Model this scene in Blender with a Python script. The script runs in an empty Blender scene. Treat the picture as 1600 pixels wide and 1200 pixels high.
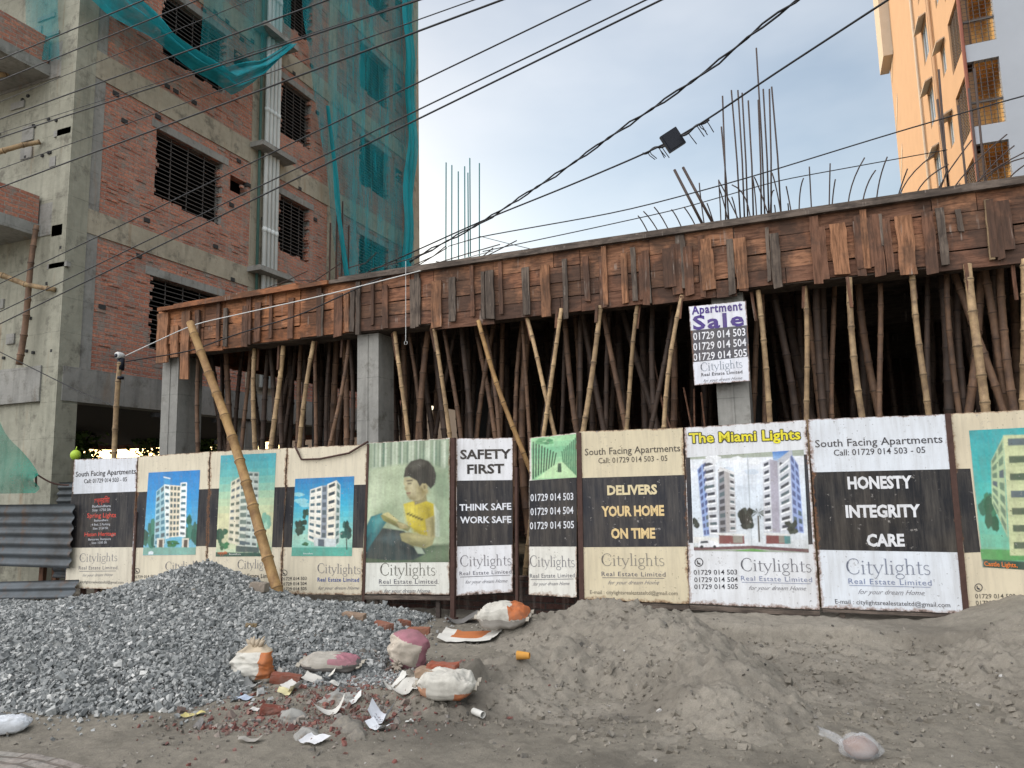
import bpy, math, random
import numpy as np
from math import sin, cos, pi, radians, hypot, atan2, sqrt, floor
from mathutils import Matrix, Vector

# ------------------------------------------------------------------ camera, world, sun, exposure
SC = bpy.context.scene
EYE = np.array([0.0, 0.0, 1.55]); FPX = 1149.0
YAW, PITCH, ROLL = radians(21.9), radians(7.6), radians(1.3)
_f = np.array([-sin(YAW)*cos(PITCH), cos(YAW)*cos(PITCH), sin(PITCH)])
_r = np.array([cos(YAW), sin(YAW), 0.0]); _u = np.cross(_r, _f)
CR = cos(ROLL)*_r - sin(ROLL)*_u; CU = cos(ROLL)*_u + sin(ROLL)*_r
cam_data = bpy.data.cameras.new("camera"); cam = bpy.data.objects.new("camera", cam_data)
SC.collection.objects.link(cam); SC.camera = cam
cam_data.sensor_width = 36; cam_data.lens = FPX/1600*36
cam_data.clip_start = 0.05; cam_data.clip_end = 3000
cam.matrix_world = Matrix(((CR[0], CU[0], -_f[0], EYE[0]), (CR[1], CU[1], -_f[1], EYE[1]), (CR[2], CU[2], -_f[2], EYE[2]), (0, 0, 0, 1)))

SUN_TO = np.array([-1.0, 0.62, 0.0]); SUN_TO /= np.linalg.norm(SUN_TO); SUN_EL = radians(15)
world = bpy.data.worlds.new("World"); SC.world = world; world.use_nodes = True
wt = world.node_tree; wt.nodes.clear()
wo = wt.nodes.new('ShaderNodeOutputWorld'); wb = wt.nodes.new('ShaderNodeBackground')
sky = wt.nodes.new('ShaderNodeTexSky'); sky.sky_type = 'NISHITA'; sky.sun_disc = False
sky.sun_elevation = SUN_EL; sky.sun_rotation = atan2(SUN_TO[0], SUN_TO[1]); sky.altitude = 20
sky.air_density = 1.2; sky.dust_density = 2.0; sky.ozone_density = 1.2
# thin high cloud veil mixed into the sky
tc = wt.nodes.new('ShaderNodeTexCoord'); mp = wt.nodes.new('ShaderNodeMapping'); mp.inputs['Scale'].default_value = (1.6, 1.6, 4.0)
nz = wt.nodes.new('ShaderNodeTexNoise'); nz.inputs['Scale'].default_value = 1.3; nz.inputs['Detail'].default_value = 5
rp = wt.nodes.new('ShaderNodeMapRange'); rp.inputs[1].default_value = 0.42; rp.inputs[2].default_value = 0.75; rp.inputs[3].default_value = 0.10; rp.inputs[4].default_value = 0.34
mx = wt.nodes.new('ShaderNodeMix'); mx.data_type = 'RGBA'; mx.inputs[7].default_value = (7.6, 7.45, 7.3, 1)
wt.links.new(tc.outputs['Generated'], mp.inputs[0]); wt.links.new(mp.outputs[0], nz.inputs['Vector']); wt.links.new(nz.outputs[0], rp.inputs[0])
wt.links.new(rp.outputs[0], mx.inputs[0]); wt.links.new(sky.outputs[0], mx.inputs[6]); 
vd = wt.nodes.new('ShaderNodeVectorMath'); vd.operation = 'DOT_PRODUCT'; vd.inputs[1].default_value = (-0.34, -0.66, 0.67)   # added bright patch of sky behind the camera, lifting the shaded street
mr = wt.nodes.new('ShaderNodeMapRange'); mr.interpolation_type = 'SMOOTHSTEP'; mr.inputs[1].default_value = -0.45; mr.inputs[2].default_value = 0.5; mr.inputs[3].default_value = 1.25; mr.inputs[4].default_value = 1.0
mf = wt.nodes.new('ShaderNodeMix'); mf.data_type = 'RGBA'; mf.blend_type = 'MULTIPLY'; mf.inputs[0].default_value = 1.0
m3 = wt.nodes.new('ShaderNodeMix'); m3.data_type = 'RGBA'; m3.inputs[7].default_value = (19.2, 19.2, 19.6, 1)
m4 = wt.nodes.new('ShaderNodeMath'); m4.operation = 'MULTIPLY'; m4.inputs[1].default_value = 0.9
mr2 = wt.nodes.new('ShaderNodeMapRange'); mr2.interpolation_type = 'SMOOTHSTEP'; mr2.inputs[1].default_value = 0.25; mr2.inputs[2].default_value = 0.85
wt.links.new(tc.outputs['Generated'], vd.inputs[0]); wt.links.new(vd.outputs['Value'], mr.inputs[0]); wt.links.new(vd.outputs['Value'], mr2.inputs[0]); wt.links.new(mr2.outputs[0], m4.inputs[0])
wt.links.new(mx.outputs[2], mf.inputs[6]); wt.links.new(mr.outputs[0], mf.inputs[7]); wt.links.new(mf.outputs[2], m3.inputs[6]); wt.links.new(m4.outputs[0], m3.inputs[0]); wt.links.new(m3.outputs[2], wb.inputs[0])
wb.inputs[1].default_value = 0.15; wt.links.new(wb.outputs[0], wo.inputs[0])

sun_d = bpy.data.lights.new("sun", 'SUN'); sun_d.energy = 2.0; sun_d.angle = radians(0.5); sun_d.color = (1.0, 0.80, 0.57)
sun_o = bpy.data.objects.new("sun", sun_d); SC.collection.objects.link(sun_o); sun_o.location = (-30, 20, 40)
sdir = Vector((SUN_TO[0]*cos(SUN_EL), SUN_TO[1]*cos(SUN_EL), sin(SUN_EL)))
sun_o.rotation_euler = sdir.to_track_quat('Z', 'Y').to_euler()
SC.view_settings.view_transform = 'Standard'; SC.view_settings.look = 'None'
SC.view_settings.exposure = 0.08; SC.view_settings.gamma = 1; SC.view_settings.use_curve_mapping = False
SC.cycles.max_bounces = 6; SC.cycles.transparent_max_bounces = 16

# ------------------------------------------------------------------ rays from photo measurements onto real planes
def ray(x, y): return _f + CR*(x-800)/FPX + CU*(600-y)/FPX
def ony(x, y, Y): d = ray(x, y); return EYE + d*(Y/d[1])
def onx(x, y, X): d = ray(x, y); return EYE + d*(X/d[0])
def onz(x, y, Z=0.0): d = ray(x, y); return EYE + d*((Z-EYE[2])/d[2])
FN = np.array([0.037, -1.0, 0.0]); FN /= np.linalg.norm(FN); FD = np.array([-FN[1], FN[0], 0.0]); FP = np.array([0, 8.0, 0.0])
def onf(x, y, off=0.0):            # onto the hoarding line
    d = ray(x, y); P = FP + FN*off; return EYE + d*(((P-EYE) @ FN)/(d @ FN))

# ------------------------------------------------------------------ helpers
def lin(c):
    if isinstance(c, str):
        c = c.lstrip('#'); c = [int(c[i:i+2], 16)/255 for i in (0, 2, 4)]
    return tuple(((v/12.92) if v <= 0.04045 else ((v+0.055)/1.055)**2.4) for v in c[:3])
def vnoise(x, y, seed=0):
    x = np.asarray(x, float); y = np.asarray(y, float)
    xi = np.floor(x).astype(np.int64); yi = np.floor(y).astype(np.int64); xf = x-xi; yf = y-yi
    xf = xf*xf*(3-2*xf); yf = yf*yf*(3-2*yf)
    def h(a, b):
        n = (a*374761393 + b*668265263 + seed*1274126177) & 0x7fffffff
        n = ((n ^ (n >> 13))*1103515245) & 0x7fffffff
        n = ((n ^ (n >> 16))*69069) & 0x7fffffff
        return (n & 0xffff)/65535.0
    a = h(xi, yi)*(1-xf)+h(xi+1, yi)*xf; b = h(xi, yi+1)*(1-xf)+h(xi+1, yi+1)*xf
    return a*(1-yf)+b*yf
def fbm(x, y, s, oct=4, seed=0, gain=0.5):
    r = 0; a = 1; t = 0
    for i in range(oct):
        r = r + a*(vnoise(x*s, y*s, seed+i*17)-0.5); t += a; a *= gain; s *= 2.03
    return r/t
def sstep(a, b, x):
    t = np.clip((x-a)/(b-a), 0, 1); return t*t*(3-2*t)

class MB:
    def __init__(s): s.v = []; s.f = []; s.c = []; s.uv = []; s.mi = []
    def add(s, vs, fs, col=None, uvs=None, mi=0):
        b = len(s.v); s.v.extend([tuple(p) for p in vs]); s.f.extend([tuple(i+b for i in f) for f in fs])
        s.c.extend([col or (0.5, 0.5, 0.5)]*len(fs)); s.mi.extend([mi]*len(fs))
        s.uv.extend(uvs if uvs is not None else [(0, 0)]*len(vs)); return s
    def box(s, lo, hi, col=None, mi=0):
        x0, y0, z0 = lo; x1, y1, z1 = hi
        vs = [(x0,y0,z0),(x1,y0,z0),(x1,y1,z0),(x0,y1,z0),(x0,y0,z1),(x1,y0,z1),(x1,y1,z1),(x0,y1,z1)]
        return s.add(vs, [(0,3,2,1),(4,5,6,7),(0,1,5,4),(1,2,6,5),(2,3,7,6),(3,0,4,7)], col, None, mi)
    def obox(s, o, ax, ay, az, col=None, mi=0):      # oriented box: corner o and three edge vectors
        o, ax, ay, az = map(lambda q: np.asarray(q, float), (o, ax, ay, az))
        vs = [o, o+ax, o+ax+ay, o+ay, o+az, o+ax+az, o+ax+ay+az, o+ay+az]
        fs = [(0,3,2,1),(4,5,6,7),(0,1,5,4),(1,2,6,5),(2,3,7,6),(3,0,4,7)]
        if np.dot(np.cross(ax, ay), az) < 0: fs = [f[::-1] for f in fs]
        return s.add(vs, fs, col, None, mi)
    def quad(s, a, b, c, d, col=None, mi=0): return s.add([a, b, c, d], [(0, 1, 2, 3)], col, None, mi)
    def tube(s, path, rad, n=8, col=None, cap=True, mi=0):
        P = np.asarray(path, float); m = len(P); R = np.full(m, rad) if np.isscalar(rad) else np.asarray(rad, float)
        T = np.gradient(P, axis=0); T /= np.linalg.norm(T, axis=1)[:, None]+1e-12
        ref = np.array([0, 0, 1.0]) if abs(T[m//2][2]) < 0.9 else np.array([1.0, 0, 0])
        vs = []
        for i in range(m):
            a = np.cross(T[i], ref); a /= np.linalg.norm(a)+1e-12; b = np.cross(T[i], a)
            for k in range(n):
                t = 2*pi*k/n; vs.append(P[i]+R[i]*(cos(t)*a+sin(t)*b))
        fs = []
        for i in range(m-1):
            for k in range(n):
                k2 = (k+1) % n; fs.append((i*n+k, (i+1)*n+k, (i+1)*n+k2, i*n+k2))
        if cap: fs.append(tuple(range(n))); fs.append(tuple(range((m-1)*n, m*n))[::-1])
        return s.add(vs, fs, col, None, mi)
    def grid(s, G, col=None, flip=False, colf=None):          # G (a,b,3)
        G = np.asarray(G, float); a, b = G.shape[:2]; base = len(s.v)
        s.v.extend(map(tuple, G.reshape(-1, 3))); s.uv.extend([(j/(b-1), i/(a-1)) for i in range(a) for j in range(b)])
        for i in range(a-1):
            for j in range(b-1):
                q = (base+i*b+j, base+i*b+j+1, base+(i+1)*b+j+1, base+(i+1)*b+j)
                s.f.append(q[::-1] if flip else q); s.mi.append(0)
                s.c.append(colf(i/(a-1), j/(b-1)) if colf else (col or (0.5, 0.5, 0.5)))
        return s
    def build(s, name, mat, parent=None, smooth=False, loc=None):
        o0 = np.array(loc if loc is not None else (0, 0, 0), float); q = parent
        while q is not None and loc is None: o0 = o0+np.array(q.location[:]); q = q.parent
        me = bpy.data.meshes.new(name)
        V = np.array(s.v, float).reshape(-1, 3)-o0
        me.from_pydata(V.tolist(), [], s.f)
        mats = mat if isinstance(mat, (list, tuple)) else [mat]
        for m in mats: me.materials.append(m)
        if len(mats) > 1: me.polygons.foreach_set('material_index', s.mi)
        at = me.attributes.new('Col', 'FLOAT_COLOR', 'FACE')
        C = np.ones((len(s.f), 4), np.float32); C[:, :3] = np.array(s.c, np.float32).reshape(-1, 3)
        at.data.foreach_set('color', C.ravel())
        au = me.attributes.new('puv', 'FLOAT2', 'POINT'); au.data.foreach_set('vector', np.array(s.uv, np.float32).ravel())
        if smooth: me.polygons.foreach_set('use_smooth', [True]*len(s.f))
        me.update()
        ob = bpy.data.objects.new(name, me); SC.collection.objects.link(ob)
        if parent is not None: ob.parent = parent
        else: ob.location = o0
        return ob
def fast_mesh(name, V, F, mat, parent=None, smooth=False):    # numpy triangles / quads
    me = bpy.data.meshes.new(name); n = F.shape[1]
    me.vertices.add(len(V)); me.vertices.foreach_set('co', np.asarray(V, np.float32).ravel())
    me.loops.add(F.size); me.loops.foreach_set('vertex_index', F.astype(np.int32).ravel())
    me.polygons.add(len(F)); me.polygons.foreach_set('loop_start', np.arange(0, F.size, n, dtype=np.int32))
    me.polygons.foreach_set('use_smooth', np.full(len(F), smooth))
    me.materials.append(mat); me.update(calc_edges=True); me.validate()
    ob = bpy.data.objects.new(name, me); SC.collection.objects.link(ob)
    if parent is not None: ob.parent = parent
    return ob
def thing(name, label, cat, loc=(0, 0, 0), group=None):
    o = bpy.data.objects.new(name, None); SC.collection.objects.link(o); o.location = [float(q) for q in loc]
    o.empty_display_size = 0.1
    return tag(o, label, cat, group)
def tag(o, label, cat, group=None, kind=None):
    if label: o['label'] = label
    if cat: o['category'] = cat
    if group: o['group'] = group
    if kind: o['kind'] = kind
    return o

# ------------------------------------------------------------------ materials
class NT:
    def __init__(s, name):
        s.m = bpy.data.materials.new(name); s.m.use_nodes = True; s.t = s.m.node_tree; s.t.nodes.clear()
        s.out = s.n('ShaderNodeOutputMaterial'); s.b = s.n('ShaderNodeBsdfPrincipled'); s.l(s.b.outputs[0], s.out.inputs[0])
        s.b.inputs['Specular IOR Level'].default_value = 0.3
    def n(s, t, **k):
        x = s.t.nodes.new(t)
        for a, v in k.items(): setattr(x, a, v)
        return x
    def l(s, a, b): s.t.links.new(a, b)
    def coord(s, swz=None, scale=(1, 1, 1)):
        tc = s.n('ShaderNodeTexCoord'); o = tc.outputs['Object']
        if swz:
            sp = s.n('ShaderNodeSeparateXYZ'); cb = s.n('ShaderNodeCombineXYZ'); s.l(o, sp.inputs[0])
            for i, k in enumerate(swz):
                if k in 'XYZ': s.l(sp.outputs['XYZ'.index(k)], cb.inputs[i])
            o = cb.outputs[0]
        mp = s.n('ShaderNodeMapping'); mp.inputs['Scale'].default_value = scale; s.l(o, mp.inputs[0]); return mp.outputs[0]
    def noise(s, vec, sc, det=4, rough=0.6, dist=0.0):
        x = s.n('ShaderNodeTexNoise'); x.inputs['Scale'].default_value = sc; x.inputs['Detail'].default_value = det
        x.inputs['Roughness'].default_value = rough; x.inputs['Distortion'].default_value = dist
        if vec is not None: s.l(vec, x.inputs['Vector'])
        return x.outputs[0]
    def ramp(s, fac, stops):
        x = s.n('ShaderNodeValToRGB'); e = x.color_ramp.elements
        while len(e) < len(stops): e.new(0.5)
        for i, (p, c) in enumerate(stops):
            e[i].position = p; e[i].color = (*c, 1) if not np.isscalar(c) else (c, c, c, 1)
        s.l(fac, x.inputs[0]); return x.outputs[0]
    def mix(s, fac, a, b, mode='MIX'):
        x = s.n('ShaderNodeMix', data_type='RGBA', blend_type=mode)
        for v, i in ((fac, 0), (a, 6), (b, 7)):
            if hasattr(v, 'is_linked'): s.l(v, x.inputs[i])
            elif np.isscalar(v): x.inputs[i].default_value = v
            else: x.inputs[i].default_value = (*v, 1)
        return x.outputs[2]
    def math(s, op, a, b=None, c=None):
        x = s.n('ShaderNodeMath', operation=op)
        for i, v in enumerate((a, b, c)):
            if v is None: continue
            if hasattr(v, 'is_linked'): s.l(v, x.inputs[i])
            else: x.inputs[i].default_value = v
        return x.outputs[0]
    def attr(s, name):
        x = s.n('ShaderNodeAttribute', attribute_name=name); return x
    def island(s): return s.n('ShaderNodeNewGeometry').outputs['Random Per Island']
    def bump(s, h, strength=0.4, dist=0.02):
        x = s.n('ShaderNodeBump'); x.inputs['Strength'].default_value = strength; x.inputs['Distance'].default_value = dist
        s.l(h, x.inputs['Height']); s.l(x.outputs[0], s.b.inputs['Normal']); return x
    def base(s, c, rough=0.85):
        if hasattr(c, 'is_linked'): s.l(c, s.b.inputs['Base Color'])
        else: s.b.inputs['Base Color'].default_value = (*c, 1)
        s.b.inputs['Roughness'].default_value = rough; return s.m

def m_concrete(name, a, b, stain=0.35, swz='YZX'):
    t = NT(name); v = t.coord()
    n1 = t.noise(v, 0.9, 6, 0.7); n2 = t.noise(v, 9, 5, 0.65); n3 = t.noise(t.coord(None, (5, 5, 0.45)), 1.2, 4)
    c = t.ramp(n1, [(0.3, a), (0.72, b)])
    c = t.mix(t.ramp(n2, [(0.35, 0.0), (0.8, 0.35)]), c, tuple(q*0.55 for q in a))
    c = t.mix(t.ramp(n3, [(0.52, 0.0), (0.75, stain)]), c, tuple(q*0.35 for q in a))
    # faint joints of the shuttering panels
    br = t.n('ShaderNodeTexBrick'); t.l(t.coord('YZX' if swz == 'YZX' else 'XZY'), br.inputs[0]); br.inputs['Scale'].default_value = 1.0; br.inputs['Brick Width'].default_value = 1.3; br.inputs['Row Height'].default_value = 0.62
    br.inputs['Mortar Size'].default_value = 0.008; br.inputs['Mortar Smooth'].default_value = 0.6
    c = t.mix(t.math('MULTIPLY', br.outputs[1], t.ramp(n2, [(0.4, 0.1), (0.65, 0.6)])), c, tuple(q*0.35 for q in a))
    n5 = t.noise(v, 2.3, 6, 0.75); c = t.mix(t.ramp(n5, [(0.53, 0.0), (0.66, 0.7)]), c, (0.10, 0.09, 0.072)); rs = t.noise(t.coord(None, (2.2, 2.2, 0.25)), 1.6, 4); c = t.mix(t.ramp(rs, [(0.60, 0.0), (0.72, 0.45)]), c, (0.23, 0.13, 0.06))
    t.bump(n2, 0.5, 0.02)
    return t.base(c, 0.9)
def m_brick(name, swz, c1, c2, mortar, scale=1.0):
    t = NT(name); v0 = t.coord(swz); v = t.coord(swz)
    ds = t.n('ShaderNodeTexNoise'); ds.inputs['Scale'].default_value = 3.0; t.l(v0, ds.inputs[0])
    va = t.n('ShaderNodeVectorMath', operation='MULTIPLY_ADD'); t.l(ds.outputs[1], va.inputs[0]); va.inputs[1].default_value = (0.06, 0.05, 0); t.l(v0, va.inputs[2])
    b = t.n('ShaderNodeTexBrick'); t.l(va.outputs[0], b.inputs[0])
    b.inputs['Color1'].default_value = (*c1, 1); b.inputs['Color2'].default_value = (*c2, 1); b.inputs['Mortar'].default_value = (*mortar, 1)
    b.inputs['Scale'].default_value = scale; b.inputs['Mortar Size'].default_value = 0.011; b.inputs['Mortar Smooth'].default_value = 0.3
    b.inputs['Bias'].default_value = -0.1; b.inputs['Brick Width'].default_value = 0.25; b.inputs['Row Height'].default_value = 0.078
    n1 = t.noise(v, 1.1, 5, 0.65); n2 = t.noise(v, 22, 4, 0.7); n3 = t.noise(v, 3.1, 6, 0.7)
    c = t.mix(t.ramp(n2, [(0.35, 0.0), (0.70, 0.75)]), b.outputs[0], tuple(q*0.38 for q in c1))
    c = t.mix(t.ramp(n3, [(0.52, 0.0), (0.62, 0.9)]), c, tuple(q*0.72 for q in mortar))
    c = t.mix(t.ramp(n1, [(0.48, 0.0), (0.75, 0.45)]), c, (0.19, 0.13, 0.105))
    ru = t.noise(t.coord(swz, (7, 0.5, 1)), 1.0, 4); c = t.mix(t.ramp(ru, [(0.52, 0.0), (0.72, 0.5)]), c, (0.36, 0.30, 0.26))
    c = t.mix(t.ramp(t.noise(v, 55, 3), [(0.66, 0.0), (0.72, 0.7)]), c, (0.42, 0.36, 0.31))
    t.bump(t.math('ADD', t.math('MULTIPLY', b.outputs[1], -0.6), t.math('MULTIPLY', n2, 0.5)), 0.9, 0.03)
    return t.base(c, 0.92)
def m_wood(name, cols, dark=0.5, grain=(2, 2, 14)):
    t = NT(name); v = t.coord(None, grain); r = t.island()
    c = t.ramp(r, [(i/(len(cols)-1) if len(cols) > 1 else 0, q) for i, q in enumerate(cols)])
    g = t.noise(v, 2.2, 6, 0.7, 0.4); c = t.mix(t.ramp(g, [(0.38, 0.8), (0.58, 0.0)]), c, tuple(q*0.3 for q in cols[0]))
    st = t.noise(t.coord(), 1.35, 5, 0.65); c = t.mix(t.ramp(st, [(0.47, 0.0), (0.56, dark)]), c, (0.035, 0.026, 0.021))
    dr = t.noise(t.coord(None, (26, 26, 1.2)), 1.0, 3); pl = t.noise(t.coord(), 3.3, 4)
    c = t.mix(t.math('MULTIPLY', t.ramp(dr, [(0.6, 0.0), (0.68, 0.55)]), t.ramp(pl, [(0.5, 0.0), (0.6, 1.0)])), c, (0.33, 0.28, 0.24))
    t.bump(g, 0.5, 0.01); return t.base(c, 0.85)
def m_bamboo(name, a, b, dirt):
    t = NT(name); n = t.noise(t.coord(None, (8, 8, 1.3)), 2.2, 5, 0.7); n2 = t.noise(t.coord(), 7, 5, 0.7)
    c = t.ramp(n, [(0.35, a), (0.65, b)]); c = t.mix(t.ramp(n2, [(0.42, 0.0), (0.68, 0.85)]), c, dirt); c = t.mix(t.ramp(t.noise(t.coord(), 1.7, 4), [(0.45, 0.0), (0.7, 0.55)]), c, dirt)
    u = t.attr('Col').outputs[0]; c = t.mix(1.0, c, u, 'MULTIPLY')
    t.bump(n2, 0.3, 0.006); return t.base(c, 0.65)
def m_plain(name, c, rough=0.7, metal=0.0, var=0.3, sc=6):
    t = NT(name); n = t.noise(t.coord(), sc, 4); t.b.inputs['Metallic'].default_value = metal
    col = t.mix(t.ramp(n, [(0.3, var), (0.7, 0.0)]), c, tuple(q*0.45 for q in c)); t.bump(n, 0.15, 0.01); return t.base(col, rough)
def m_col(name, rough=0.7, dirt=0.4, dcol=(0.09, 0.075, 0.06), sc=5):
    t = NT(name); n = t.noise(t.coord(), sc, 6, 0.7); c = t.mix(t.ramp(n, [(0.45, 0.0), (0.75, dirt)]), t.attr('Col').outputs[0], dcol)
    t.bump(n, 0.2, 0.01); return t.base(c, rough)
def m_print(name):
    t = NT(name); col = t.attr('Col').outputs[0]; uv = t.attr('puv').outputs['Vector']; v = t.coord()
    sp = t.n('ShaderNodeSeparateXYZ'); t.l(uv, sp.inputs[0]); U, Vv = sp.outputs[0], sp.outputs[1]
    eu = t.math('MINIMUM', U, t.math('SUBTRACT', 1.0, U)); ev = t.math('MINIMUM', Vv, t.math('MULTIPLY', t.math('SUBTRACT', 1.0, Vv), 2.5))
    e = t.math('MINIMUM', eu, t.math('MULTIPLY', ev, 1.3))
    n = t.noise(v, 6.5, 7, 0.72); n2 = t.noise(t.coord(None, (9, 9, 0.8)), 2.0, 5, 0.7); n3 = t.noise(v, 26, 5, 0.7); n4 = t.noise(v, 1.4, 4)
    # grime film, faint runs
    c = t.mix(t.ramp(n2, [(0.42, 0.0), (0.8, 0.36)]), col, (0.20, 0.175, 0.145))
    c = t.mix(t.ramp(n4, [(0.4, 0.0), (0.75, 0.16)]), c, (0.25, 0.19, 0.12))
    # rust creeping from the edges
    k = t.math('SUBTRACT', t.math('ADD', n, t.math('MULTIPLY', n3, 0.25)), t.math('MULTIPLY', e, 8.5))
    c = t.mix(t.ramp(k, [(0.42, 0.0), (0.60, 0.75)]), c, (0.20, 0.085, 0.03))
    c = t.mix(t.ramp(k, [(0.58, 0.0), (0.66, 0.9)]), c, (0.03, 0.02, 0.016))
    # scuffs where the print has flaked
    sc = t.math('MULTIPLY', t.ramp(n3, [(0.62, 0.0), (0.67, 1.0)]), t.ramp(n, [(0.55, 0.0), (0.62, 0.75)]))
    c = t.mix(sc, c, (0.30, 0.28, 0.26))
    sc2 = t.math('MULTIPLY', t.ramp(t.noise(v, 40, 3), [(0.67, 0.0), (0.70, 1.0)]), t.ramp(n4, [(0.45, 0.0), (0.6, 0.8)]))
    c = t.mix(sc2, c, (0.06, 0.045, 0.035))
    t.bump(n4, 0.25, 0.06); return t.base(c, 0.55)
def m_net(name, col, lo, hi):
    t = NT(name); t.b.inputs['Roughness'].default_value = 0.9
    v = t.coord(None, (3.2, 3.2, 0.35)); n = t.noise(v, 1.0, 4, 0.6); n2 = t.noise(t.coord(), 1.1, 3)
    fine = t.noise(t.coord(), 55, 2)
    f = t.math('ADD', t.ramp(n, [(0.38, lo), (0.62, hi)]), t.math('MULTIPLY', t.math('SUBTRACT', fine, 0.5), 0.25))
    c = t.mix(t.ramp(n2, [(0.35, 0.0), (0.7, 0.5)]), col, tuple(q*0.6 for q in col))
    t.base(c, 0.9); tr = t.n('ShaderNodeBsdfTransparent'); ms = t.n('ShaderNodeMixShader')
    tl = t.n('ShaderNodeBsdfTranslucent'); t.l(c, tl.inputs[0]); m2 = t.n('ShaderNodeMixShader'); m2.inputs[0].default_value = 0.35
    t.l(t.b.outputs[0], m2.inputs[1]); t.l(tl.outputs[0], m2.inputs[2])
    t.l(f, ms.inputs[0]); t.l(tr.outputs[0], ms.inputs[1]); t.l(m2.outputs[0], ms.inputs[2]); t.l(ms.outputs[0], t.out.inputs[0]); return t.m
def m_sand(name, a, b, damp):
    t = NT(name); v = t.coord(); n1 = t.noise(v, 1.3, 6, 0.65); n2 = t.noise(v, 14, 6, 0.7); n3 = t.noise(v, 130, 3, 0.8)
    c = t.ramp(n1, [(0.33, a), (0.68, b)])
    c = t.mix(t.ramp(n2, [(0.46, 0.0), (0.72, 0.55)]), c, damp)
    c = t.mix(t.ramp(t.noise(v, 0.75, 5, 0.6, 0.6), [(0.50, 0.0), (0.62, 0.6)]), c, damp)
    c = t.mix(t.ramp(n3, [(0.35, 0.35), (0.65, 0.0)]), c, tuple(q*0.45 for q in a))
    c = t.mix(t.ramp(t.noise(v, 60, 2), [(0.70, 0.0), (0.74, 0.5)]), c, (0.5, 0.47, 0.42))
    t.bump(t.math('ADD', t.math('MULTIPLY', n2, 0.7), t.math('MULTIPLY', n3, 0.35)), 0.8, 0.03); return t.base(c, 0.95)
def m_stone(name, stops):
    t = NT(name); c = t.ramp(t.island(), stops); n = t.noise(t.coord(), 40, 4)
    c = t.mix(t.ramp(n, [(0.35, 0.45), (0.65, 0.0)]), c, (0.05, 0.055, 0.06)); return t.base(c, 0.8)

M = {}
M['conc'] = m_concrete('grey concrete', (0.22, 0.215, 0.20), (0.34, 0.33, 0.30), 0.45)
M['conc_pale'] = m_concrete('pale plaster concrete', (0.25, 0.243, 0.19), (0.38, 0.368, 0.295), 0.45, 'XZY')
M['conc_tan'] = m_concrete('tan beam concrete', (0.32, 0.28, 0.21), (0.44, 0.39, 0.30), 0.4)
M['brick_side'] = m_brick('red brick side', 'YZX', (0.60, 0.255, 0.165), (0.36, 0.135, 0.095), (0.37, 0.325, 0.28))
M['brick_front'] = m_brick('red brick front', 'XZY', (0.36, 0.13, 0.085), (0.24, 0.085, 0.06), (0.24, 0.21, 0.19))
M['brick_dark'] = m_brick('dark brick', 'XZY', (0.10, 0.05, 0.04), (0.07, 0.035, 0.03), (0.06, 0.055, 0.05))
M['dark'] = m_plain('dark interior shade', (0.045, 0.045, 0.045), 0.95)  # near-black, standing in for shade in wall holes and deep inside
M['grille'] = m_plain('grille iron', (0.085, 0.075, 0.07), 0.7, 0.0)
M['rebar'] = m_plain('rebar steel', (0.075, 0.055, 0.048), 0.55, 0.5)
M['rebar_teal'] = m_plain('coated rebar', (0.04, 0.17, 0.17), 0.6, 0.2)
M['rust'] = m_plain('rusted iron', (0.09, 0.05, 0.04), 0.8, 0.2, 0.6, 14)
M['cable'] = m_plain('black cable', (0.018, 0.018, 0.02), 0.5)
M['white_cable'] = m_plain('white cable', (0.62, 0.62, 0.60), 0.5)
M['pipe'] = m_plain('white pvc pipe', (0.66, 0.68, 0.66), 0.4, 0, 0.25, 3)
M['pipe_green'] = m_plain('green pipe', (0.05, 0.12, 0.10), 0.5)
M['wood'] = m_wood('formwork timber', [(0.23, 0.10, 0.058), (0.31, 0.145, 0.08), (0.13, 0.068, 0.047), (0.38, 0.185, 0.10)], 0.66)
M['wood_orange'] = m_wood('orange formwork timber', [(0.36, 0.145, 0.06), (0.42, 0.18, 0.08), (0.24, 0.095, 0.045), (0.44, 0.20, 0.10)], 0.6)  # warm orange puts the sunlit look of the left end into the wood
M['wood_grey'] = m_wood('weathered timber', [(0.11, 0.09, 0.078), (0.16, 0.125, 0.10), (0.085, 0.068, 0.06)], 0.5)
M['batten'] = m_wood('batten timber', [(0.21, 0.10, 0.058), (0.36, 0.165, 0.078), (0.12, 0.066, 0.047), (0.29, 0.13, 0.065), (0.22, 0.135, 0.09)], 0.6, (15, 15, 1.6))
M['batten_orange'] = m_wood('orange batten timber', [(0.28, 0.125, 0.062), (0.35, 0.17, 0.088), (0.22, 0.105, 0.06)], 0.5, (15, 15, 1.6))
M['batten_grey'] = m_wood('grey batten timber', [(0.11, 0.09, 0.078), (0.17, 0.13, 0.10), (0.085, 0.068, 0.06)], 0.5, (15, 15, 1.6))
M['bam_pale'] = m_bamboo('pale bamboo', (0.46, 0.31, 0.165), (0.58, 0.415, 0.235), (0.15, 0.095, 0.06))
M['bam_gold'] = m_bamboo('golden bamboo', (0.42, 0.25, 0.095), (0.52, 0.33, 0.14), (0.22, 0.115, 0.05))
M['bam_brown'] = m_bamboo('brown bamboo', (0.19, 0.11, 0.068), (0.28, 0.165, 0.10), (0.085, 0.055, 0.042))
M['bam_dark'] = m_bamboo('dark bamboo', (0.075, 0.05, 0.038), (0.125, 0.082, 0.06), (0.05, 0.036, 0.03))  # dark brown, darkened further to stand in for shade under the slab
M['print'] = m_print('printed sheet')
M['netbig'] = m_net('teal net', (0.018, 0.42, 0.49), 0.22, 0.60)
M['netthin'] = m_net('thin teal net', (0.02, 0.33, 0.36), 0.28, 0.5)
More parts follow.
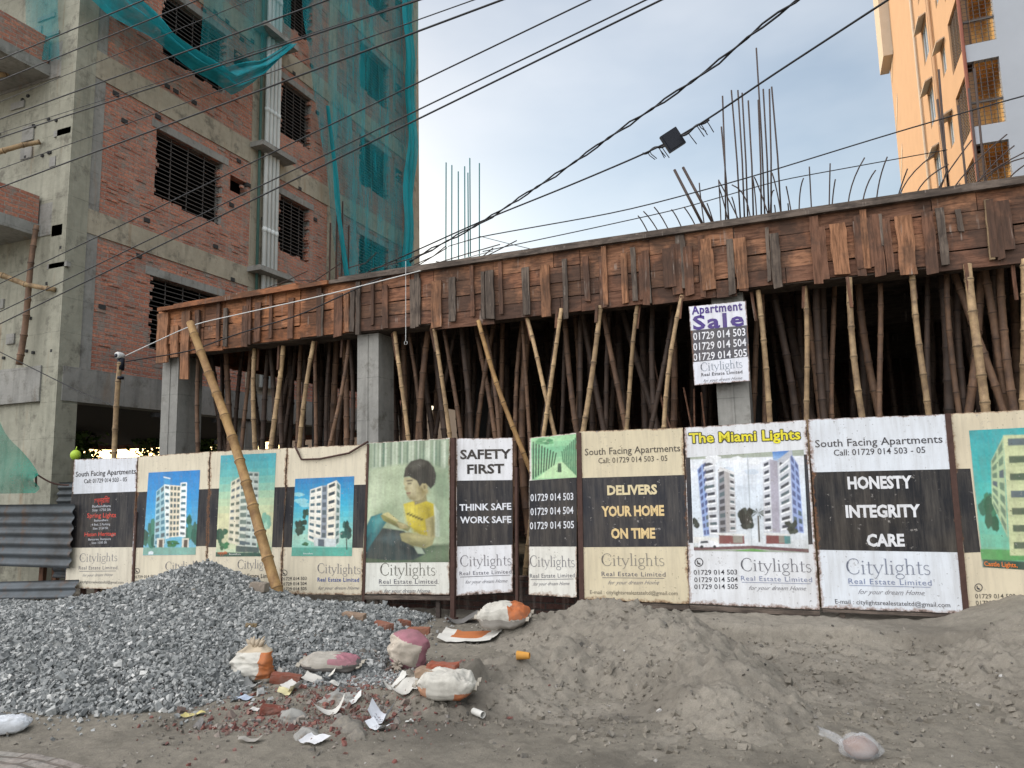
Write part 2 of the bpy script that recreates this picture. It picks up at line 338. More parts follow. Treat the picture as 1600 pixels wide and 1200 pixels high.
M['netthick'] = m_net('gathered teal net', (0.018, 0.37, 0.43), 0.66, 0.95)
M['net_green'] = m_net('green net', (0.03, 0.28, 0.20), 0.5, 0.7)
M['sand'] = m_sand('heaped sand', (0.23, 0.206, 0.168), (0.325, 0.292, 0.24), (0.13, 0.114, 0.092))
M['dirt'] = m_sand('street dirt', (0.185, 0.165, 0.132), (0.29, 0.26, 0.21), (0.09, 0.08, 0.066))
M['gravelbed'] = m_plain('gravel bed', (0.17, 0.172, 0.17), 0.95, 0, 0.6, 60)
M['gravel'] = m_stone('crushed stone', [(0.0, (0.11, 0.115, 0.114)), (0.3, (0.22, 0.228, 0.222)), (0.6, (0.31, 0.316, 0.305)), (0.88, (0.41, 0.412, 0.395)), (1.0, (0.58, 0.57, 0.54))])
M['chips'] = m_stone('brick chips', [(0.0, (0.15, 0.055, 0.045)), (0.35, (0.25, 0.095, 0.07)), (0.6, (0.20, 0.14, 0.115)), (0.8, (0.30, 0.26, 0.22)), (1.0, (0.17, 0.16, 0.15))])
M['clods'] = m_stone('earth clods', [(0.0, (0.10, 0.088, 0.072)), (0.6, (0.20, 0.178, 0.145)), (0.9, (0.30, 0.27, 0.23)), (1.0, (0.5, 0.48, 0.45))])
t = NT('corrugated tin'); v = t.coord(); t.b.inputs['Metallic'].default_value = 0.35
c = t.mix(t.ramp(t.noise(v, 2.6, 6, 0.7), [(0.4, 0.0), (0.7, 0.8)]), (0.095, 0.108, 0.118), (0.05, 0.046, 0.042)); c = t.mix(t.ramp(t.noise(t.coord(None, (6, 6, 0.7)), 1.3, 5), [(0.55, 0.0), (0.7, 0.6)]), c, (0.12, 0.065, 0.035)); M['tin'] = t.base(c, 0.6)
M['sack'] = m_col('woven sack', 0.8, 0.65, (0.13, 0.115, 0.095), 7)
M['paper'] = m_col('paper', 0.8, 0.3)
M['brickbit'] = m_col('loose brick', 0.9, 0.6, (0.22, 0.19, 0.16), 9)
t = NT('black plastic'); M['black_plastic'] = t.base((0.008, 0.010, 0.018), 0.45)
M['orange_wall'] = m_plain('orange plaster', (0.47, 0.30, 0.175), 0.85, 0, 0.15, 1.2)
M['cream_trim'] = m_plain('cream trim', (0.50, 0.42, 0.32), 0.8, 0, 0.15, 2)
M['grey_wall'] = m_plain('grey plaster', (0.37, 0.39, 0.42), 0.85, 0, 0.15, 0.8)
M['room'] = m_plain('ochre room', (0.78, 0.52, 0.22), 0.85)
M['red_pipe'] = m_plain('red brown downpipe', (0.22, 0.07, 0.04), 0.6)
t = NT('window glass'); t.b.inputs['Metallic'].default_value = 0.0; M['glass'] = t.base((0.10, 0.17, 0.24), 0.08); t.b.inputs['Specular IOR Level'].default_value = 0.8
t = NT('leaves'); M['leaf'] = t.base(t.ramp(t.island(), [(0, (0.035, 0.075, 0.02)), (0.6, (0.07, 0.14, 0.035)), (1, (0.16, 0.24, 0.07))]), 0.6)
M['bark'] = m_plain('bark', (0.12, 0.085, 0.06), 0.9)
t = NT('clear plastic film'); g = t.n('ShaderNodeBsdfTransparent'); ms = t.n('ShaderNodeMixShader'); ms.inputs[0].default_value = 0.22
t.base((0.75, 0.76, 0.78), 0.25); t.l(g.outputs[0], ms.inputs[1]); t.l(t.b.outputs[0], ms.inputs[2]); t.l(ms.outputs[0], t.out.inputs[0]); M['film'] = t.m
M['balloon'] = m_plain('yellow green skin', (0.45, 0.62, 0.06), 0.4)
M['paver'] = m_brick('grey pavers', 'XYZ', (0.30, 0.28, 0.25), (0.24, 0.22, 0.20), (0.13, 0.115, 0.095))

# ------------------------------------------------------------------ terrain
GPOLY = np.array([(-13, 3.2), (-6.5, 3.55), (-5.55, 3.72), (-4.75, 3.85), (-4.2, 4.15), (-4.1, 4.6), (-4.3, 4.95), (-4.05, 5.15), (-3.6, 5.05), (-3.4, 5.4), (-3.75, 6.2), (-4.1, 7.0), (-4.25, 7.85), (-8, 7.72), (-9.4, 7.35), (-13, 7.2)])
def poly_dist(P, x, y):
    x = np.asarray(x, float); y = np.asarray(y, float); d = np.full(x.shape, 1e9); ins = np.zeros(x.shape, bool); n = len(P)
    for i in range(n):
        ax, ay = P[i]; bx, by = P[(i+1) % n]; vx, vy = bx-ax, by-ay
        t = np.clip(((x-ax)*vx+(y-ay)*vy)/(vx*vx+vy*vy), 0, 1); d = np.minimum(d, np.hypot(x-ax-t*vx, y-ay-t*vy))
        cond = ((ay > y) != (by > y)); xi = vx*(y-ay)/(vy if abs(vy) > 1e-9 else 1e-9)+ax; ins ^= cond & (x < xi)
    return np.where(ins, d, -d)
def ground_h(x, y):
    r = 0.05*fbm(x, y, 0.8, 3, 3)+0.05*fbm(x, y, 3.2, 5, 5, 0.6)+0.05*np.abs(fbm(x, y, 9, 4, 8, 0.6))
    # ruts worn along the street
    r = r - 0.03*np.exp(-((y-0.42*x-5.6+0.25*fbm(x, y, 0.7, 2, 9))/0.16)**2)*(1-sstep(-1.2, 0.5, x))
    near = 1-sstep(14, 40, np.hypot(x, y)); mound = 0.07*np.exp(-((x+3.15)/0.7)**2-((y-4.6)/0.5)**2)
    return r*near+mound*(0.6+0.8*vnoise(x*9, y*9, 4))
def gravel_h(x, y):
    d = poly_dist(GPOLY, x+0.12*fbm(x, y, 2.5, 3, 21), y+0.12*fbm(x, y, 2.5, 3, 22))
    dd = np.maximum(d, 0); lowl = 0.45+0.55*sstep(-9.6, -7.6, x)
    ap = 0.36*(1-np.exp(-dd/0.75))*lowl
    r = np.hypot((x+6.75)/1.0, (y-6.95)/1.05); cone = 0.43*np.clip(1-r/1.35, 0, 1)**1.15
    h = ap+cone*sstep(0, 0.3, dd)
    patch = 0.05*np.clip(1-np.hypot((x+3.55)/0.45, (y-5.3)/0.3), 0, 1)
    return np.where(d > -0.02, h+0.012, -0.05)+0.03*fbm(x, y, 4, 3, 23)*sstep(0, 0.2, dd)+patch*0
def seg_ridge(pts, x, y):
    best = np.full(np.shape(x), -1.0)
    for (ax, ay, ha, wa), (bx, by, hb, wb_) in zip(pts[:-1], pts[1:]):
        vx, vy = bx-ax, by-ay; t = np.clip(((x-ax)*vx+(y-ay)*vy)/(vx*vx+vy*vy), 0, 1)
        d = np.hypot(x-ax-t*vx, y-ay-t*vy); h = ha+(hb-ha)*t; w = wa+(wb_-wa)*t
        best = np.maximum(best, h*(1-(d/w)**1.25))
    return best
def smax(a, b, k=0.06):
    h = np.clip(0.5+0.5*(a-b)/k, 0, 1); return b*(1-h)+a*h+k*h*(1-h)
rdn = random.Random(66); DENT = [(rdn.uniform(-2.4, 2.2), rdn.uniform(4.6, 7.3), 0, rdn.uniform(0.015, 0.045), rdn.uniform(0, 3.1)) for _ in range(46)]
def sand_h(x, y):
    x = np.asarray(x, float); y = np.asarray(y, float)
    wx = x+0.14*fbm(x, y, 1.7, 3, 31); wy = y+0.14*fbm(x, y, 1.7, 3, 32)
    a = seg_ridge([(-2.05, 7.45, 0.33, 1.15), (-1.5, 6.75, 0.37, 0.95), (-1.0, 6.0, 0.36, 0.8), (-0.62, 5.35, 0.23, 0.6), (-0.5, 5.15, 0.12, 0.4)], wx, wy)
    b = seg_ridge([(-2.55, 4.95, 0.17, 0.55), (-2.25, 5.5, 0.12, 0.6), (-1.9, 6.1, 0.16, 0.7)], wx, wy)
    top = 0.19+0.25*sstep(1.0, 2.3, x)+0.03*fbm(x, y, 3, 3, 33)
    edge = 7.40+0.14*fbm(x, y*0.2, 1.6, 3, 34)+0.1*sstep(-0.6, -1.4, x)
    low = 0.02+0.02*sstep(6.6, 7.4, y)
    wall = sstep(-0.05, 0.05, y-edge)
    bank = np.where(x > -2.3, wall*top+(1-wall)*low*sstep(5.6, 7.2, y)-0.06*(1-sstep(4.8, 6.0, y)), -0.2)
    bank = np.where(x < -1.5, bank-0.5*sstep(-1.7, -2.3, x), bank)
    c = np.clip(0.33*(wx-1.0)+0.11*(wy-5.9), -0.12, 0.45)*sstep(0.0, 1.0, x)
    h = smax(smax(smax(a, b), bank, 0.03), c, 0.08)
    scarp = 0.0
    for k in range(3): q = vnoise(x*1.5+0.5*fbm(x, y, 2.5, 3, 80+k)+k*7, y*2.2+0.6*fbm(x, y, 2.5, 3, 84+k), 90+k); scarp = scarp+0.035*sstep(0.47, 0.51, q)-0.03*sstep(0.62, 0.75, q)
    clump = scarp+0.13*fbm(x, y, 4.5, 5, 35, 0.66)+0.11*(np.abs(fbm(x, y, 8, 5, 36, 0.66))*2-0.2)+0.035*np.maximum(0, vnoise(x*16, y*16, 39)-0.62)*2.2*sstep(0.45, 0.6, vnoise(x*1.4, y*1.4, 40))
    dent = 0
    for q in DENT: dent = dent+q[3]*np.exp(-(((x-q[0])*cos(q[4])+(y-q[1])*sin(q[4]))/0.13)**2-(((y-q[1])*cos(q[4])-(x-q[0])*sin(q[4]))/0.055)**2)
    return h-0.02+clump*sstep(-0.05, 0.10, h)*(1-0.75*sstep(7.2, 7.6, y))-dent
def top_h(x, y):
    x = np.asarray(x, float); y = np.asarray(y, float)
    return np.maximum(np.maximum(ground_h(x, y), gravel_h(x, y)), sand_h(x, y))
def on_ground(px, py):
    d = ray(px, py); T = np.arange(2.0, 13.0, 0.008); Q = EYE[None]+d[None]*T[:, None]; H = top_h(Q[:, 0], Q[:, 1]); k = np.nonzero(Q[:, 2] <= H)[0]
    return np.array([Q[k[0], 0], Q[k[0], 1], H[k[0]]]) if len(k) else onz(px, py)

def hf_mesh(name, xs, ys, hf, mat, skip=None):
    X, Y = np.meshgrid(xs, ys); Z = hf(X, Y); V = np.stack([X, Y, Z], -1).reshape(-1, 3); nx, ny = len(xs), len(ys)
    I = np.arange(nx*ny).reshape(ny, nx); F = np.stack([I[:-1, :-1], I[:-1, 1:], I[1:, 1:], I[1:, :-1]], -1).reshape(-1, 4)
    if skip is not None:
        keep = ~skip(X, Y, Z); kk = keep[:-1, :-1] | keep[:-1, 1:] | keep[1:, 1:] | keep[1:, :-1]; F = F[kk.ravel()]
        used = np.unique(F); mp_ = np.full(len(V), -1); mp_[used] = np.arange(len(used)); V = V[used]; F = mp_[F]
    return fast_mesh(name, V, F, mat, None, True)
def axis(lo, hi, step, far):
    a = list(np.arange(lo, hi+1e-6, step)); s = step; p = hi
    while p < far: s *= 1.35; p += s; a.append(p)
    s = step; p = lo
    while p > -far: s *= 1.35; p -= s; a.insert(0, p)
    return np.array(a)
g = hf_mesh('ground', axis(-7.0, 2.6, 0.028, 400), axis(2.5, 8.2, 0.028, 400), ground_h, M['dirt'])
tag(g, 'bare grey brown dirt of the street in front of the hoarding', 'ground', None, 'structure')
s = hf_mesh('sand_heap', np.arange(-3.4, 5.6, 0.024), np.arange(4.2, 8.6, 0.024), sand_h, M['sand'], lambda X, Y, Z: Z < ground_h(X, Y)-0.03)
tag(s, 'large heap of pale grey sand piled against the right half of the hoarding', 'sand', None, 'stuff')
rgs = np.random.default_rng(17); XY = np.stack([rgs.uniform(-2.6, 2.4, 7000), rgs.uniform(4.4, 7.5, 7000)], 1); SH = sand_h(XY[:, 0], XY[:, 1]); GH = ground_h(XY[:, 0], XY[:, 1])
kp = (rgs.random(7000) < 0.45) & (SH-GH > -0.06) & (SH-GH < 0.13) | ((vnoise(XY[:, 0]*1.6, XY[:, 1]*1.6, 44) > 0.68) & (rgs.random(7000) < 0.4)); SANDL = (XY[kp], np.maximum(SH, GH)[kp]+0.002, rgs.gamma(1.8, 0.0055, int(kp.sum()))+0.003)
gb = hf_mesh('gravel_heap', np.arange(-13, -3.2, 0.05), np.arange(3.0, 8.0, 0.05), lambda X, Y: gravel_h(X, Y)-0.012, M['gravelbed'], lambda X, Y, Z: Z < ground_h(X, Y)-0.03)
tag(gb, 'heap of crushed grey gravel piled against the left half of the hoarding', 'gravel', None, 'stuff')

def scatter_stones(name, XY, Z, R, mat, parent=None, flat=0.75, seed=1):
    rg = np.random.default_rng(seed); n = len(XY)
    cube = np.array([(-1,-1,-1),(1,-1,-1),(1,1,-1),(-1,1,-1),(-1,-1,1),(1,-1,1),(1,1,1),(-1,1,1)], float)*0.62
    T = np.array([(0,2,1),(0,3,2),(4,5,6),(4,6,7),(0,1,5),(0,5,4),(1,2,6),(1,6,5),(2,3,7),(2,7,6),(3,0,4),(3,4,7)])
    B = cube[None]*(1+rg.uniform(-0.45, 0.45, (n, 8, 3)))*(rg.uniform(0.6, 1.25, (n, 1, 3))*np.array([1.15, 0.9, flat]))
    q = rg.normal(size=(n, 4)); q /= np.linalg.norm(q, axis=1)[:, None]; w, x, y, z = q.T
    Rm = np.stack([1-2*(y*y+z*z), 2*(x*y-z*w), 2*(x*z+y*w), 2*(x*y+z*w), 1-2*(x*x+z*z), 2*(y*z-x*w), 2*(x*z-y*w), 2*(y*z+x*w), 1-2*(x*x+y*y)], -1).reshape(n, 3, 3)
    V = np.einsum('nij,nkj->nki', Rm, B)*R[:, None, None]+np.concatenate([XY, Z[:, None]], 1)[:, None, :]
    F = (T[None]+8*np.arange(n)[:, None, None]).reshape(-1, 3)
    return fast_mesh(name, V.reshape(-1, 3), F, mat, parent)
scatter_stones('sand_lumps', SANDL[0], SANDL[1], SANDL[2], M['sand'], s, 0.85, 8)
rg = np.random.default_rng(7)
XY = np.stack([rg.uniform(-11.5, -3.2, 190000), rg.uniform(3.1, 7.9, 190000)], 1)
d = poly_dist(GPOLY, XY[:, 0]+0.12*fbm(XY[:, 0], XY[:, 1], 2.5, 3, 21), XY[:, 1]+0.12*fbm(XY[:, 0], XY[:, 1], 2.5, 3, 22))
keep = (d > -0.03*rg.random(len(d))) | ((d > -0.45) & (rg.random(len(d)) < 0.10*np.exp(d/0.15)))
XY = XY[keep][:128000]; R = rg.gamma(4, 0.0029, len(XY))+0.0035
Z = np.maximum(gravel_h(XY[:, 0], XY[:, 1]), ground_h(XY[:, 0], XY[:, 1]))+rg.uniform(-0.2, 0.9, len(XY))*R
scatter_stones('stones', XY, Z, R, M['gravel'], gb, 0.75, 2)
# small patch of gravel by the sacks, brick chips and earth clods
n = 1500; XY = np.stack([-3.5+0.24*rg.normal(size=n), 5.2+0.17*rg.normal(size=n)], 1)
tag(scatter_stones('gravel_spill', XY, top_h(XY[:, 0], XY[:, 1])+0.006, rg.uniform(0.008, 0.02, n), M['gravel'], None, 0.7, 3), 'small spill of grey gravel between the pink sacks and the white sack', 'gravel', None, 'stuff')
ctr = np.array([(-3.35, 4.55), (-3.0, 4.35), (-3.15, 4.15), (-3.45, 4.2), (-3.05, 5.15), (-2.95, 5.3), (-3.8, 5.7), (-3.6, 4.0), (-3.3, 4.85), (-2.85, 4.5)])
n = 2300; k = rg.integers(0, len(ctr), n); XY = ctr[k]+np.where(rg.random(n)[:, None] < 0.5, 0.10, 0.32)*rg.normal(size=(n, 2))*np.array([1.3, 0.7])
tag(scatter_stones('brick_rubble', XY, top_h(XY[:, 0], XY[:, 1])+0.004, rg.gamma(1.7, 0.0048, n)+0.0025, M['chips'], None, 0.8, 4), 'scattered red brick chips and mortar crumbs in the middle foreground', 'rubble', None, 'stuff')
n = 5200; XY = np.stack([rg.uniform(-6.5, 2.6, n), rg.uniform(2.8, 7.6, n)], 1)
cl = vnoise(XY[:, 0]*2.2, XY[:, 1]*2.2, 77); XY = XY[cl > 0.45]; n = len(XY)
tag(scatter_stones('earth_clods', XY, top_h(XY[:, 0], XY[:, 1])+0.001, rg.gamma(2.0, 0.0040, n)+0.002, M['clods'], None, 0.6, 5), 'small clods and pebbles lying loose on the dirt and sand', 'clods', None, 'stuff')
mb = MB(); G = np.array([[(x, y, float(ground_h(x, y))+0.012) for x in np.linspace(-5.6, -3.62-0.25*(y-3.0), 22)] for y in np.linspace(2.2, 3.16, 12)])
mb.grid(G); tag(mb.build('paving', M['paver'], None, True), 'grey brick paving at the bottom left edge of the dirt', 'paving', None, 'structure')

# ------------------------------------------------------------------ left unfinished brick building
BX = -12.0; BY = 8.75; BYE = 21.5; BH = 23.0
def wall_holes(mb, plane, k, u0, u1, v0, v1, holes, th, sgn, col=None):
    """a wall face on plane X=k or Y=k with rectangular openings and reveals going inwards (sgn = inward direction)"""
    us = sorted({u0, u1, *[q for h in holes for q in h[:2]]}); vs = sorted({v0, v1, *[q for h in holes for q in h[2:]]})
    us = [q for q in us if u0 <= q <= u1]; vs = [q for q in vs if v0 <= q <= v1]
    P = (lambda u, v, d: (k+d*sgn, u, v)) if plane == 'X' else (lambda u, v, d: (u, k+d*sgn, v))
    inh = lambda u, v: any(h[0] < u < h[1] and h[2] < v < h[3] for h in holes)
    for a, b in zip(us[:-1], us[1:]):
        for c, e in zip(vs[:-1], vs[1:]):
            if not inh((a+b)/2, (c+e)/2):
                mb.quad(P(a, c, 0), P(b, c, 0), P(b, e, 0), P(a, e, 0), col); mb.quad(P(a, c, th), P(a, e, th), P(b, e, th), P(b, c, th), col)
    for a, b, c, e in holes:
        mb.quad(P(a, c, 0), P(a, c, th), P(b, c, th), P(b, c, 0), col); mb.quad(P(a, e, 0), P(b, e, 0), P(b, e, th), P(a, e, th), col)
        mb.quad(P(a, c, 0), P(a, e, 0), P(a, e, th), P(a, c, th), col); mb.quad(P(b, c, 0), P(b, c, th), P(b, e, th), P(b, e, 0), col)
LB = thing('unfinished_brick_building', 'tall unfinished red brick building with concrete bands and open grilled windows, left of the formwork', 'building', (BX, BY, 0))
FL = [3.15, 6.25, 9.30, 12.38, 15.46, 18.54, 21.6]; BT = [0.57, 0.46, 0.54, 0.52, 0.52, 0.52, 0.5]
holes = []; wins = []
for i, z in enumerate(FL[:-1]):
    f = z+BT[i]
    a = f+0.72 if i else 4.32
    wins += [(10.57, 12.44, a, a+1.5), (14.32, 15.6, a, a+1.5), (17.9, 19.6, a, a+1.55)]
    holes += [(12.66, 13.22, a+0.95, a+1.33), (20.0, 20.45, a+0.9, a+1.35)]
side_cols = [(BY, 9.12), (13.32, 14.28), (16.35, 16.72), (20.85, BYE)]
mb = MB(); wall_holes(mb, 'X', BX, BY+0.02, BYE, 3.2, BH, wins+holes, 0.22, -1); mb.build('brick_wall', M['brick_side'], LB)
mb = MB()
for i, z in enumerate(FL): mb.box((BX-0.3, BY+0.05, z), (BX+0.025, BYE-0.01, z+BT[i]))
tanb = mb.build('floor_beam', M['conc_tan'], LB)
mb = MB()
for a, b in side_cols[1:]: mb.box((BX-0.3, a, 3.3), (BX+(0.018 if b < 20 else 0.05), b, BH))
mb.build('plastered_pier', M['conc_tan'], LB)
mb = MB(); mb.box((BX-0.36, BY-0.03, 0), (BX+0.035, 9.12, BH)); mb.build('corner_column', M['conc_pale'], LB)
for y in (13.35, 16.9, 20.9): mb = MB(); mb.box((BX-0.35, y, 0), (BX-0.0, y+0.45, 3.15)); mb.build('column', M['conc'], LB)
mb = MB()      # old grey mortar smears bordering the brick
for i, z in enumerate(FL[:-1]): mb.box((BX-0.2, 9.12, z+BT[i]), (BX+0.010, 9.36, FL[i+1]))
mb.build('mortar_strip', M['conc'], LB)
mb = MB(); mb.box((BX-0.3, BY+0.06, 3.13), (BX+0.055, BYE-0.02, 3.74)); mb.build('ground_beam', M['conc'], LB)
def grille(y0, y1, z0, z1, name='grille'):
    g = MB()
    for z in np.arange(z0+0.06, z1, 0.095): g.box((BX-0.10, y0, z), (BX-0.085, y1, z+0.016))
    for y in np.linspace(y0, y1, 5)[1:-1]: g.box((BX-0.115, y-0.010, z0), (BX-0.1, y+0.010, z1))
    return g
for (y0, y1, z0, z1) in wins:
    if z0 > 19: continue
    mb = MB(); mb.box((BX-0.24, y0-0.12, z1+0.005), (BX+0.016, y1+0.14, z1+0.17))
    for yy in (y0, y1): mb.box((BX-0.21, min(yy, yy+0.02*(1 if yy == y0 else -1)), z0), (BX-0.02, max(yy, yy+0.02*(1 if yy == y0 else -1)), z1))
    w = mb.build('window', M['conc'], LB); grille(y0+0.02, y1-0.02, z0, z1).build('grille', M['grille'], w)
mb = MB(); rj = random.Random(9)
for (y0, y1, z0, z1) in wins:
    for z in np.arange(z0, z1-0.05, 0.078):
        for yy, sg_ in ((y0, 1), (y1, -1)):
            if rj.random() < 0.55: w_ = rj.uniform(0.02, 0.11); mb.box((BX-0.15, min(yy, yy+sg_*w_), z+0.004), (BX-0.004, max(yy, yy+sg_*w_), z+0.072))
    for y in np.arange(y0, y1-0.2, 0.25):
        if rj.random() < 0.6: mb.box((BX-0.12, y, z0), (BX-0.006, y+rj.uniform(0.12, 0.24), z0+rj.choice([0.03, 0.07])))
mb.build('jamb_brick', M['brick_side'], LB)['kind'] = 'stuff'
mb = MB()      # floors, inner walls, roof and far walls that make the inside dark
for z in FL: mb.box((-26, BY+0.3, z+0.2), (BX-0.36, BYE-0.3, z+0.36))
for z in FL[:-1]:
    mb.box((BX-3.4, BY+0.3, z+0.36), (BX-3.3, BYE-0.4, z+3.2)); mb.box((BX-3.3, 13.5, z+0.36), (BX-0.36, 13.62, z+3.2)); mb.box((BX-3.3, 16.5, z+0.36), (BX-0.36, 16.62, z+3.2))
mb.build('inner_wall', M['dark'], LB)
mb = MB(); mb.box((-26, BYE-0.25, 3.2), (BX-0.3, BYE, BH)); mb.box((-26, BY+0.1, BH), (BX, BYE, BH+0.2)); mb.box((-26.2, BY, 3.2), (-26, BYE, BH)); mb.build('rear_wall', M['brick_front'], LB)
# street front: pale concrete, balconies
mb = MB(); wall_holes(mb, 'Y', BY, -26, BX-0.36, 3.74, BH, [(-19.5, -17.3, z+1.2, z+2.6) for z in FL[:-1]], 0.2, 1); mb.build('front_wall', M['conc_pale'], LB)
for i, z in enumerate(FL[1:]):
    mb = MB(); mb.box((-26, BY-0.018, z-0.1), (BX-0.362, BY+0.1, z+BT[i+1]+0.05)); mb.build('front_band', M['conc'], LB)
mb = MB(); rq = random.Random(21)
for i in range(90): x_, z_ = rq.uniform(-15, -12.05), 4+rq.randrange(0, 24)*0.62+rq.uniform(-.04, .04); mb.box((x_, BY-0.034, z_), (x_+0.05, BY+0.05, z_+0.05))
mb.build('tie_hole', M['dark'], LB)['kind'] = 'stuff'; mb = MB()  # raised blocks, the shade of the holes put into their dark colour
for i in range(16): x_, z_ = rq.uniform(-14, -12.3), rq.uniform(4.2, 13); mb.box((x_, BY-0.030, z_), (x_+rq.uniform(.15, .5), BY+0.05, z_+rq.uniform(.04, .3)))
mb.build('cement_patch', M['conc'], LB)['kind'] = 'stuff'
mb = MB(); rq = random.Random(22)
for i in range(1500):
    z_ = round(rq.uniform(3.8, 16)/0.078)*0.078; y_ = round(rq.uniform(9.4, 20.6)/0.125)*0.125; w_ = rq.choice([0.115, 0.24, 0.24])
    if any(a-0.05 < y_+w_ and y_ < b+0.05 and c-0.05 < z_+0.07 and z_ < d_+0.2 for a, b, c, d_ in wins) or any(z0-0.08 < z_ < z0+t0 for z0, t0 in zip(FL, BT)) or any(a-0.25 < y_ < b for a, b in side_cols): continue
    mb.box((BX-0.05, y_+0.006, z_+0.005), (BX+rq.uniform(0.006, 0.02), y_+w_-0.006, z_+0.068))
mb.build('proud_brick', M['brick_side'], LB)['kind'] = 'stuff'
mb = MB(); mb.box((-26, BY-0.06, 3.13), (BX-0.36, BY+0.3, 3.76)); mb.build('front_beam', M['conc'], LB)
mb = MB(); mb.box((-15.2, BY+0.02, 0), (BX-0.36, BY+0.22, 3.13)); mb.build('ground_floor_wall', M['conc_pale'], LB)
for z in (6.15, 9.25, 12.4):
    mb = MB(); mb.box((-17.5, BY-1.5, z), (-12.66, BY-0.02, z+0.22)); b = mb.build('balcony', M['conc'], LB)
    mb = MB(); mb.box((-17.5, BY-1.5, z+0.22), (-12.70, BY-1.32, z+0.78)); mb.box((-12.88, BY-1.3, z+0.22), (-12.69, BY-0.05, z+0.76)); mb.build('brick_parapet', M['brick_side'], b)
# soot and damp patch, ledges, pipes
for i, z in enumerate((6.60, 9.68, 12.75, 15.8)):
    mb = MB(); mb.box((BX-0.02, 13.25, z), (BX+0.42, 14.48, z+0.12)); mb.build('pipe_ledge', M['conc'], LB)
for k in range(4):
    mb = MB(); y = 13.70+0.135*k
    mb.tube([(BX+0.13, y, z) for z in np.linspace(3.9, BH, 3)], 0.056, 10)
    for z in np.arange(4.6, BH, 3.08): mb.tube([(BX+0.13, y, z), (BX+0.13, y, z+0.12)], 0.066, 10)
    mb.build('drain_pipe', M['pipe'], LB, True)
mb = MB(); mb.tube([(BX+0.10, 13.5, z) for z in (3.8, 10, BH)], 0.035, 8); mb.build('green_pipe', M['pipe_green'], LB, True)
mb = MB(); rgp = random.Random(4)
for i in range(70):           # putlog holes left by the scaffold, as blocks coloured like their shade
    y = rgp.uniform(9.4, 16); z = rgp.choice(FL[:5])+rgp.choice([0.62, 0.0, -0.16, 1.75, -0.62]); 
    if any(a-0.1 < y < b+0.1 and c-0.2 < z < d_+0.1 for a, b, c, d_ in wins): continue
    mb.box((BX-0.1, y, z), (BX+0.028, y+0.13, z+0.085))
mb.build('putlog_hole', M['dark'], LB)['kind'] = 'stuff'
for i, (y, z0, z1) in enumerate([(15.9, 4, 8.6), (16.2, 4, 8.9), (16.45, 4, 9.4), (16.75, 4, 8.8)]):
    mb = MB(); mb.tube([(BX+0.4, y, z0), (BX+0.42, y+0.03, z1)], 0.022, 6); mb.build('scaffold_rod', M['rust'], LB)

# bamboo putlogs sticking out of the front and one shore under the balcony
def bamboo(name, a, b, r, mat, seed=0, parent=None, bend=0.02, n=None, taper=0.82):
    rd = random.Random(seed); a = np.asarray(a, float); b = np.asarray(b, float); L = np.linalg.norm(b-a); t = (b-a)/L
    s1 = np.cross(t, [0.3, 0.9, 0.1]); s1 /= np.linalg.norm(s1); s2 = np.cross(t, s1); pa, pb = rd.uniform(0, 6), rd.uniform(0, 6)
    pts = []; rr = []; cc = []; q = 0.0; node = rd.uniform(0.1, 0.3); nodes = []
    while node < L: nodes.append(node); node += rd.uniform(0.27, 0.40)
    ts = sorted({0.0, L, *[x for k in nodes for x in (k-0.03, k-0.008, k+0.008, k+0.03) if 0 < x < L]})
    for x in ts:
        u = x/L; p = a+t*x+s1*bend*sin(u*5+pa)*1.2+s2*bend*sin(u*6.3+pb); ra = r*(1-(1-taper)*u)
        isn = any(abs(x-k) < 0.012 for k in nodes); pts.append(p); rr.append(ra*(1.16 if isn else 0.97)); cc.append(isn)
    tone = rd.uniform(0.72, 1.08); mb = MB(); nn = 9; mb.tube(pts, rr, nn)
    for i in range(len(pts)-1):
        v = tone*(rd.uniform(0.82, 1.0) if not (cc[i] and cc[i+1]) else 0.42)
        for k in range(nn): mb.c[i*nn+k] = (v, v*0.99, v*0.97)
    return mb.build(name, mat, parent, True, loc=a)
for a, b, lab in [((-6, 237), (63, 221), 'short bamboo pole stub jutting from the pale concrete front below the upper balcony'), ((-6, 430), (86, 454), 'short bamboo pole stub jutting from the pale front just above the shore'), ((-6, 116), (44, 107), 'bamboo pole end jutting out beside the upper balcony parapet')]:
    q = ony(*b, BY-0.06); p = ony(*a, BY-0.55); tag(bamboo('bamboo_pole', p, q, 0.05, M['bam_pale'], hash(lab) % 99 if False else len(lab)), lab, 'bamboo pole')
tag(bamboo('bamboo_pole', ony(30, 570, BY-0.25), ony(57, 352, BY-0.25), 0.055, M['bam_brown'], 3), 'brown bamboo shore standing under the lower balcony at the far left', 'bamboo pole')

# ------------------------------------------------------------------ safety nets hung on the brick building
def net(name, label, cols, rows, P, mat, loc=None):
    mb = MB(); G = np.array([[P(u, v) for u in np.linspace(0, 1, cols)] for v in np.linspace(0, 1, rows)]); mb.grid(G)
    o = mb.build(name, mat, None, True, loc=tuple(G[0, 0])); return tag(o, label, 'safety net')
def big(u, v):
    z = 6.2+(BH-0.2-6.2)*v
    yl = np.interp(z, [6.2, 7.25, 9.6, 12.0, 13.4, 16, 23], [16.7, 16.5, 16.0, 15.45, 15.0, 14.6, 14.5]); yr = np.interp(z, [6.2, 10, 14, 17.5, 23], [20.6, 20.75, 21.0, 21.2, 21.3])
    y = yl+(yr-yl)*u; fold = 0.13*fbm(np.array(y), np.array(z*0.12), 1.9, 4, 51)*2.2+0.05*sin(y*9+z*0.3)
    return (BX+max(0.07, 0.20+0.7*float(fold)*(1-u*u)+0.12*(1-v)**3), y+0.04*sin(z*1.3+u*3), z)
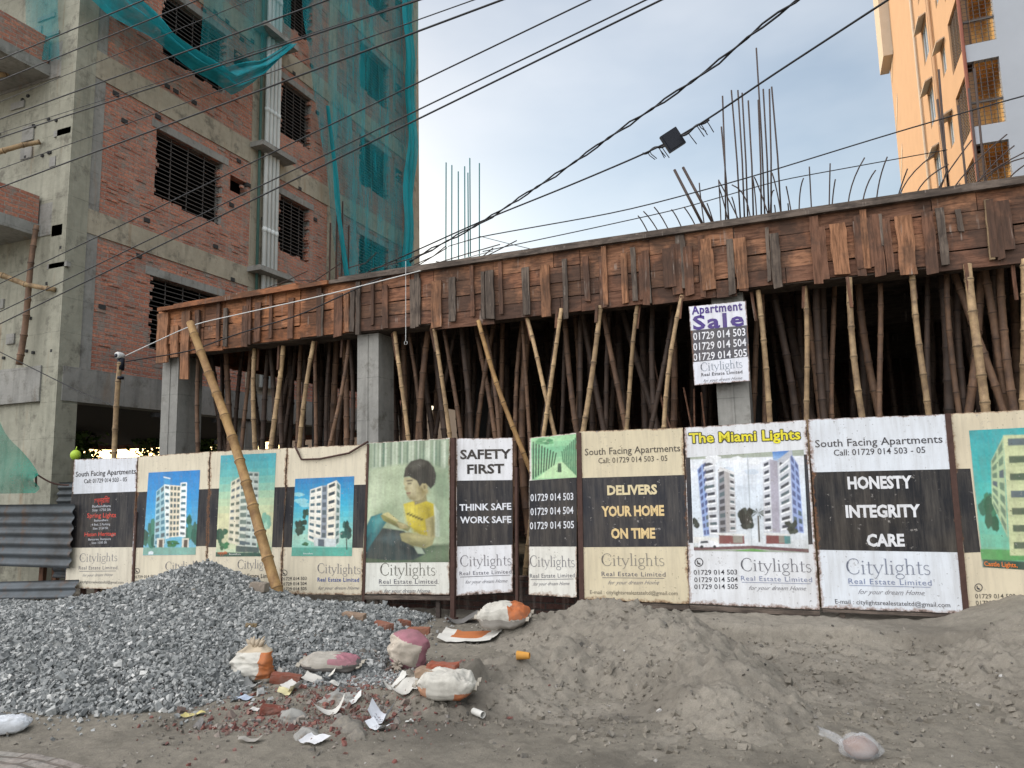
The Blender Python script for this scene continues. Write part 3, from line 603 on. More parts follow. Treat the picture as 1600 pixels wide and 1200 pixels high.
net('safety_net', 'large teal safety net hanging down the right part of the brick building', 90, 60, big, M['netbig'])
def gath(y0, z0, z1, w, sd):
    def f(u, v):
        z = z0+(z1-z0)*v; y = y0+w*(u-0.5)+0.12*sin(z*0.55+sd)+0.03*(z-z0)
        return (BX+0.42+0.07*sin(u*14+z)+0.05*sin(z*2+sd), y, z)
    return f
net('safety_net', 'bright gathered teal net edge hanging near the right corner of the brick building', 16, 40, gath(20.0, 6.6, BH, 0.55, 1), M['netthick'])
net('safety_net', 'narrow rolled teal net strip along the left edge of the large net', 8, 26, lambda u, v: (BX+0.5+0.05*sin(u*8+v*9), np.interp(6.3+5.5*v, [6.3, 7.3, 9.6, 11.8], [16.75, 16.45, 16.0, 15.6])+0.28*u*(1-0.7*v), 6.3+5.5*v), M['netthick'])
lowp = [onx(x, y, BX+0.45) for x, y in ((92, -40), (160, 20), (230, 62), (300, 110), (362, 149), (405, 124), (447, 76))]
uppp = [onx(x, y, BX+0.30) for x, y in ((160, -60), (222, 2), (262, 48), (312, 88), (350, 105), (400, 96), (450, 68))]
def lerp_list(L, u):
    k = min(int(u*(len(L)-1)), len(L)-2); t = u*(len(L)-1)-k; t = t*t*(3-2*t)*0.4+t*0.6; return np.array(L[k])*(1-t)+np.array(L[k+1])*t
def swag(u, v):
    a = lerp_list(lowp, u); b = lerp_list(uppp, u); p = a*(1-v)+b*v
    return p+np.array([0.22*sin(v*pi)+0.10*sin(v*17+u*5), 0, 0.03*sin(u*23+v*3)])
net('safety_net', 'heavy teal net swag sagging across the brick wall left of the white drain pipes', 70, 14, swag, M['netthick'])
def swag2(u, v):
    a = lerp_list(uppp[3:], u); p = np.array([a[0], a[1], a[2]+(BH-3-a[2])*v]); return p+np.array([0.08*sin(u*20+v*6), 0, 0])
net('safety_net', 'thin see-through teal net above the swag in front of the topmost window', 24, 16, swag2, M['netthin'])
q0, q1 = ony(38, -60, BY-0.15), ony(96, 84, BY-0.15)
net('safety_net', 'narrow teal net strip hanging on the pale front at the top left', 10, 12, lambda u, v: (q0[0]+(q1[0]-q0[0])*(u*0.75+0.25*(1-v)), BY-0.15+0.05*sin(u*12), q1[2]+(q0[2]-q1[2])*v-0.25*(1-v)*abs(u-0.5)), M['netthin'])
E0 = [onf(x, y, 0.55) for x, y in ((-70, 560), (-5, 640), (20, 690), (58, 742))]
def lown(u, v):
    a = lerp_list(E0, u); return np.array([a[0], a[1]+0.05*sin(u*9+v*7), a[2]*(1-v)+(1.55*v if a[2] > 1.55 else a[2]*v)])
net('safety_net', 'green teal net sagging behind the corrugated sheets at the left edge', 20, 14, lown, M['net_green'])
mb = MB(); a, b = onf(56, 740, 0.5), onf(108, 758, 0.2)
mb.tube([a*(1-t_)+b*t_+np.array([0, 0, -0.05*sin(t_*pi)]) for t_ in np.linspace(0, 1, 8)], 0.012, 5); mb.tube([a, a+np.array([0.02, 0, -0.18])], 0.015, 5)
tag(mb.build('rope', M['rust'], None, loc=tuple(a)), 'thin dark rope tying the green net to the left end of the hoarding', 'rope')

# ------------------------------------------------------------------ storey under construction: slab edge formwork, columns, rebar
SY = 8.9; SX0 = -9.87; SX1 = 8.5; ZB = 3.75; ZT = 4.575
UB = thing('building_under_construction', 'one storey building under construction with timber formwork along its slab edge, propped on bamboo', 'building', (SX0, SY, 0))
mb = MB(); mb.box((SX0+0.03, SY+0.05, 4.36), (SX1, 20.4, 4.54)); mb.box((SX0+0.05, SY+0.06, ZB+0.04), (SX1, SY+0.36, 4.35))
for y in (12.8, 16.6): mb.box((SX0+0.05, y, 3.9), (SX1, y+0.3, 4.355))
mb.build('slab', M['wood_grey'], UB)
rf = random.Random(11); x = SX0; bay = 0
while x < SX1:
    w = rf.uniform(0.9, 1.25) if bay else 1.0; x2 = min(x+w, SX1); mb = MB(); z = ZB+rf.uniform(-0.09, 0.03); k = 0
    rows = 4; hgt = (ZT-0.05-z)/rows
    for r in range(rows):
        xa = x
        while xa < x2-0.02:
            xb = min(xa+rf.uniform(0.35, 1.2), x2); xb = x2 if x2-xb < 0.15 else xb
            dy = rf.uniform(-0.012, 0.012); gap = 0.004
            mb.obox((xa+gap, SY-0.012+dy, z+r*hgt+gap+rf.uniform(-0.006, 0.006)), (xb-xa-2*gap, 0, rf.uniform(-0.012, 0.012)), (0, 0.03, 0), (0, 0, hgt-2*gap))
            xa = xb
    px_ = x
    mb.build('formwork_panel', M['wood_orange'] if px_ < -6.4 else M['wood'], UB); x = x2; bay += 1
mb = MB(); mb.box((SX0-0.012, SY+0.02, ZB), (SX0+0.02, 20.4, ZT)); mb.build('formwork_end', M['wood_orange'], UB)
mb = MB(); mb.box((SX0, SY+0.03, ZB+0.005), (SX1, SY+0.40, ZB+0.035)); mb.build('formwork_soffit', M['wood_grey'], UB)
z2 = lambda x, y: (x/2.857, 420+y/2.857); z3 = lambda x, y: (500+x/2.857, 400+y/2.857); z4 = lambda x, y: (1000+x/2.608, 200+y/2.608)
BATS = [(z2, 725, 200, 420, 45, 'o'), (z2, 778, 255, 395, 30, 'o'), (z2, 825, 190, 490, 34, 'o'), (z2, 880, 185, 330, 18, 'w'), (z2, 1005, 175, 345, 16, 'd'), (z2, 1095, 165, 345, 24, 'w'), (z2, 1150, 150, 328, 24, 'w'), (z2, 1297, 130, 310, 22, 'w'), (z2, 1430, 110, 302, 22, 'd'), (z2, 1508, 110, 305, 34, 'w'), (z2, 1545, 105, 280, 20, 'o'),
 (z3, 145, 150, 335, 18, 'd'), (z3, 290, 130, 322, 22, 'w'), (z3, 412, 105, 322, 20, 'd'), (z3, 440, 100, 302, 16, 'd'), (z3, 520, 110, 322, 42, 'o'), (z3, 590, 95, 292, 28, 'd'), (z3, 728, 70, 278, 14, 'd'), (z3, 757, 65, 278, 34, 'd'), (z3, 918, 50, 262, 30, 'd'), (z3, 1005, 40, 272, 38, 'o'), (z3, 1095, 12, 282, 20, 'd'), (z3, 1262, 0, 232, 28, 'w'), (z3, 1434, -5, 195, 18, 'w'), (z3, 1462, -10, 218, 20, 'd'), (z3, 1556, -20, 138, 46, 'w'),
 (z4, 25, 500, 720, 28, 'w'), (z4, 118, 490, 650, 46, 'w'), (z4, 200, 482, 685, 34, 'w'), (z4, 275, 495, 662, 50, 'o'), (z4, 372, 452, 682, 26, 'd'), (z4, 412, 448, 655, 46, 'o'), (z4, 524, 405, 628, 14, 'd'), (z4, 552, 428, 655, 36, 'd'), (z4, 742, 402, 620, 36, 'w'), (z4, 812, 388, 596, 62, 'o'), (z4, 892, 378, 602, 34, 'w'), (z4, 984, 350, 480, 12, 'd'), (z4, 1010, 368, 590, 30, 'w'), (z4, 1085, 355, 597, 66, 'o'), (z4, 1182, 340, 597, 46, 'w'), (z4, 1300, 330, 420, 22, 'd'), (z4, 1425, 290, 538, 20, 'g'), (z4, 1458, 300, 540, 30, 'w')]
MATB = {'o': M['batten_orange'], 'w': M['batten'], 'd': M['batten_grey'], 'g': M['bam_pale']}
def add_batten(xc, zt, zb, w, mk, rd):
    mb = MB(); n = 7; lean = rd.uniform(-0.012, 0.012); th = rd.uniform(0.022, 0.038); y0 = SY-0.028
    L = []; 
    for i in range(n):
        t_ = i/(n-1); z = zt+(zb-zt)*t_; j = rd.uniform(-0.05, 0.05)*w; hw = w/2*(1+rd.uniform(-0.06, 0.06)); L.append((xc-hw+j+lean*t_, xc+hw+j+lean*t_, z, z+(rd.uniform(-0.02, 0.02) if i == n-1 else 0)))
    yb = y0-th
    vs = []; fs = []
    for a, b, za, zb_ in L: vs += [(a, yb, za), (b, yb, zb_), (b, y0, zb_), (a, y0, za)]
    for i in range(n-1):
        for k in range(4): fs.append((i*4+k, (i+1)*4+k, (i+1)*4+(k+1) % 4, i*4+(k+1) % 4))
    fs += [(0, 1, 2, 3), tuple((n-1)*4+k for k in (3, 2, 1, 0))]
    mb.add(vs, fs); mb.build('batten', MATB[mk], UB, False)
for cv, bx, bt, bb, bw, mk in BATS:
    a = ony(*cv(bx, bt), SY-0.05); b = ony(*cv(bx, bb), SY-0.05); sc = 1/(2.857 if cv is not z4 else 2.608)
    wm = bw*sc*np.linalg.norm(ony(*cv(bx, bt), SY)-ony(cv(bx, bt)[0]+1, cv(bx, bt)[1], SY))
    add_batten((a[0]+b[0])/2, min(a[2], ZT-0.07), b[2], wm*1.05, mk, rf)
for i in range(17): add_batten(rf.uniform(-2.6, 2.4), ZT-rf.uniform(0.06, 0.2), ZB-rf.uniform(-0.1, 0.05), rf.uniform(0.05, 0.12), rf.choice('wwdow'), rf)
for i in range(9): add_batten(-8.6+i*0.62+rf.uniform(-0.2, 0.2), ZT-0.08, ZB-rf.uniform(-0.08, 0.04), rf.uniform(0.04, 0.09), rf.choice('wdw'), rf)
for i in range(9): add_batten(2.6+i*0.62+rf.uniform(-0.15, 0.15), ZT-0.08, ZB-rf.uniform(-0.05, 0.12), rf.uniform(0.06, 0.14), rf.choice('owd'), rf)
mb = MB(); mb.obox((-6.55, SY-0.10, ZT-0.06), (SX1+6.55, 0, 0), (0, 0.075, 0), (0, 0, 0.05)); mb.obox((-6.3, SY-0.03, ZT+0.0), (SX1+6.3, 0, 0), (0, 0.12, 0), (0, 0, 0.045)); mb.build('edge_rail', M['wood_grey'], UB)
a = ony(247, 484, SY-0.12); b = ony(512, 441, SY-0.12); mb = MB(); mb.obox((a[0], SY-0.14, a[2]-0.03), (b[0]-a[0], 0, b[2]-a[2]), (0, 0.34, 0.05), (0, 0, 0.06)); mb.obox((a[0]+0.3, SY-0.09, a[2]+0.035), (b[0]-a[0]-0.9, 0, b[2]-a[2]), (0, 0.2, 0.03), (0, 0, 0.035)); mb.build('loose_plank', M['wood_orange'], UB)
a = ony(1345, 318, SY+0.3); mb = MB(); mb.box((a[0], SY+0.12, ZT-0.02), (SX1, SY+0.30, ZT+0.10)); mb.build('timber_kerb', M['wood_grey'], UB)
for x, w, d in ((-9.87, 0.35, 0.52), (-6.06, 0.36, 0.42), (-0.99, 0.37, 0.45), (4.2, 0.37, 0.45)):
    mb = MB(); y0 = SY+0.12; mb.box((x, y0, 0), (x+w, y0+d, ZB-0.005)); mb.box((x+w*0.45, y0-0.012, 0), (x+w*0.52, y0, ZB-0.02)); mb.build('column', M['conc'], UB)
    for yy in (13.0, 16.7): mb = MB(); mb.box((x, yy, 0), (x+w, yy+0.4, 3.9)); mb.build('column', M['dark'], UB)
# rear and side walls that close the ground floor
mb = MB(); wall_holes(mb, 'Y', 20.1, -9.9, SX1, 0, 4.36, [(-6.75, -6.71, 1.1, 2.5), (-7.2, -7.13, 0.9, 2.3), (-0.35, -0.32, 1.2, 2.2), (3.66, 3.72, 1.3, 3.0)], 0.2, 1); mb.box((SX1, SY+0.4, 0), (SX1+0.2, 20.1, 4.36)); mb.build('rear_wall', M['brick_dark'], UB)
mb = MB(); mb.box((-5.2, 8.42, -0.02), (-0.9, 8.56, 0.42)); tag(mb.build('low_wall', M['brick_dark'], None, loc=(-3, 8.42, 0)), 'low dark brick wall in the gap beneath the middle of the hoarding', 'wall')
def rod(p, r=0.009, mat='rebar', name='rebar'):
    mb = MB(); mb.tube(p, r, 5); return mb.build(name, M[mat], UB, True)
z5 = lambda x, y: (640+x/1.667, y/1.667)
for xb, yb, xt, yt in [(832, 590, 812, 330), (822, 590, 815, 250), (862, 585, 838, 235), (872, 585, 855, 235), (880, 585, 866, 242), (895, 580, 882, 262), (925, 580, 903, 125), (915, 580, 908, 260), (935, 575, 921, 232), (940, 575, 937, 232), (968, 570, 943, 226)]:
    Y = SY+rf.uniform(0.15, 0.5); a = ony(*z5(xb, yb), Y); b = ony(*z5(xt, yt), Y); a[2] = 4.5; rod([a, (a+b)/2+np.array([0.01, 0, 0]), b], 0.0105)
for xb, xt, yt in [(695, 697, 254), (704, 706, 258), (715, 716, 268), (725, 726, 260), (731, 731, 270), (734, 734, 247), (747, 749, 255)]:
    Y = 12.8+rf.uniform(-0.1, 0.3); a = ony(xb, 405, Y); b = ony(xt, yt, Y); a[2] = 4.5; rod([a, (a+b)/2, b], 0.013, 'rebar_teal')
BENT = [((45, 440), (20, 400), (0, 370)), ((90, 432), (55, 390), (22, 352)), ((130, 427), (95, 375), (65, 335)), ((185, 422), (158, 380), (135, 345)), ((238, 418), (212, 372), (185, 335)), ((310, 410), (292, 360), (278, 320)), ((265, 410), (250, 300), (247, 238)), ((400, 390), (388, 330), (378, 295)), ((415, 362), (370, 310), (325, 228)), ((450, 370), (430, 290), (378, 246)), ((475, 372), (470, 280), (460, 205)), ((530, 365), (490, 260), (468, 215)), ((578, 362), (560, 270), (540, 198)), ((620, 358), (608, 300), (597, 252)), ((526, 350), (535, 290), (548, 268)), ((648, 362), (652, 270), (667, 220)), ((699, 348), (695, 260), (690, 173)), ((770, 350), (772, 260), (774, 160)), ((778, 340), (786, 280), (795, 224)), ((845, 340), (862, 240), (913, 137)), ((903, 330), (922, 245), (957, 188)), ((960, 312), (975, 220), (1004, 134)), ((1040, 322), (1062, 245), (1085, 182)), ((1045, 300), (1090, 215), (1192, 125)), ((1118, 290), (1160, 220), (1250, 165)), ((1200, 300), (1235, 215), (1343, 68)), ((1198, 298), (1225, 245), (1245, 180)), ((1255, 285), (1340, 170), (1485, 45)), ((1325, 285), (1420, 170), (1515, 90)), ((1325, 285), (1400, 200), (1580, 105)), ((1390, 260), (1440, 180), (1570, 135)), ((1465, 262), (1520, 190), (1590, 150)), ((330, 400), (328, 320), (325, 225)), ((366, 392), (348, 330), (325, 250)), ((550, 362), (552, 345), (550, 328)), ((605, 358), (606, 340), (604, 322))]
for tri in BENT:
    Y = SY+rf.uniform(0.02, 0.25); P = [ony(*z4(*q), Y) for q in tri]; P[0][2] = min(P[0][2], 4.55); c = 2*P[1]-(P[0]+P[2])/2
    rod([(1-u)**2*P[0]+2*u*(1-u)*c+u*u*P[2]+np.array([0, -0.12*u*u, 0]) for u in np.linspace(0, 1, 7)], 0.0078)
for a, b in (((265, 412), (140, 170)), ((310, 412), (175, 160))): rod([ony(*z4(*a), SY+0.05), ony(*z4(*b), SY+0.02)], 0.018)
z6 = lambda x, y: (1340+x/3.75, y/3.75)
for a, b in (((520, 1092), (475, 408)), ((540, 1092), (468, 582)), ((632, 1056), (590, 618)), ((705, 1052), (652, 518)), ((735, 1032), (685, 402))):
    Y = 11.5; p, q = ony(*z6(*a), Y), ony(*z6(*b), Y); p[2] = 4.5; rod([p, q], 0.016)
ms_ = MB()
for i in range(34):          # loose mesh ends at the left
    u = rf.random(); xx = -8.0+3.6*u; a = np.array([xx+rf.uniform(-0.3, 0.3), SY+rf.uniform(0.1, 1.6), 4.58+rf.uniform(0, 0.20)*(1.3 if -6.6 < xx < -4.6 else 0.7)]); an = rf.choice([0.2, -0.25, 2.9, 1.2]); L = rf.uniform(0.5, 1.5)
    ms_.tube([a, a+np.array([L*cos(an)*0.6, L*sin(an)*0.3, rf.uniform(0.0, 0.10)]), a+np.array([L*cos(an), L*sin(an)*0.6, rf.uniform(-0.02, 0.30)])], 0.008, 5)
for i in range(20):
    xx = rf.uniform(-4.6, -1.2); a = np.array([xx, SY+rf.uniform(0.1, 0.6), 4.58]); ms_.tube([a, a+np.array([rf.uniform(-0.5, 0.5), 0.1, 0.08]), a+np.array([rf.uniform(0.7, 1.2), 0.2, rf.uniform(0, 0.06)])], 0.007, 5)
o = ms_.build('rebar_mesh', M['rebar'], UB); o['kind'] = 'stuff'
for x in (-6.35, -6.2, -5.9, -5.75): rod([(x, SY+1.6, 4.5), (x+0.03, SY+1.6, 5.15+rf.uniform(-0.1, 0.15))], 0.010)

# ------------------------------------------------------------------ bamboo props under the formwork
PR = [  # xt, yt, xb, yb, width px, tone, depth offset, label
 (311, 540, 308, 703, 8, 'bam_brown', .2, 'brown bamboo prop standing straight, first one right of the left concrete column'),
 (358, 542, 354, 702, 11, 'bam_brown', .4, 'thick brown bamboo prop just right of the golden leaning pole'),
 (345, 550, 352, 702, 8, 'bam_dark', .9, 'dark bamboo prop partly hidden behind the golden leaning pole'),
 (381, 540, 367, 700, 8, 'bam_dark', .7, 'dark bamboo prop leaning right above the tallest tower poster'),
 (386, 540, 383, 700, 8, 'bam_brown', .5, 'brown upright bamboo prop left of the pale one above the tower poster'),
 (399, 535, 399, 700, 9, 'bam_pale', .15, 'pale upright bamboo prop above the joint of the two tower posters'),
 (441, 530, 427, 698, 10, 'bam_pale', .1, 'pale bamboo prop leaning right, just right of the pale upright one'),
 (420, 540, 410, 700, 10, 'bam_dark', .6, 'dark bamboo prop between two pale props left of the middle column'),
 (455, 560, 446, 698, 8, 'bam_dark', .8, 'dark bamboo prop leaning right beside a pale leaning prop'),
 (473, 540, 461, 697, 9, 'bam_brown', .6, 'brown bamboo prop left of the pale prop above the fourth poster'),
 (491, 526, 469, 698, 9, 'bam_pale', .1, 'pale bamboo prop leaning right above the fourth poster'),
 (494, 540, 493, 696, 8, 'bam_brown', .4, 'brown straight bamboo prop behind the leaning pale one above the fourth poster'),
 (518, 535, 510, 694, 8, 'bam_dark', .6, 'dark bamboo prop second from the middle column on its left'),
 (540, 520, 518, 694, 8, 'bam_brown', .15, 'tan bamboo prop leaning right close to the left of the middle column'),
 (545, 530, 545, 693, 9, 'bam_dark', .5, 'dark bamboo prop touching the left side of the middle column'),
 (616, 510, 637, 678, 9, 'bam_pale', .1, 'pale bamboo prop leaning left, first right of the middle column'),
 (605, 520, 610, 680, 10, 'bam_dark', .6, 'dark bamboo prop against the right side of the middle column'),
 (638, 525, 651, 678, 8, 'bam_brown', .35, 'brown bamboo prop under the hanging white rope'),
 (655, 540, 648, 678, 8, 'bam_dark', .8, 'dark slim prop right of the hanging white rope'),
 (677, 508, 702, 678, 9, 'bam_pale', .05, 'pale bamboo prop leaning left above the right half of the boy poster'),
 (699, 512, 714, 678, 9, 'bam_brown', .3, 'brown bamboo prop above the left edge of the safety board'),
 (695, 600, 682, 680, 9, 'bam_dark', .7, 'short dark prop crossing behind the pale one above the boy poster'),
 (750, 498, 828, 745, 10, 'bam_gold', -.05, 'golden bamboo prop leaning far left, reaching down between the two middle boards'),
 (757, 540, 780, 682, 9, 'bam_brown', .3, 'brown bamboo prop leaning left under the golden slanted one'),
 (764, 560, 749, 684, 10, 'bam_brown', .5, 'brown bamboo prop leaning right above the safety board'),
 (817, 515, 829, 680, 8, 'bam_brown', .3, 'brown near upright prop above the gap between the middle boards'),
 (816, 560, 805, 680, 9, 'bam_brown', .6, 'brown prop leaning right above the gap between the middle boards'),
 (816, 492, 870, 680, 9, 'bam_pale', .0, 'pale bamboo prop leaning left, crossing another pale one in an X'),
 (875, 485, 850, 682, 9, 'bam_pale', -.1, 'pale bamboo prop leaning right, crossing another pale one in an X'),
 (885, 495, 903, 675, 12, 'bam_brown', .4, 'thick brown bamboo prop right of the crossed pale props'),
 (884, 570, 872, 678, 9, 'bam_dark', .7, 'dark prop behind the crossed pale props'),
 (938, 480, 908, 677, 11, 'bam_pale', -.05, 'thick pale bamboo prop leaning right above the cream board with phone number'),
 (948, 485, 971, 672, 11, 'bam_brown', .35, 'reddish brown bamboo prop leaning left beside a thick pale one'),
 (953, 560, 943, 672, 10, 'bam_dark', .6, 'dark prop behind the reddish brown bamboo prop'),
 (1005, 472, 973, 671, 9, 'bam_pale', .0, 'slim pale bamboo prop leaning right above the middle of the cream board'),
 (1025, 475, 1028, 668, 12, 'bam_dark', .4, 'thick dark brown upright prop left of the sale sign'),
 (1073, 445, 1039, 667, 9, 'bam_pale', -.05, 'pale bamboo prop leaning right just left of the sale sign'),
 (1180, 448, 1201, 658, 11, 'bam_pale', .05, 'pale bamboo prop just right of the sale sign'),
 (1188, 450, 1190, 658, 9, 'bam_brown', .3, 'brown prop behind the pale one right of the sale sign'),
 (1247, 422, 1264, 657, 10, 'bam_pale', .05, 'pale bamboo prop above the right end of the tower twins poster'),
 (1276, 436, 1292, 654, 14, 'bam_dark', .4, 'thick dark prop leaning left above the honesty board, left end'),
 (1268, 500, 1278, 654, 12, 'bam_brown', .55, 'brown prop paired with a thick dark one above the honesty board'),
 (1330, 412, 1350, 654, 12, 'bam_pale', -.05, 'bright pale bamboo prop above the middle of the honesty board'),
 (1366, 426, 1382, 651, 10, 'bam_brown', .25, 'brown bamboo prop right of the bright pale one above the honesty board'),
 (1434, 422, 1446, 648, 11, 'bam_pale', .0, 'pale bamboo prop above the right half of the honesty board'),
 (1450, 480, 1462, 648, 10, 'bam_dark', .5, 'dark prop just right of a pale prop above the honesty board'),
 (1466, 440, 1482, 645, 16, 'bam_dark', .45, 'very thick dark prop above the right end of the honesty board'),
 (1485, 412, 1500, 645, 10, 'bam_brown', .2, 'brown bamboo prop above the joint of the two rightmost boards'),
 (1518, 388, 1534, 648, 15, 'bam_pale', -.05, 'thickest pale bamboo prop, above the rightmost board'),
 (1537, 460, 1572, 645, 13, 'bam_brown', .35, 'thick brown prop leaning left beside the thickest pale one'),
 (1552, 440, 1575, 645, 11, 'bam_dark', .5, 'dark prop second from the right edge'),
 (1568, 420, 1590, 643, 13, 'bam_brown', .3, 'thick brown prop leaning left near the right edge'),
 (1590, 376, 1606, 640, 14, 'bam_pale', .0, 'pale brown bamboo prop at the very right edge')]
for i, (xt, yt, xb, yb, w, mk, dy, lab) in enumerate(PR):
    Y = SY+0.06+dy*1.3 if dy >= 0 else SY-0.06+dy*0.4
    a = ony(xt, yt, Y); b = ony(xb, yb, Y); dv = (b-a)/(b[2]-a[2])
    zt = (ZB-0.015 if Y < SY+0.42 else 4.30); zt = min(zt, ZB+0.05) if dy < 0 else zt
    top = a+dv*(zt-a[2]); bot = a+dv*(0.0-a[2]); r = w*np.linalg.norm(ony(xb, yb, Y)-EYE)/FPX*0.5*0.86
    pr = tag(bamboo('bamboo_prop', bot, top, r, M[mk], 100+i, None, 0.045), lab, 'bamboo prop', 'bamboo props under the formwork')
    if mk == 'bam_pale' or i % 4 == 1:
        rc = random.Random(i); L_ = rc.uniform(0.22, 0.42); sd = rc.choice([-1, 1]); dn = (bot-top)/np.linalg.norm(bot-top); o_ = top+np.array([sd*(r+0.012), -0.01, 0]); e_ = dn*L_+np.array([-sd*0.02, 0, 0])
        mb = MB(); mb.obox(o_-np.array([0.017, 0, 0]), (0.034, 0, 0), (0, 0.022, 0), e_); cl = mb.build('cleat', M['batten'], None); cl.location = (0, 0, 0); cl.parent = pr; cl.location = (-bot[0], -bot[1], -bot[2])
protos = []
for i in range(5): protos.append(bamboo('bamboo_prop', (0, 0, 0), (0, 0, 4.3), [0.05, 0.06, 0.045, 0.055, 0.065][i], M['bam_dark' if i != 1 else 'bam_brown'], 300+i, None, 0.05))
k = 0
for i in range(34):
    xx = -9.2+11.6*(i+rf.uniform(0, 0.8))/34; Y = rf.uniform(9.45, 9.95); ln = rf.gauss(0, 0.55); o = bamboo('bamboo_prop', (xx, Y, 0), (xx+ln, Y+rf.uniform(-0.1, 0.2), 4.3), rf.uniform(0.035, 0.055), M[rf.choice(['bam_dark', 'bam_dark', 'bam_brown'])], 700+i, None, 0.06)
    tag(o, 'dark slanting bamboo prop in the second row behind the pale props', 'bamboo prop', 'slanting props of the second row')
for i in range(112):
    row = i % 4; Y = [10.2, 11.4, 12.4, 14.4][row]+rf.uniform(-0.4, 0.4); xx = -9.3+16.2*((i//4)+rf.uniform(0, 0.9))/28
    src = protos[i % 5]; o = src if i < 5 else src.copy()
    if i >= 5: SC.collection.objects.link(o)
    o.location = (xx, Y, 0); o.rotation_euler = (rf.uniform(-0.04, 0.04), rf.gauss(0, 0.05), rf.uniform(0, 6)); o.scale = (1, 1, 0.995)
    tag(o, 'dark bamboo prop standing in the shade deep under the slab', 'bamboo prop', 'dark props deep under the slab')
# short timber wedges nailed beside prop heads, thin sticks stored inside
for a, b, lab in [((1476, 968), (1600, 1170), 0), ((1492, 960), (1590, 1168), 1)]:
    pass
for i, (a, b) in enumerate([((40, 968), (115, 1195)), ((57, 945), (105, 1195)), ((178, 1058), (205, 1195)), ((250, 1078), (262, 1195)), ((220, 1065), (222, 1195))]):
    p, q = ony(*z4(*a), SY+0.7), ony(*z4(*b), SY+0.45); mb = MB(); d_ = (q-p)/np.linalg.norm(q-p); mb.tube([p, q+d_*0.9], 0.011, 5)
    tag(mb.build('stick', M['batten'], None, loc=tuple(q+d_*0.9)), ['thin pale stick leaning under the slab left of the sale sign', 'second thin stick of the pair left of the sale sign, the taller one', 'thin stick standing below the sale sign, left of the column', 'thin stick standing against the column below the sale sign', 'dark thin stick between two pale ones below the sale sign'][i], 'stick', 'sticks stored under the slab')
# hanging rope
a = ony(634, 408, SY-0.12); b = ony(634, 533, SY-0.12); mb = MB(); mb.tube([a, (a+b)/2, b], 0.0045, 5); mb.tube([b+0.025*np.array([cos(q), 0, sin(q)-1]) for q in np.linspace(0, 2*pi, 9)], 0.004, 4)
tag(mb.build('hanging_rope', M['white_cable'], None, loc=tuple(b)), 'white rope with a small loop hanging down from the formwork edge', 'rope')
# golden pole leaning on the formwork
b = on_ground(441, 928); a = ony(300, 503, b[1]+0.62)
tag(bamboo('bamboo_pole', b-np.array([0, 0, 0.05]), a, 0.066, M['bam_gold'], 41, None, 0.02), 'long golden bamboo pole leaning from the gravel across the hoarding to the formwork end', 'bamboo pole')

# ------------------------------------------------------------------ lettering
_tc = {}
def text_mesh(s, bold=0.0, shear=0.0, space=1.0):
    key = (s, bold, shear, space)
    if key in _tc: return _tc[key]
    cu = bpy.data.curves.new('lettering', 'FONT'); cu.body = s; cu.size = 1; cu.resolution_u = 2; cu.offset = bold; cu.shear = shear; cu.space_character = space; cu.fill_mode = 'FRONT'
    ob = bpy.data.objects.new('lettering', cu); SC.collection.objects.link(ob); bpy.context.view_layer.update()
    dg = bpy.context.evaluated_depsgraph_get(); me = ob.evaluated_get(dg).to_mesh()
    V = np.array([v.co[:] for v in me.vertices]).reshape(-1, 3); F = [tuple(p.vertices) for p in me.polygons]
    ob.evaluated_get(dg).to_mesh_clear(); bpy.data.objects.remove(ob); bpy.data.curves.remove(cu)
    if len(V): V = V[:, :2].copy(); V[:, 0] -= V[:, 0].min(); V[:, 0] /= V[:, 0].max(); V[:, 1] /= 0.70
    _tc[key] = (V, F); return _tc[key]
def arc(cx, cy, rx, ry, a0, a1, n=12): return [(cx+rx*cos(radians(a0+(a1-a0)*i/n)), cy+ry*sin(radians(a0+(a1-a0)*i/n))) for i in range(n+1)]
# a light roman face with slab serifs for the developer's name: strokes (points, width), advance
RG = {
 'C': ([(arc(.40, .5, .36, .50, 50, 310, 18), .05), ([(.63, .88), (.66, .70)], .035), ([(.63, .12), (.66, .28)], .035), (arc(.40, .5, .36, .48, 140, 220, 6), .10)], .74),
 'i': ([([(.14, 0), (.14, .60)], .075), ([(.03, .015), (.25, .015)], .03), ([(.04, .58), (.14, .60)], .03), ([(.10, .82), (.18, .82)], .09)], .29),
 't': ([([(.16, .06), (.16, .80)], .07), ([(.03, .60), (.34, .60)], .035), (arc(.27, .09, .11, .09, 180, 320, 6), .04)], .36),
 'y': ([([(.06, .60), (.27, .06)], .075), ([(.50, .60), (.24, -.06), (.14, -.24), (.05, -.25)], .035), ([(0, .60), (.17, .60)], .03), ([(.40, .60), (.57, .60)], .03)], .55),
 'l': ([([(.14, 0), (.14, 1.0)], .075), ([(.03, .015), (.25, .015)], .03), ([(.04, .98), (.14, 1.0)], .03)], .28),
 'g': ([(arc(.24, .40, .17, .20, 0, 360, 16), .05), ([(.14, .22), (.10, .12), (.20, .05), (.38, .02)], .045), (arc(.25, -.13, .21, .15, 60, -270, 16), .045), ([(.36, .54), (.48, .62)], .045)], .51),
 'h': ([([(.12, 0), (.12, 1.0)], .07), ([(.02, .98), (.12, 1.0)], .03), ([(.02, .015), (.22, .015)], .03), (arc(.27, .42, .15, .18, 180, 0, 10), .045), ([(.42, .42), (.42, 0)], .07), ([(.32, .015), (.52, .015)], .03)], .56),
 's': ([(arc(.19, .45, .13, .145, 30, 270, 10), .045), (arc(.19, .15, .14, .15, 90, -150, 10), .05)], .38)}
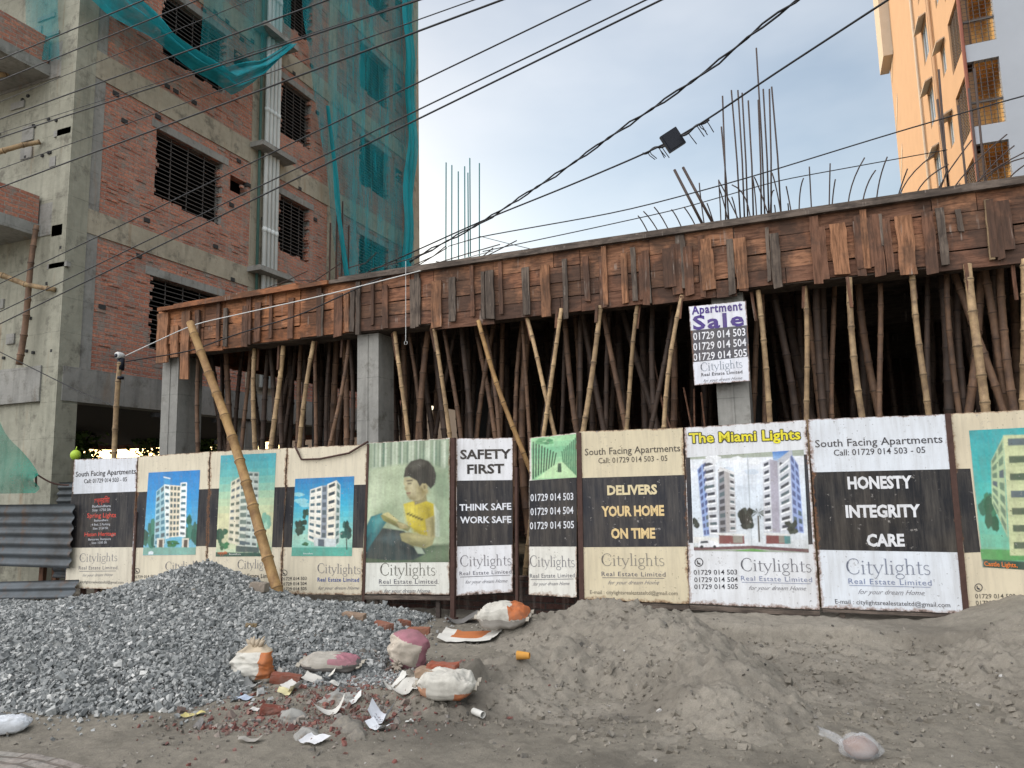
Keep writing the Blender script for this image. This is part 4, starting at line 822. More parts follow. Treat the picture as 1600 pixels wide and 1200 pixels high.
def roman_mesh(s):
    if ('R', s) in _tc: return _tc[('R', s)]
    V = []; F = []; x = 0
    for ch in s:
        st, adv = RG[ch]
        for pts, w in st:
            P = np.array(pts, float)+[x, 0]; T = np.gradient(P, axis=0); T /= np.linalg.norm(T, axis=1)[:, None]+1e-9; Nn = np.stack([-T[:, 1], T[:, 0]], 1)*w/2; b = len(V)
            for i in range(len(P)): V += [P[i]+Nn[i], P[i]-Nn[i]]
            F += [(b+2*i, b+2*i+1, b+2*i+3, b+2*i+2) for i in range(len(P)-1)]
        x += adv
    V = np.array(V); V[:, 0] -= V[:, 0].min(); V[:, 0] /= V[:, 0].max(); _tc[('R', s)] = (V, F); return _tc[('R', s)]

# ------------------------------------------------------------------ printed pictures: a fine mosaic of coloured cells, soft like a large-format print
class Canvas:
    def __init__(s, Q, w, h, seed=0):
        s.Q, s.w, s.h, s.ops, s.f, s.seed = Q, w, h, [], [1], seed; A = []; bb = []
        for (x, y), (u, v) in zip(Q, ((0, 0), (1, 0), (1, 1), (0, 1))): A += [[x, y, 1, 0, 0, 0, -u*x, -u*y], [0, 0, 0, x, y, 1, -v*x, -v*y]]; bb += [u, v]
        s.H = np.r_[np.linalg.solve(np.array(A), np.array(bb)), 1].reshape(3, 3)
    def fill(s, pts, col, layer, soft): s.ops.append((layer, pts, col, soft))
    def render(s):
        SS = 3; W, Hh = s.w*SS, s.h*SS; I = np.zeros((Hh, W, 3)); I[:] = lin('#a0a89a')
        X, Y = np.meshgrid((np.arange(W)+.5), (np.arange(Hh)+.5))
        for L, pts, col, soft in sorted(s.ops, key=lambda o: o[0]):
            P = (s.H @ np.c_[np.array(pts), np.ones(len(pts))].T); P = (P[:2]/P[2]).T*[W, Hh]; m_ = int(soft*SS*2)+1
            x0, x1 = max(0, int(P[:, 0].min())-m_), min(W, int(P[:, 0].max())+m_+1); y0, y1 = max(0, int(P[:, 1].min())-m_), min(Hh, int(P[:, 1].max())+m_+1)
            if x1 <= x0 or y1 <= y0: continue
            d = poly_dist(P, X[y0:y1, x0:x1], Y[y0:y1, x0:x1]); a = np.clip(0.5+d/(2*max(soft*SS, 0.01)), 0, 1)[..., None] if soft > 0 else (d > 0)[..., None]*1.0
            I[y0:y1, x0:x1] = I[y0:y1, x0:x1]*(1-a)+np.array(lin(col))*a
        I = I.reshape(s.h, SS, s.w, SS, 3).mean((1, 3)); K = I.copy()
        K[1:-1, 1:-1] = I[1:-1, 1:-1]*.5+(I[:-2, 1:-1]+I[2:, 1:-1]+I[1:-1, :-2]+I[1:-1, 2:])*.125
        xs, ys = np.meshgrid(np.arange(s.w), np.arange(s.h)); n = fbm(xs, ys, 0.35, 3, 900+s.seed)*0.30+fbm(xs, ys, 0.05, 3, 950+s.seed)*0.35
        return np.clip(K*(1+n[..., None]), 0, 1)
    def build(s, bd):
        I = s.render(); mb = MB(); G = [[bd.pt(*bil(s.Q, j/s.w, i/s.h), 2) for j in range(s.w+1)] for i in range(s.h+1)]
        mb.v = [tuple(p) for r in G for p in r]; mb.uv = [bd.uvof(p) for r in G for p in r]; n = s.w+1
        for i in range(s.h):
            for j in range(s.w): mb.f.append((i*n+j, (i+1)*n+j, (i+1)*n+j+1, i*n+j+1)); mb.c.append(tuple(I[i, j]))
        mb.mi = [0]*len(mb.f); bd.part(mb, 'picture')

# ------------------------------------------------------------------ hoarding boards
class Board:
    def __init__(s, label, TL, TR, BR, BL, top_col, off=0.0, px=None, name='hoarding_board', group='printed boards of the hoarding'):
        s.off = off; s.C = [s.pt(*q, 0) for q in (TL, TR, BR, BL)]
        s.root = thing(name, label, 'hoarding board' if group else 'sign', tuple(s.C[3]), group)
        o = s.C[3]; s.w = max(np.dot(s.C[1]-o, FD), np.dot(s.C[2]-o, FD)); s.h = s.C[1][2]-o[2]
        mb = MB(); n = 10; A = np.array([[s.C[3]*(1-u)*(1-v)+s.C[2]*u*(1-v)+s.C[0]*(1-u)*v+s.C[1]*u*v for u in np.linspace(0, 1, n)] for v in np.linspace(0, 1, n)])
        mb.grid(A, lin(top_col)); B = A-FN*0.018; mb.grid(B, (0.12, 0.08, 0.06), True)
        for k in range(n-1):
            for (p, q) in (((0, k), (0, k+1)), ((n-1, k+1), (n-1, k)), ((k+1, 0), (k, 0)), ((k, n-1), (k+1, n-1))): mb.quad(A[p], B[p], B[q], A[q], (0.14, 0.07, 0.04))
        s.front = mb.build('board', M['print'], s.root)
    def pt(s, x, y, layer): return onf(x, y, s.off+0.0016*layer)
    def uvof(s, p): r = p-s.C[3]; return (float(np.dot(r, FD)/s.w), float(r[2]/s.h))
    def poly(s, mb, pts, col, layer=1, soft=0.0):
        if isinstance(mb, Canvas): mb.fill(pts, col, layer, soft); return
        P = [s.pt(x, y, layer) for x, y in pts]
        nrm = np.cross(P[1]-P[0], P[2]-P[1])
        area = sum(pts[i][0]*pts[(i+1) % len(pts)][1]-pts[(i+1) % len(pts)][0]*pts[i][1] for i in range(len(pts)))
        if area > 0: P = P[::-1]
        mb.add(P, [tuple(range(len(P)))], lin(col), [s.uvof(p) for p in P])
    def text(s, mb, txt, l, r, h, col, bold=0.0, shear=0.0, layer=2, roman=False, space=1.0):
        V, F = roman_mesh(txt) if roman else text_mesh(txt, bold, shear, space)
        if not len(V): return
        a = s.pt(*l, layer); b = s.pt(*r, layer); up = s.pt(l[0], l[1]-h, layer)-a; up = np.array([0, 0, np.linalg.norm(up)])
        P = [a+(b-a)*x+up*y for x, y in V]; line = MB().add(P, F, lin(col), [s.uvof(p) for p in P])
        if roman: mb.add(P, F, lin(col), [s.uvof(p) for p in P])
        else: s.part(line, 'lettering')
    def part(s, mb, name): return mb.build(name, M['print'], s.root)
    def done(s, **parts):
        for n, mb in parts.items():
            if isinstance(mb, Canvas): mb.build(s)
            elif mb.f: s.part(mb, n)
WHITE = '#d6d9df'; CREAM = '#d5cbb4'; BLACK = '#1b1c22'; INK = '#33343c'; GREY = '#8b8b90'; BLUEG = '#7f8aa8'
def logo(bd, mb, l, r, h, sub=None, scr=None, col='#77767c', scol=None, line=True, bold=0.0, subcol='#5a5a66'):
    bd.text(mb, 'Citylights', l, r, h, col, roman=True)
    if sub:
        bd.text(mb, 'Real Estate Limited', sub[0], sub[1], sub[2], subcol, bold, 0, space=1.1)
        if line: bd.poly(mb, [(sub[0][0]+1, sub[0][1]+2.2), (sub[1][0]-2, sub[1][1]+2.2), (sub[1][0]-2, sub[1][1]+3.0), (sub[0][0]+1, sub[0][1]+3.0)], subcol, 2)
    if scr: bd.text(mb, 'for your dream Home', scr[0], scr[1], scr[2], '#707078', -0.004, 0.5)
def phone_icon(bd, mb, x, y, r, col=INK):
    for i in range(14):
        a, b = 2*pi*i/14, 2*pi*(i+1)/14; bd.poly(mb, [(x+r*cos(a), y+r*sin(a)), (x+r*cos(b), y+r*sin(b)), (x+.8*r*cos(b), y+.8*r*sin(b)), (x+.8*r*cos(a), y+.8*r*sin(a))], col, 2)
    P = [(x+r*q*cos(radians(a)), y+r*q*sin(radians(a))) for q, a in ((.55, 200), (.62, 230), (.35, 240), (.30, 190), (.25, 100), (.35, 40), (.62, 45), (.58, 80), (.5, 130))]
    for i in range(1, len(P)-1): bd.poly(mb, [P[0], P[i], P[i+1]], col, 2)
def bil(Q, u, v):
    (a, b), (c, d), (e, f), (g, h) = Q
    return (a*(1-u)*(1-v)+c*u*(1-v)+e*u*v+g*(1-u)*v, b*(1-u)*(1-v)+d*u*(1-v)+f*u*v+h*(1-u)*v)
def subq(Q, u0, u1, v0, v1): return [bil(Q, u0, v0), bil(Q, u1, v0), bil(Q, u1, v1), bil(Q, u0, v1)]
def grad(bd, mb, Q, cols, n=12, layer=1):
    C = [np.array([int(c.lstrip('#')[i:i+2], 16) for i in (0, 2, 4)])/255 for c in cols]
    for i in range(n):
        t_ = (i+0.5)/n*(len(C)-1); k = min(int(t_), len(C)-2); c = C[k]*(1-(t_-k))+C[k+1]*(t_-k); bd.poly(mb, subq(Q, 0, 1, i/n, (i+1)/n), tuple(c), layer)
def tower(bd, mb, Q, nf, nc, wall, win, layer=3, balc=None, seed=0):
    rd = random.Random(seed); bd.poly(mb, Q, wall, layer)
    for i in range(nf):
        for j in range(nc):
            u0, v0 = (j+0.16)/nc, (i+0.2)/nf
            bd.poly(mb, subq(Q, u0, u0+0.68/nc, v0, v0+0.62/nf), win if rd.random() < 0.7 else '#55656b', layer+1)
            if balc: bd.poly(mb, subq(Q, u0-0.1/nc, u0+0.78/nc, v0+0.40/nf, v0+0.62/nf), balc, layer+2)
def blob(bd, mb, x, y, rx, ry, col, layer=4, seed=0, n=18):
    rd = random.Random(seed); P = [(x+rx*cos(2*pi*i/n)*rd.uniform(0.72, 1.12), y+ry*sin(2*pi*i/n)*rd.uniform(0.72, 1.12)) for i in range(n)]
    for i in range(n): bd.poly(mb, [(x, y), P[i], P[(i+1) % n]], col, layer)
def foliage(bd, mb, x, y, rx, ry, cols, layer=4, seed=0, k=9):
    rd = random.Random(seed)
    for i in range(k): blob(bd, mb, x+rd.uniform(-.6, .6)*rx, y+rd.uniform(-.6, .6)*ry, rx*rd.uniform(.3, .55), ry*rd.uniform(.3, .5), rd.choice(cols), layer+i*0.12, seed*31+i, 11)
def NUM(bd, mb, L, col=INK, bold=0.006):
    for (l, r, h), e in zip(L, ('503', '504', '505')): bd.text(mb, '01729 014 '+e, l, r, h, col, bold)

# 1: list of projects
b = Board('board with a black panel listing three projects in red, at the left end', (116, 718), (215, 714), (206, 921), (101, 919), WHITE, 0.01)
bd_, tx, lg = MB(), MB(), MB()
b.poly(bd_, [(112, 772), (213, 768), (207, 855), (106, 856)], BLACK); b.poly(bd_, [(106, 856), (207, 855), (205.5, 920.5), (101.5, 918.5)], '#d3cbb8')
b.text(tx, 'South Facing Apartments', (118, 745), (212, 740), 8, INK, 0.008); b.text(tx, 'Call: 01729 014 503 - 05', (131, 755), (198, 752), 6.5, INK, 0.004)
b.text(tx, 'চন্দ্রিমা', (147, 787), (171, 785), 8, '#c0392f', 0.012)
for s_, l, r, h, c in (('Bashundhara', (144, 793), (173, 792), 3.8, '#b9bcc2'), ('Size: 1750 Sft', (144, 799), (173, 798), 3.8, '#b9bcc2'), ('Spring Lights', (136, 809), (181, 808), 7, '#cf4436'), ('Bashundhara', (147, 815), (169, 814), 3.4, '#b9bcc2'), ('4 Bed, 2 Parking', (143, 821.5), (172, 820.5), 3.4, '#b9bcc2'), ('Size: 2150 Sft', (145, 827.5), (169, 826.5), 3.4, '#b9bcc2'), ('Hasan Heritage', (132, 838), (181, 836.5), 6, '#cf4436'), ('Banasree, Rampura', (138, 844.5), (173, 843.5), 3.4, '#b9bcc2'), ('Size: 1500 Sft', (143, 850), (167, 849), 3.4, '#b9bcc2')): b.text(tx, s_, l, r, h, c, 0.008)
b.text(tx, 'E-mail : citylightsrealestateltd@gmail.com', (110, 911), (193, 912), 4.2, '#44444a', 0.003)
logo(b, lg, (124, 878), (183, 876.5), 13, ((123, 890), (183, 889.5), 5.5), ((129, 901), (176, 900), 4.5)); b.done(colour_band=bd_, lettering=tx, logo=lg)
# 2-4: tower posters
def poster(label, C, picq, band, off, sky, draw):
    b = Board(label, *C, CREAM, off); bn, pc, tx, lg = MB(), Canvas(picq, 108, 164, len(label)), MB(), MB(); b.poly(bn, band, BLACK); grad(b, pc, picq, sky, 14, 2); draw(b, pc, tx, lg, picq); b.done(colour_band=bn, picture=pc, lettering=tx, logo=lg); return b
zq = lambda L: [(200+x/4.1026, 660+y/4.1026) for x, y in L]
def d2(b, pc, tx, lg, Q):
    b.poly(pc, zq([(100, 800), (435, 800), (432, 848), (95, 850)]), '#7aa79a', 3)
    foliage(b, pc, 233, 832, 12, 26, ['#2e6b5a', '#3f7c6a', '#25594c'], 3.5, 1); foliage(b, pc, 299, 828, 12, 28, ['#2f6d5e', '#44806e', '#28604f'], 3.5, 2)
    tower(b, pc, zq([(180, 440), (232, 395), (240, 780), (165, 790)]), 9, 2, '#9fc5cd', '#4c7f92', 5, None, 1)
    tower(b, pc, zq([(228, 350), (268, 360), (262, 740), (240, 745)]), 9, 1, '#e6ece6', '#4a7280', 5, '#dce6e6', 2); tower(b, pc, zq([(268, 400), (335, 405), (325, 730), (262, 735)]), 9, 3, '#e9ddc4', '#5b6a66', 5.1, None, 3); tower(b, pc, zq([(335, 385), (377, 382), (368, 735), (325, 730)]), 9, 1, '#f0f2ee', '#4d7785', 5, '#e3ebea', 4)
    b.poly(pc, zq([(228, 350), (268, 360), (268, 400), (228, 395)]), '#3f97cc', 8); b.poly(pc, zq([(226, 346), (270, 356), (270, 363), (226, 353)]), '#eef2f0', 9)
    for xx in (185, 345): b.poly(pc, zq([(xx, 740), (xx+45, 740), (xx+43, 800), (xx-2, 800)]), '#d8d2c2', 8.2); b.poly(pc, zq([(xx+12, 750), (xx+36, 750), (xx+34, 800), (xx+10, 800)]), '#5d5148', 9)
    foliage(b, pc, 268, 849, 11, 6, ['#2c5f3e', '#3f7a4d'], 9.5, 3)
    b.poly(pc, zq([(130, 830), (150, 822), (162, 832), (160, 846), (130, 848)]), '#dfe9ee', 9)
    phone_icon(b, tx, 214, 892, 4.5); NUM(b, tx, [((209, 904), (243, 902.5), 4.6), ((209, 911.5), (243, 910), 4.6), ((209, 919), (243, 917.5), 4.6)])
    logo(b, lg, (258, 891), (318, 889), 13, ((258, 904), (318, 902), 6), ((262, 915), (315, 914), 4))
poster('cream poster of a white tower under deep blue sky, second board from the left', [(215, 713.5), (328, 705.5), (321, 926), (207, 921)], zq([(132, 322), (462, 305), (432, 848), (95, 852)]), [(213, 769), (328, 764), (323, 853), (207, 856)], 0.0, ['#1f7fc4', '#2f92cf', '#5fb3d6', '#7fb8c9'], d2)
def d3(b, pc, tx, lg, Q):
    foliage(b, pc, 347, 836, 12, 14, ['#1f4a3a', '#2d6048'], 3.5, 4); foliage(b, pc, 350, 852, 9, 8, ['#3d7d52', '#2b6242'], 3.5, 5); foliage(b, pc, 415, 815, 10, 16, ['#8fc0a8', '#7db19a', '#a3cbb2'], 3.4, 6); foliage(b, pc, 410, 855, 14, 9, ['#5c9377', '#6da386'], 3.5, 7)
    tower(b, pc, zq([(660, 380), (720, 345), (715, 790), (640, 770)]), 9, 2, '#e0d9c0', '#5c6a5c', 5, '#d9d4be', 5); tower(b, pc, zq([(715, 350), (770, 335), (765, 800), (700, 790)]), 10, 1, '#cfd3c4', '#6f8078', 5.2, None, 6); tower(b, pc, zq([(768, 315), (838, 318), (825, 810), (745, 800)]), 11, 2, '#b9c3bb', '#4f5f5c', 5.4, '#c9d2c8', 7)
    b.poly(pc, zq([(690, 790), (840, 800), (838, 835), (688, 830)]), '#4c5a57', 9); b.poly(pc, zq([(562, 832), (920, 836), (919, 858), (562, 860)]), '#345448', 9)
    b.text(tx, 'চন্দ্রিমা', (340, 867), (355, 866), 4, '#d8672f', 0.012, layer=4); b.text(tx, 'Basundhara', (358, 867), (376, 867), 2.6, '#d9ddd8', 0, layer=4)
    logo(b, lg, (371, 889), (429, 887), 14, ((371, 903), (430, 903), 6.5), ((378, 914), (428, 914), 4.5), line=False, bold=0.012, subcol='#34343a')
poster('cream poster of a slender tower on teal and yellow sky, behind the golden pole', [(329, 705.5), (448, 700), (438, 928), (322, 926)], zq([(595, 212), (950, 195), (919, 858), (562, 860)]), [(327, 763.5), (447, 761), (440, 855), (323, 855)], 0.012, ['#3a9fb0', '#63b7b4', '#a9c9a8', '#cfcfa4', '#d6d3ac', '#b9cdae'], d3)
def d4(b, pc, tx, lg, Q):
    for i, (x, y, r) in enumerate(((470, 782, 9), (477, 788, 8), (466, 772, 7))): blob(b, pc, x, y, r*1.3, r*.5, '#8cc6cf', 3, 60+i)
    b.poly(pc, zq([(1048, 800), (1436, 800), (1435, 857), (1047, 857)]), '#58a493', 3)
    foliage(b, pc, 469, 823, 10, 14, ['#20443a', '#2b5646', '#1a3a30'], 3.5, 8); foliage(b, pc, 477, 803, 6, 10, ['#234a3c', '#1c3d33'], 3.6, 9); foliage(b, pc, 541, 826, 11, 17, ['#25504a', '#2f6157', '#1d4039'], 3.5, 10); b.poly(pc, zq([(1395, 740), (1403, 740), (1405, 815), (1398, 815)]), '#3a3a35', 3.9)
    tower(b, pc, zq([(1165, 430), (1240, 405), (1235, 790), (1150, 750)]), 8, 2, '#e7e4d8', '#4b6a74', 5, '#efece2', 8); tower(b, pc, zq([(1240, 405), (1275, 400), (1268, 795), (1232, 790)]), 8, 1, '#8f9aa6', '#59646e', 5.2, None, 9); tower(b, pc, zq([(1275, 395), (1335, 370), (1322, 795), (1268, 795)]), 8, 1, '#e9e3d2', '#34424a', 5.4, '#efe9da', 10); tower(b, pc, zq([(1335, 370), (1360, 400), (1352, 770), (1322, 795)]), 8, 1, '#b9c4c0', '#55706c', 5.5, None, 11)
    b.poly(pc, zq([(1190, 735), (1330, 745), (1330, 795), (1190, 790)]), '#cfd6d6', 9); b.poly(pc, zq([(1215, 745), (1255, 748), (1255, 795), (1215, 792)]), '#5a6570', 10)
    foliage(b, pc, 477, 850, 8, 4, ['#2f6a44', '#24553a'], 10, 11)
    phone_icon(b, tx, 444, 895, 5); NUM(b, tx, [((440, 907), (479, 906), 5), ((440, 915), (479, 914), 5), ((440, 923), (479, 922), 5)])
    b.text(tx, 'Basundhara', (474, 866), (489, 866), 2.6, '#e4ece8', 0, layer=4)
    logo(b, lg, (496, 895), (563, 897), 15, ((496, 908.5), (561, 909), 6.2), ((497, 921), (561, 921), 5), line=False, bold=0.014, subcol='#2c4f96')
poster('cream poster of a pale tower with bold blue lettering, left of the boy poster', [(449, 700), (575, 694), (565, 930), (439, 928)], zq([(1072, 362), (1450, 345), (1435, 857), (1047, 857)]), [(448, 761), (573, 757), (567, 856), (441, 855)], 0.0, ['#1c78b4', '#2f9cc4', '#5cbcc8', '#a6d2c0', '#7fc4b6'], d4)
# 5: boy poster
zB = lambda L: [(560+x/3.077, 640+y/3.077) for x, y in L]
b = Board('faded green poster of a boy in a yellow shirt reading', (575, 692), (703, 684), (702, 929), (566, 928), '#d8d8cf', 0.008); tx, lg = MB(), MB()
pc = Canvas(zB([(47, 163), (438, 141), (436, 733), (20, 736)]), 140, 206, 5)
def P(L, c, ly, soft=0.6): b.poly(pc, zB(L), c, ly, soft)
P([(0, 100), (460, 100), (460, 800), (0, 800)], '#8fa088', 1)
for i in range(9): P([(72+i*41, 150), (90+i*41, 150), (88+i*41, 275), (70+i*41, 280)], '#5f7a66' if i % 2 else '#b4c0aa', 2, 2.5)
for i in range(14): P([(75+i*26, 150), (81+i*26, 150), (79+i*26, 270), (73+i*26, 270)], '#cfd8c4' if i % 3 else '#4f6a58', 2.2, 1.5)
P([(60, 282), (180, 258), (330, 250), (450, 300), (450, 740), (0, 740), (40, 480)], '#a9b798', 3, 3); P([(300, 250), (450, 280), (450, 680), (400, 620), (360, 430)], '#7f9176', 3.5, 12); P([(60, 300), (110, 290), (100, 520), (30, 540)], '#bcc8aa', 3.6, 10); P([(60, 480), (180, 430), (230, 500), (90, 580)], '#95a586', 3.7, 8); P([(380, 430), (450, 420), (450, 640), (400, 620)], '#94a688', 3.75, 8)
P([(0, 700), (180, 650), (450, 640), (450, 760), (0, 760)], '#4a5c46', 4, 3); P([(250, 690), (450, 660), (450, 720), (300, 740)], '#62745a', 4.2, 6)
P([(40, 640), (110, 560), (215, 575), (300, 640), (322, 690), (262, 722), (150, 725), (30, 712)], '#2f3d3d', 5, 1.2); P([(90, 620), (150, 585), (215, 600), (160, 640)], '#46585a', 5.2, 5); P([(190, 655), (270, 650), (300, 690), (240, 705)], '#232f30', 5.3, 4)
P([(30, 570), (60, 505), (112, 488), (135, 530), (75, 620), (25, 700)], '#2c6e72', 6, 1); P([(66, 520), (104, 500), (118, 525), (76, 580)], '#4a9494', 6.2, 4); P([(36, 610), (60, 590), (50, 670), (28, 690)], '#1d4c52', 6.3, 4); P([(255, 640), (300, 660), (318, 692), (282, 690)], '#93a08c', 6.5, 0.8)
P([(213, 445), (255, 432), (320, 428), (362, 445), (384, 520), (366, 605), (300, 600), (235, 545)], '#bcab38', 7, 0.8); P([(225, 455), (262, 445), (282, 500), (248, 540), (232, 530)], '#d2c352', 7.6, 6); P([(310, 450), (345, 450), (360, 560), (330, 590)], '#8f8128', 7.62, 7); P([(250, 560), (320, 585), (318, 600), (260, 585)], '#94862c', 7.63, 4); P([(360, 444), (384, 480), (388, 604), (362, 604), (364, 520)], '#c3ccb6', 7.7, 0.8); P([(372, 470), (388, 490), (388, 600), (374, 600)], '#9aa892', 7.75, 3)
for i in range(6): P([(228+i*13, 490+i*5), (246+i*13, 484+i*6), (240+i*13, 495+i*6), (230+i*13, 500+i*5)], '#5a551f', 7.8, 1.0)
P([(196, 590), (240, 582), (335, 602), (364, 610), (354, 645), (320, 662), (258, 650), (205, 625)], '#918c62', 8, 0.8); P([(210, 592), (300, 602), (350, 612), (280, 620)], '#b0a878', 8.1, 4); P([(240, 634), (330, 642), (310, 660), (258, 650)], '#6a6845', 8.12, 4); P([(318, 520), (362, 500), (366, 610), (330, 604)], '#a2986a', 8.2, 0.8); P([(345, 515), (362, 505), (366, 600), (350, 600)], '#7d764e', 8.25, 3)
P([(104, 500), (140, 486), (185, 528), (250, 555), (236, 580), (195, 562), (118, 526)], '#87854f', 9, 0.7); P([(112, 494), (140, 484), (190, 524), (182, 532)], '#c3bb84', 9.5, 0.8); P([(130, 520), (200, 552), (230, 572), (190, 562)], '#5c5a36', 9.6, 2); P([(180, 533), (225, 543), (236, 560), (198, 568)], '#a1966a', 9.8, 0.8); P([(186, 536), (220, 545), (215, 551)], '#bfb488', 9.85, 2)
P([(262, 395), (320, 380), (328, 430), (268, 450)], '#857d5a', 7.9, 1)
P([(216, 318), (300, 318), (330, 345), (332, 388), (302, 422), (264, 432), (240, 418), (231, 402), (226, 392), (228, 384), (219, 374), (222, 362), (215, 350)], '#a89f7b', 10, 0.7)
P([(226, 340), (262, 335), (280, 375), (246, 385)], '#bdb48f', 10.2, 6); P([(280, 365), (325, 350), (330, 392), (298, 420)], '#85794f', 10.25, 6); P([(236, 408), (280, 410), (268, 432), (244, 424)], '#7f7550', 10.3, 4)
P([(228, 332), (256, 329), (258, 335), (230, 338)], '#3d3a2e', 10.5, 1.2); P([(232, 345), (252, 343), (252, 350), (234, 351)], '#47402f', 10.5, 1.2); P([(218, 366), (232, 362), (238, 372), (224, 378)], '#978d68', 10.5, 1.5); P([(226, 390), (248, 388), (247, 395), (230, 397)], '#7a5546', 10.6, 1.0); P([(230, 399), (246, 398), (244, 404), (234, 405)], '#8f7f5f', 10.6, 1.2)
P([(214, 318), (222, 275), (250, 243), (295, 231), (335, 242), (362, 272), (372, 310), (366, 350), (345, 372), (326, 352), (305, 346), (292, 362), (278, 334), (240, 314)], '#2f2e28', 11, 0.9); P([(303, 350), (322, 347), (329, 370), (313, 382), (305, 370)], '#a0966e', 12, 0.7); P([(309, 357), (319, 355), (321, 370), (313, 374)], '#6f6546', 12.1, 1.2)
P([(240, 262), (290, 242), (315, 252), (262, 282)], '#54534a', 11.6, 6); P([(330, 290), (362, 300), (355, 340), (336, 345)], '#1f1e1a', 11.6, 5)
logo(b, lg, (594, 899), (680, 899), 19, ((592, 912), (683, 912), 7), ((600, 926), (672, 926), 6), col='#6a6a62'); b.done(picture=pc, logo=lg)
# 6: safety board
b = Board('narrow board reading SAFETY FIRST in black and THINK SAFE WORK SAFE in white', (713, 685), (801, 684), (801, 925), (713, 931), '#d9dadd', -0.03); bn, tx, lg = MB(), MB(), MB()
b.poly(bn, [(714, 751), (801, 750), (801, 851), (714, 854)], BLACK)
b.text(tx, 'SAFETY', (719, 717), (799, 716), 14, '#17171b', 0.03); b.text(tx, 'FIRST', (730, 740), (788, 739), 14, '#17171b', 0.03)
b.text(tx, 'THINK SAFE', (718, 798), (799, 796), 10, WHITE, 0.025); b.text(tx, 'WORK SAFE', (719, 817.5), (799, 816.5), 10, WHITE, 0.025)
logo(b, lg, (719, 885), (799, 883), 17, ((718, 899), (799, 896), 6), ((727, 912), (793, 910), 5.5)); b.done(colour_band=bn, lettering=tx, logo=lg)
# 7: street photo and numbers
b = Board('narrow board with a green street photo above three white phone numbers', (827, 684), (901, 676), (901, 934), (826, 929), '#dad8cf', -0.02); bn, pc, tx, lg = MB(), Canvas([(830, 685), (901, 678), (901, 746), (831, 750)], 80, 74, 7), MB(), MB()
b.poly(bn, [(827, 751), (901, 746), (901, 854), (827, 854)], '#202126')
grad(b, pc, [(830, 685), (901, 678), (901, 746), (831, 750)], ['#a9d6a5', '#7fc497', '#a4d0a0', '#8bbf8f'], 8, 2)
for i in range(9): b.poly(pc, [(832+i*4.4, 690+i*2.2), (834.2+i*4.4, 690+i*2.2), (834.2+i*3.9, 748-i*2.6), (832+i*3.9, 749-i*2.6)], '#2c4a36', 3)
for i in range(8): b.poly(pc, [(898-i*3.1, 684+i*3.0), (900-i*3.1, 684+i*3.0), (900-i*2.7, 742-i*2.0), (898-i*2.7, 742-i*2.0)], '#47785a', 3)
b.poly(pc, [(838, 748), (872, 722), (878, 722), (901, 744), (901, 746)], '#b7d9a8', 3.2); b.poly(pc, [(871, 724), (876, 724), (877, 738), (870, 738)], '#2e4d3a', 4); foliage(b, pc, 850, 690, 16, 6, ['#4f8a60', '#6aa876'], 4, 20)
NUM(b, tx, [((829, 783), (896, 781), 11), ((829, 805), (896, 802.5), 11), ((828, 827), (897, 825), 11)], WHITE, 0.012)
logo(b, lg, (828, 885), (898, 886), 17, ((828, 903), (898, 902), 6.5), ((833, 915), (890, 914), 5.5)); b.done(colour_band=bn, picture=pc, lettering=tx, logo=lg)
# 8: delivers
b = Board('cream board reading DELIVERS YOUR HOME ON TIME on a black band', (904, 674), (1067, 668), (1077, 944), (908, 936), '#cfc3a6', 0.006); bn, tx, lg = MB(), MB(), MB()
b.poly(bn, [(906, 747), (1070, 742), (1075, 854), (907, 855)], '#25262c')
b.text(tx, 'South Facing Apartments', (914, 711.5), (1063, 705), 10.5, '#4c473f', 0.006); b.text(tx, 'Call: 01729 014 503 - 05', (935, 724), (1043, 720), 8.5, '#4c473f', 0.004)
b.text(tx, 'DELIVERS', (949, 773), (1027, 771.5), 14, '#d3c49c', 0.042); b.text(tx, 'YOUR HOME', (940, 806.5), (1038, 805), 15, '#d8bd88', 0.042); b.text(tx, 'ON TIME', (955, 841), (1024, 840.5), 15, '#d8bd88', 0.042)
logo(b, lg, (940, 884), (1038, 884), 19, ((940, 900), (1040, 901), 7), ((950, 913), (1030, 913), 6), col='#858178')
b.text(tx, 'E-mail : citylightsrealestateltd@gmail.com', (922, 928), (1059, 930), 6, '#6b655a', 0.002); b.done(colour_band=bn, lettering=tx, logo=lg)
# 9: twin towers
zC = lambda L: [(1050+x/2.909, 620+y/2.909) for x, y in L]
b = Board('white board titled in yellow letters above a picture of two apartment towers', (1069, 668), (1260, 656), (1281, 953), (1077, 943), '#d8dadd', 0.0); bn, pc, tx, lg = MB(), Canvas(zC([(82, 275), (598, 240), (622, 708), (100, 698)]), 186, 172, 9), MB(), MB()
b.poly(bn, zC([(62, 275), (84, 276), (95, 664), (76, 664)]), '#23252d'); b.part(bn, 'colour_band'); bn = MB(); b.poly(bn, zC([(596, 262), (614, 262), (640, 670), (620, 672)]), '#23252d')
grad(b, pc, zC([(82, 285), (598, 268), (620, 690), (100, 680)]), ['#e4e7ec', '#d3dbe4', '#c9d2da', '#d5d9db'], 10, 1)
for i in range(14): blob(b, pc, 1090+i*11+3*sin(i*3), 722+10*sin(i*2.1)+i, 12, 5, ['#dfe5ea', '#cbd6e2', '#e9ecee'][i % 3], 1.5+i*0.05, 200+i)
Q = zC([(445, 240), (540, 236), (545, 300), (450, 296)]); grad(b, pc, Q, ['#3f6fb4', '#6f9ad0', '#b7cbe2'], 6, 2.4)
b.poly(pc, zC([(328, 268), (332, 268), (352, 690), (349, 690)]), '#9fa6ab', 3)
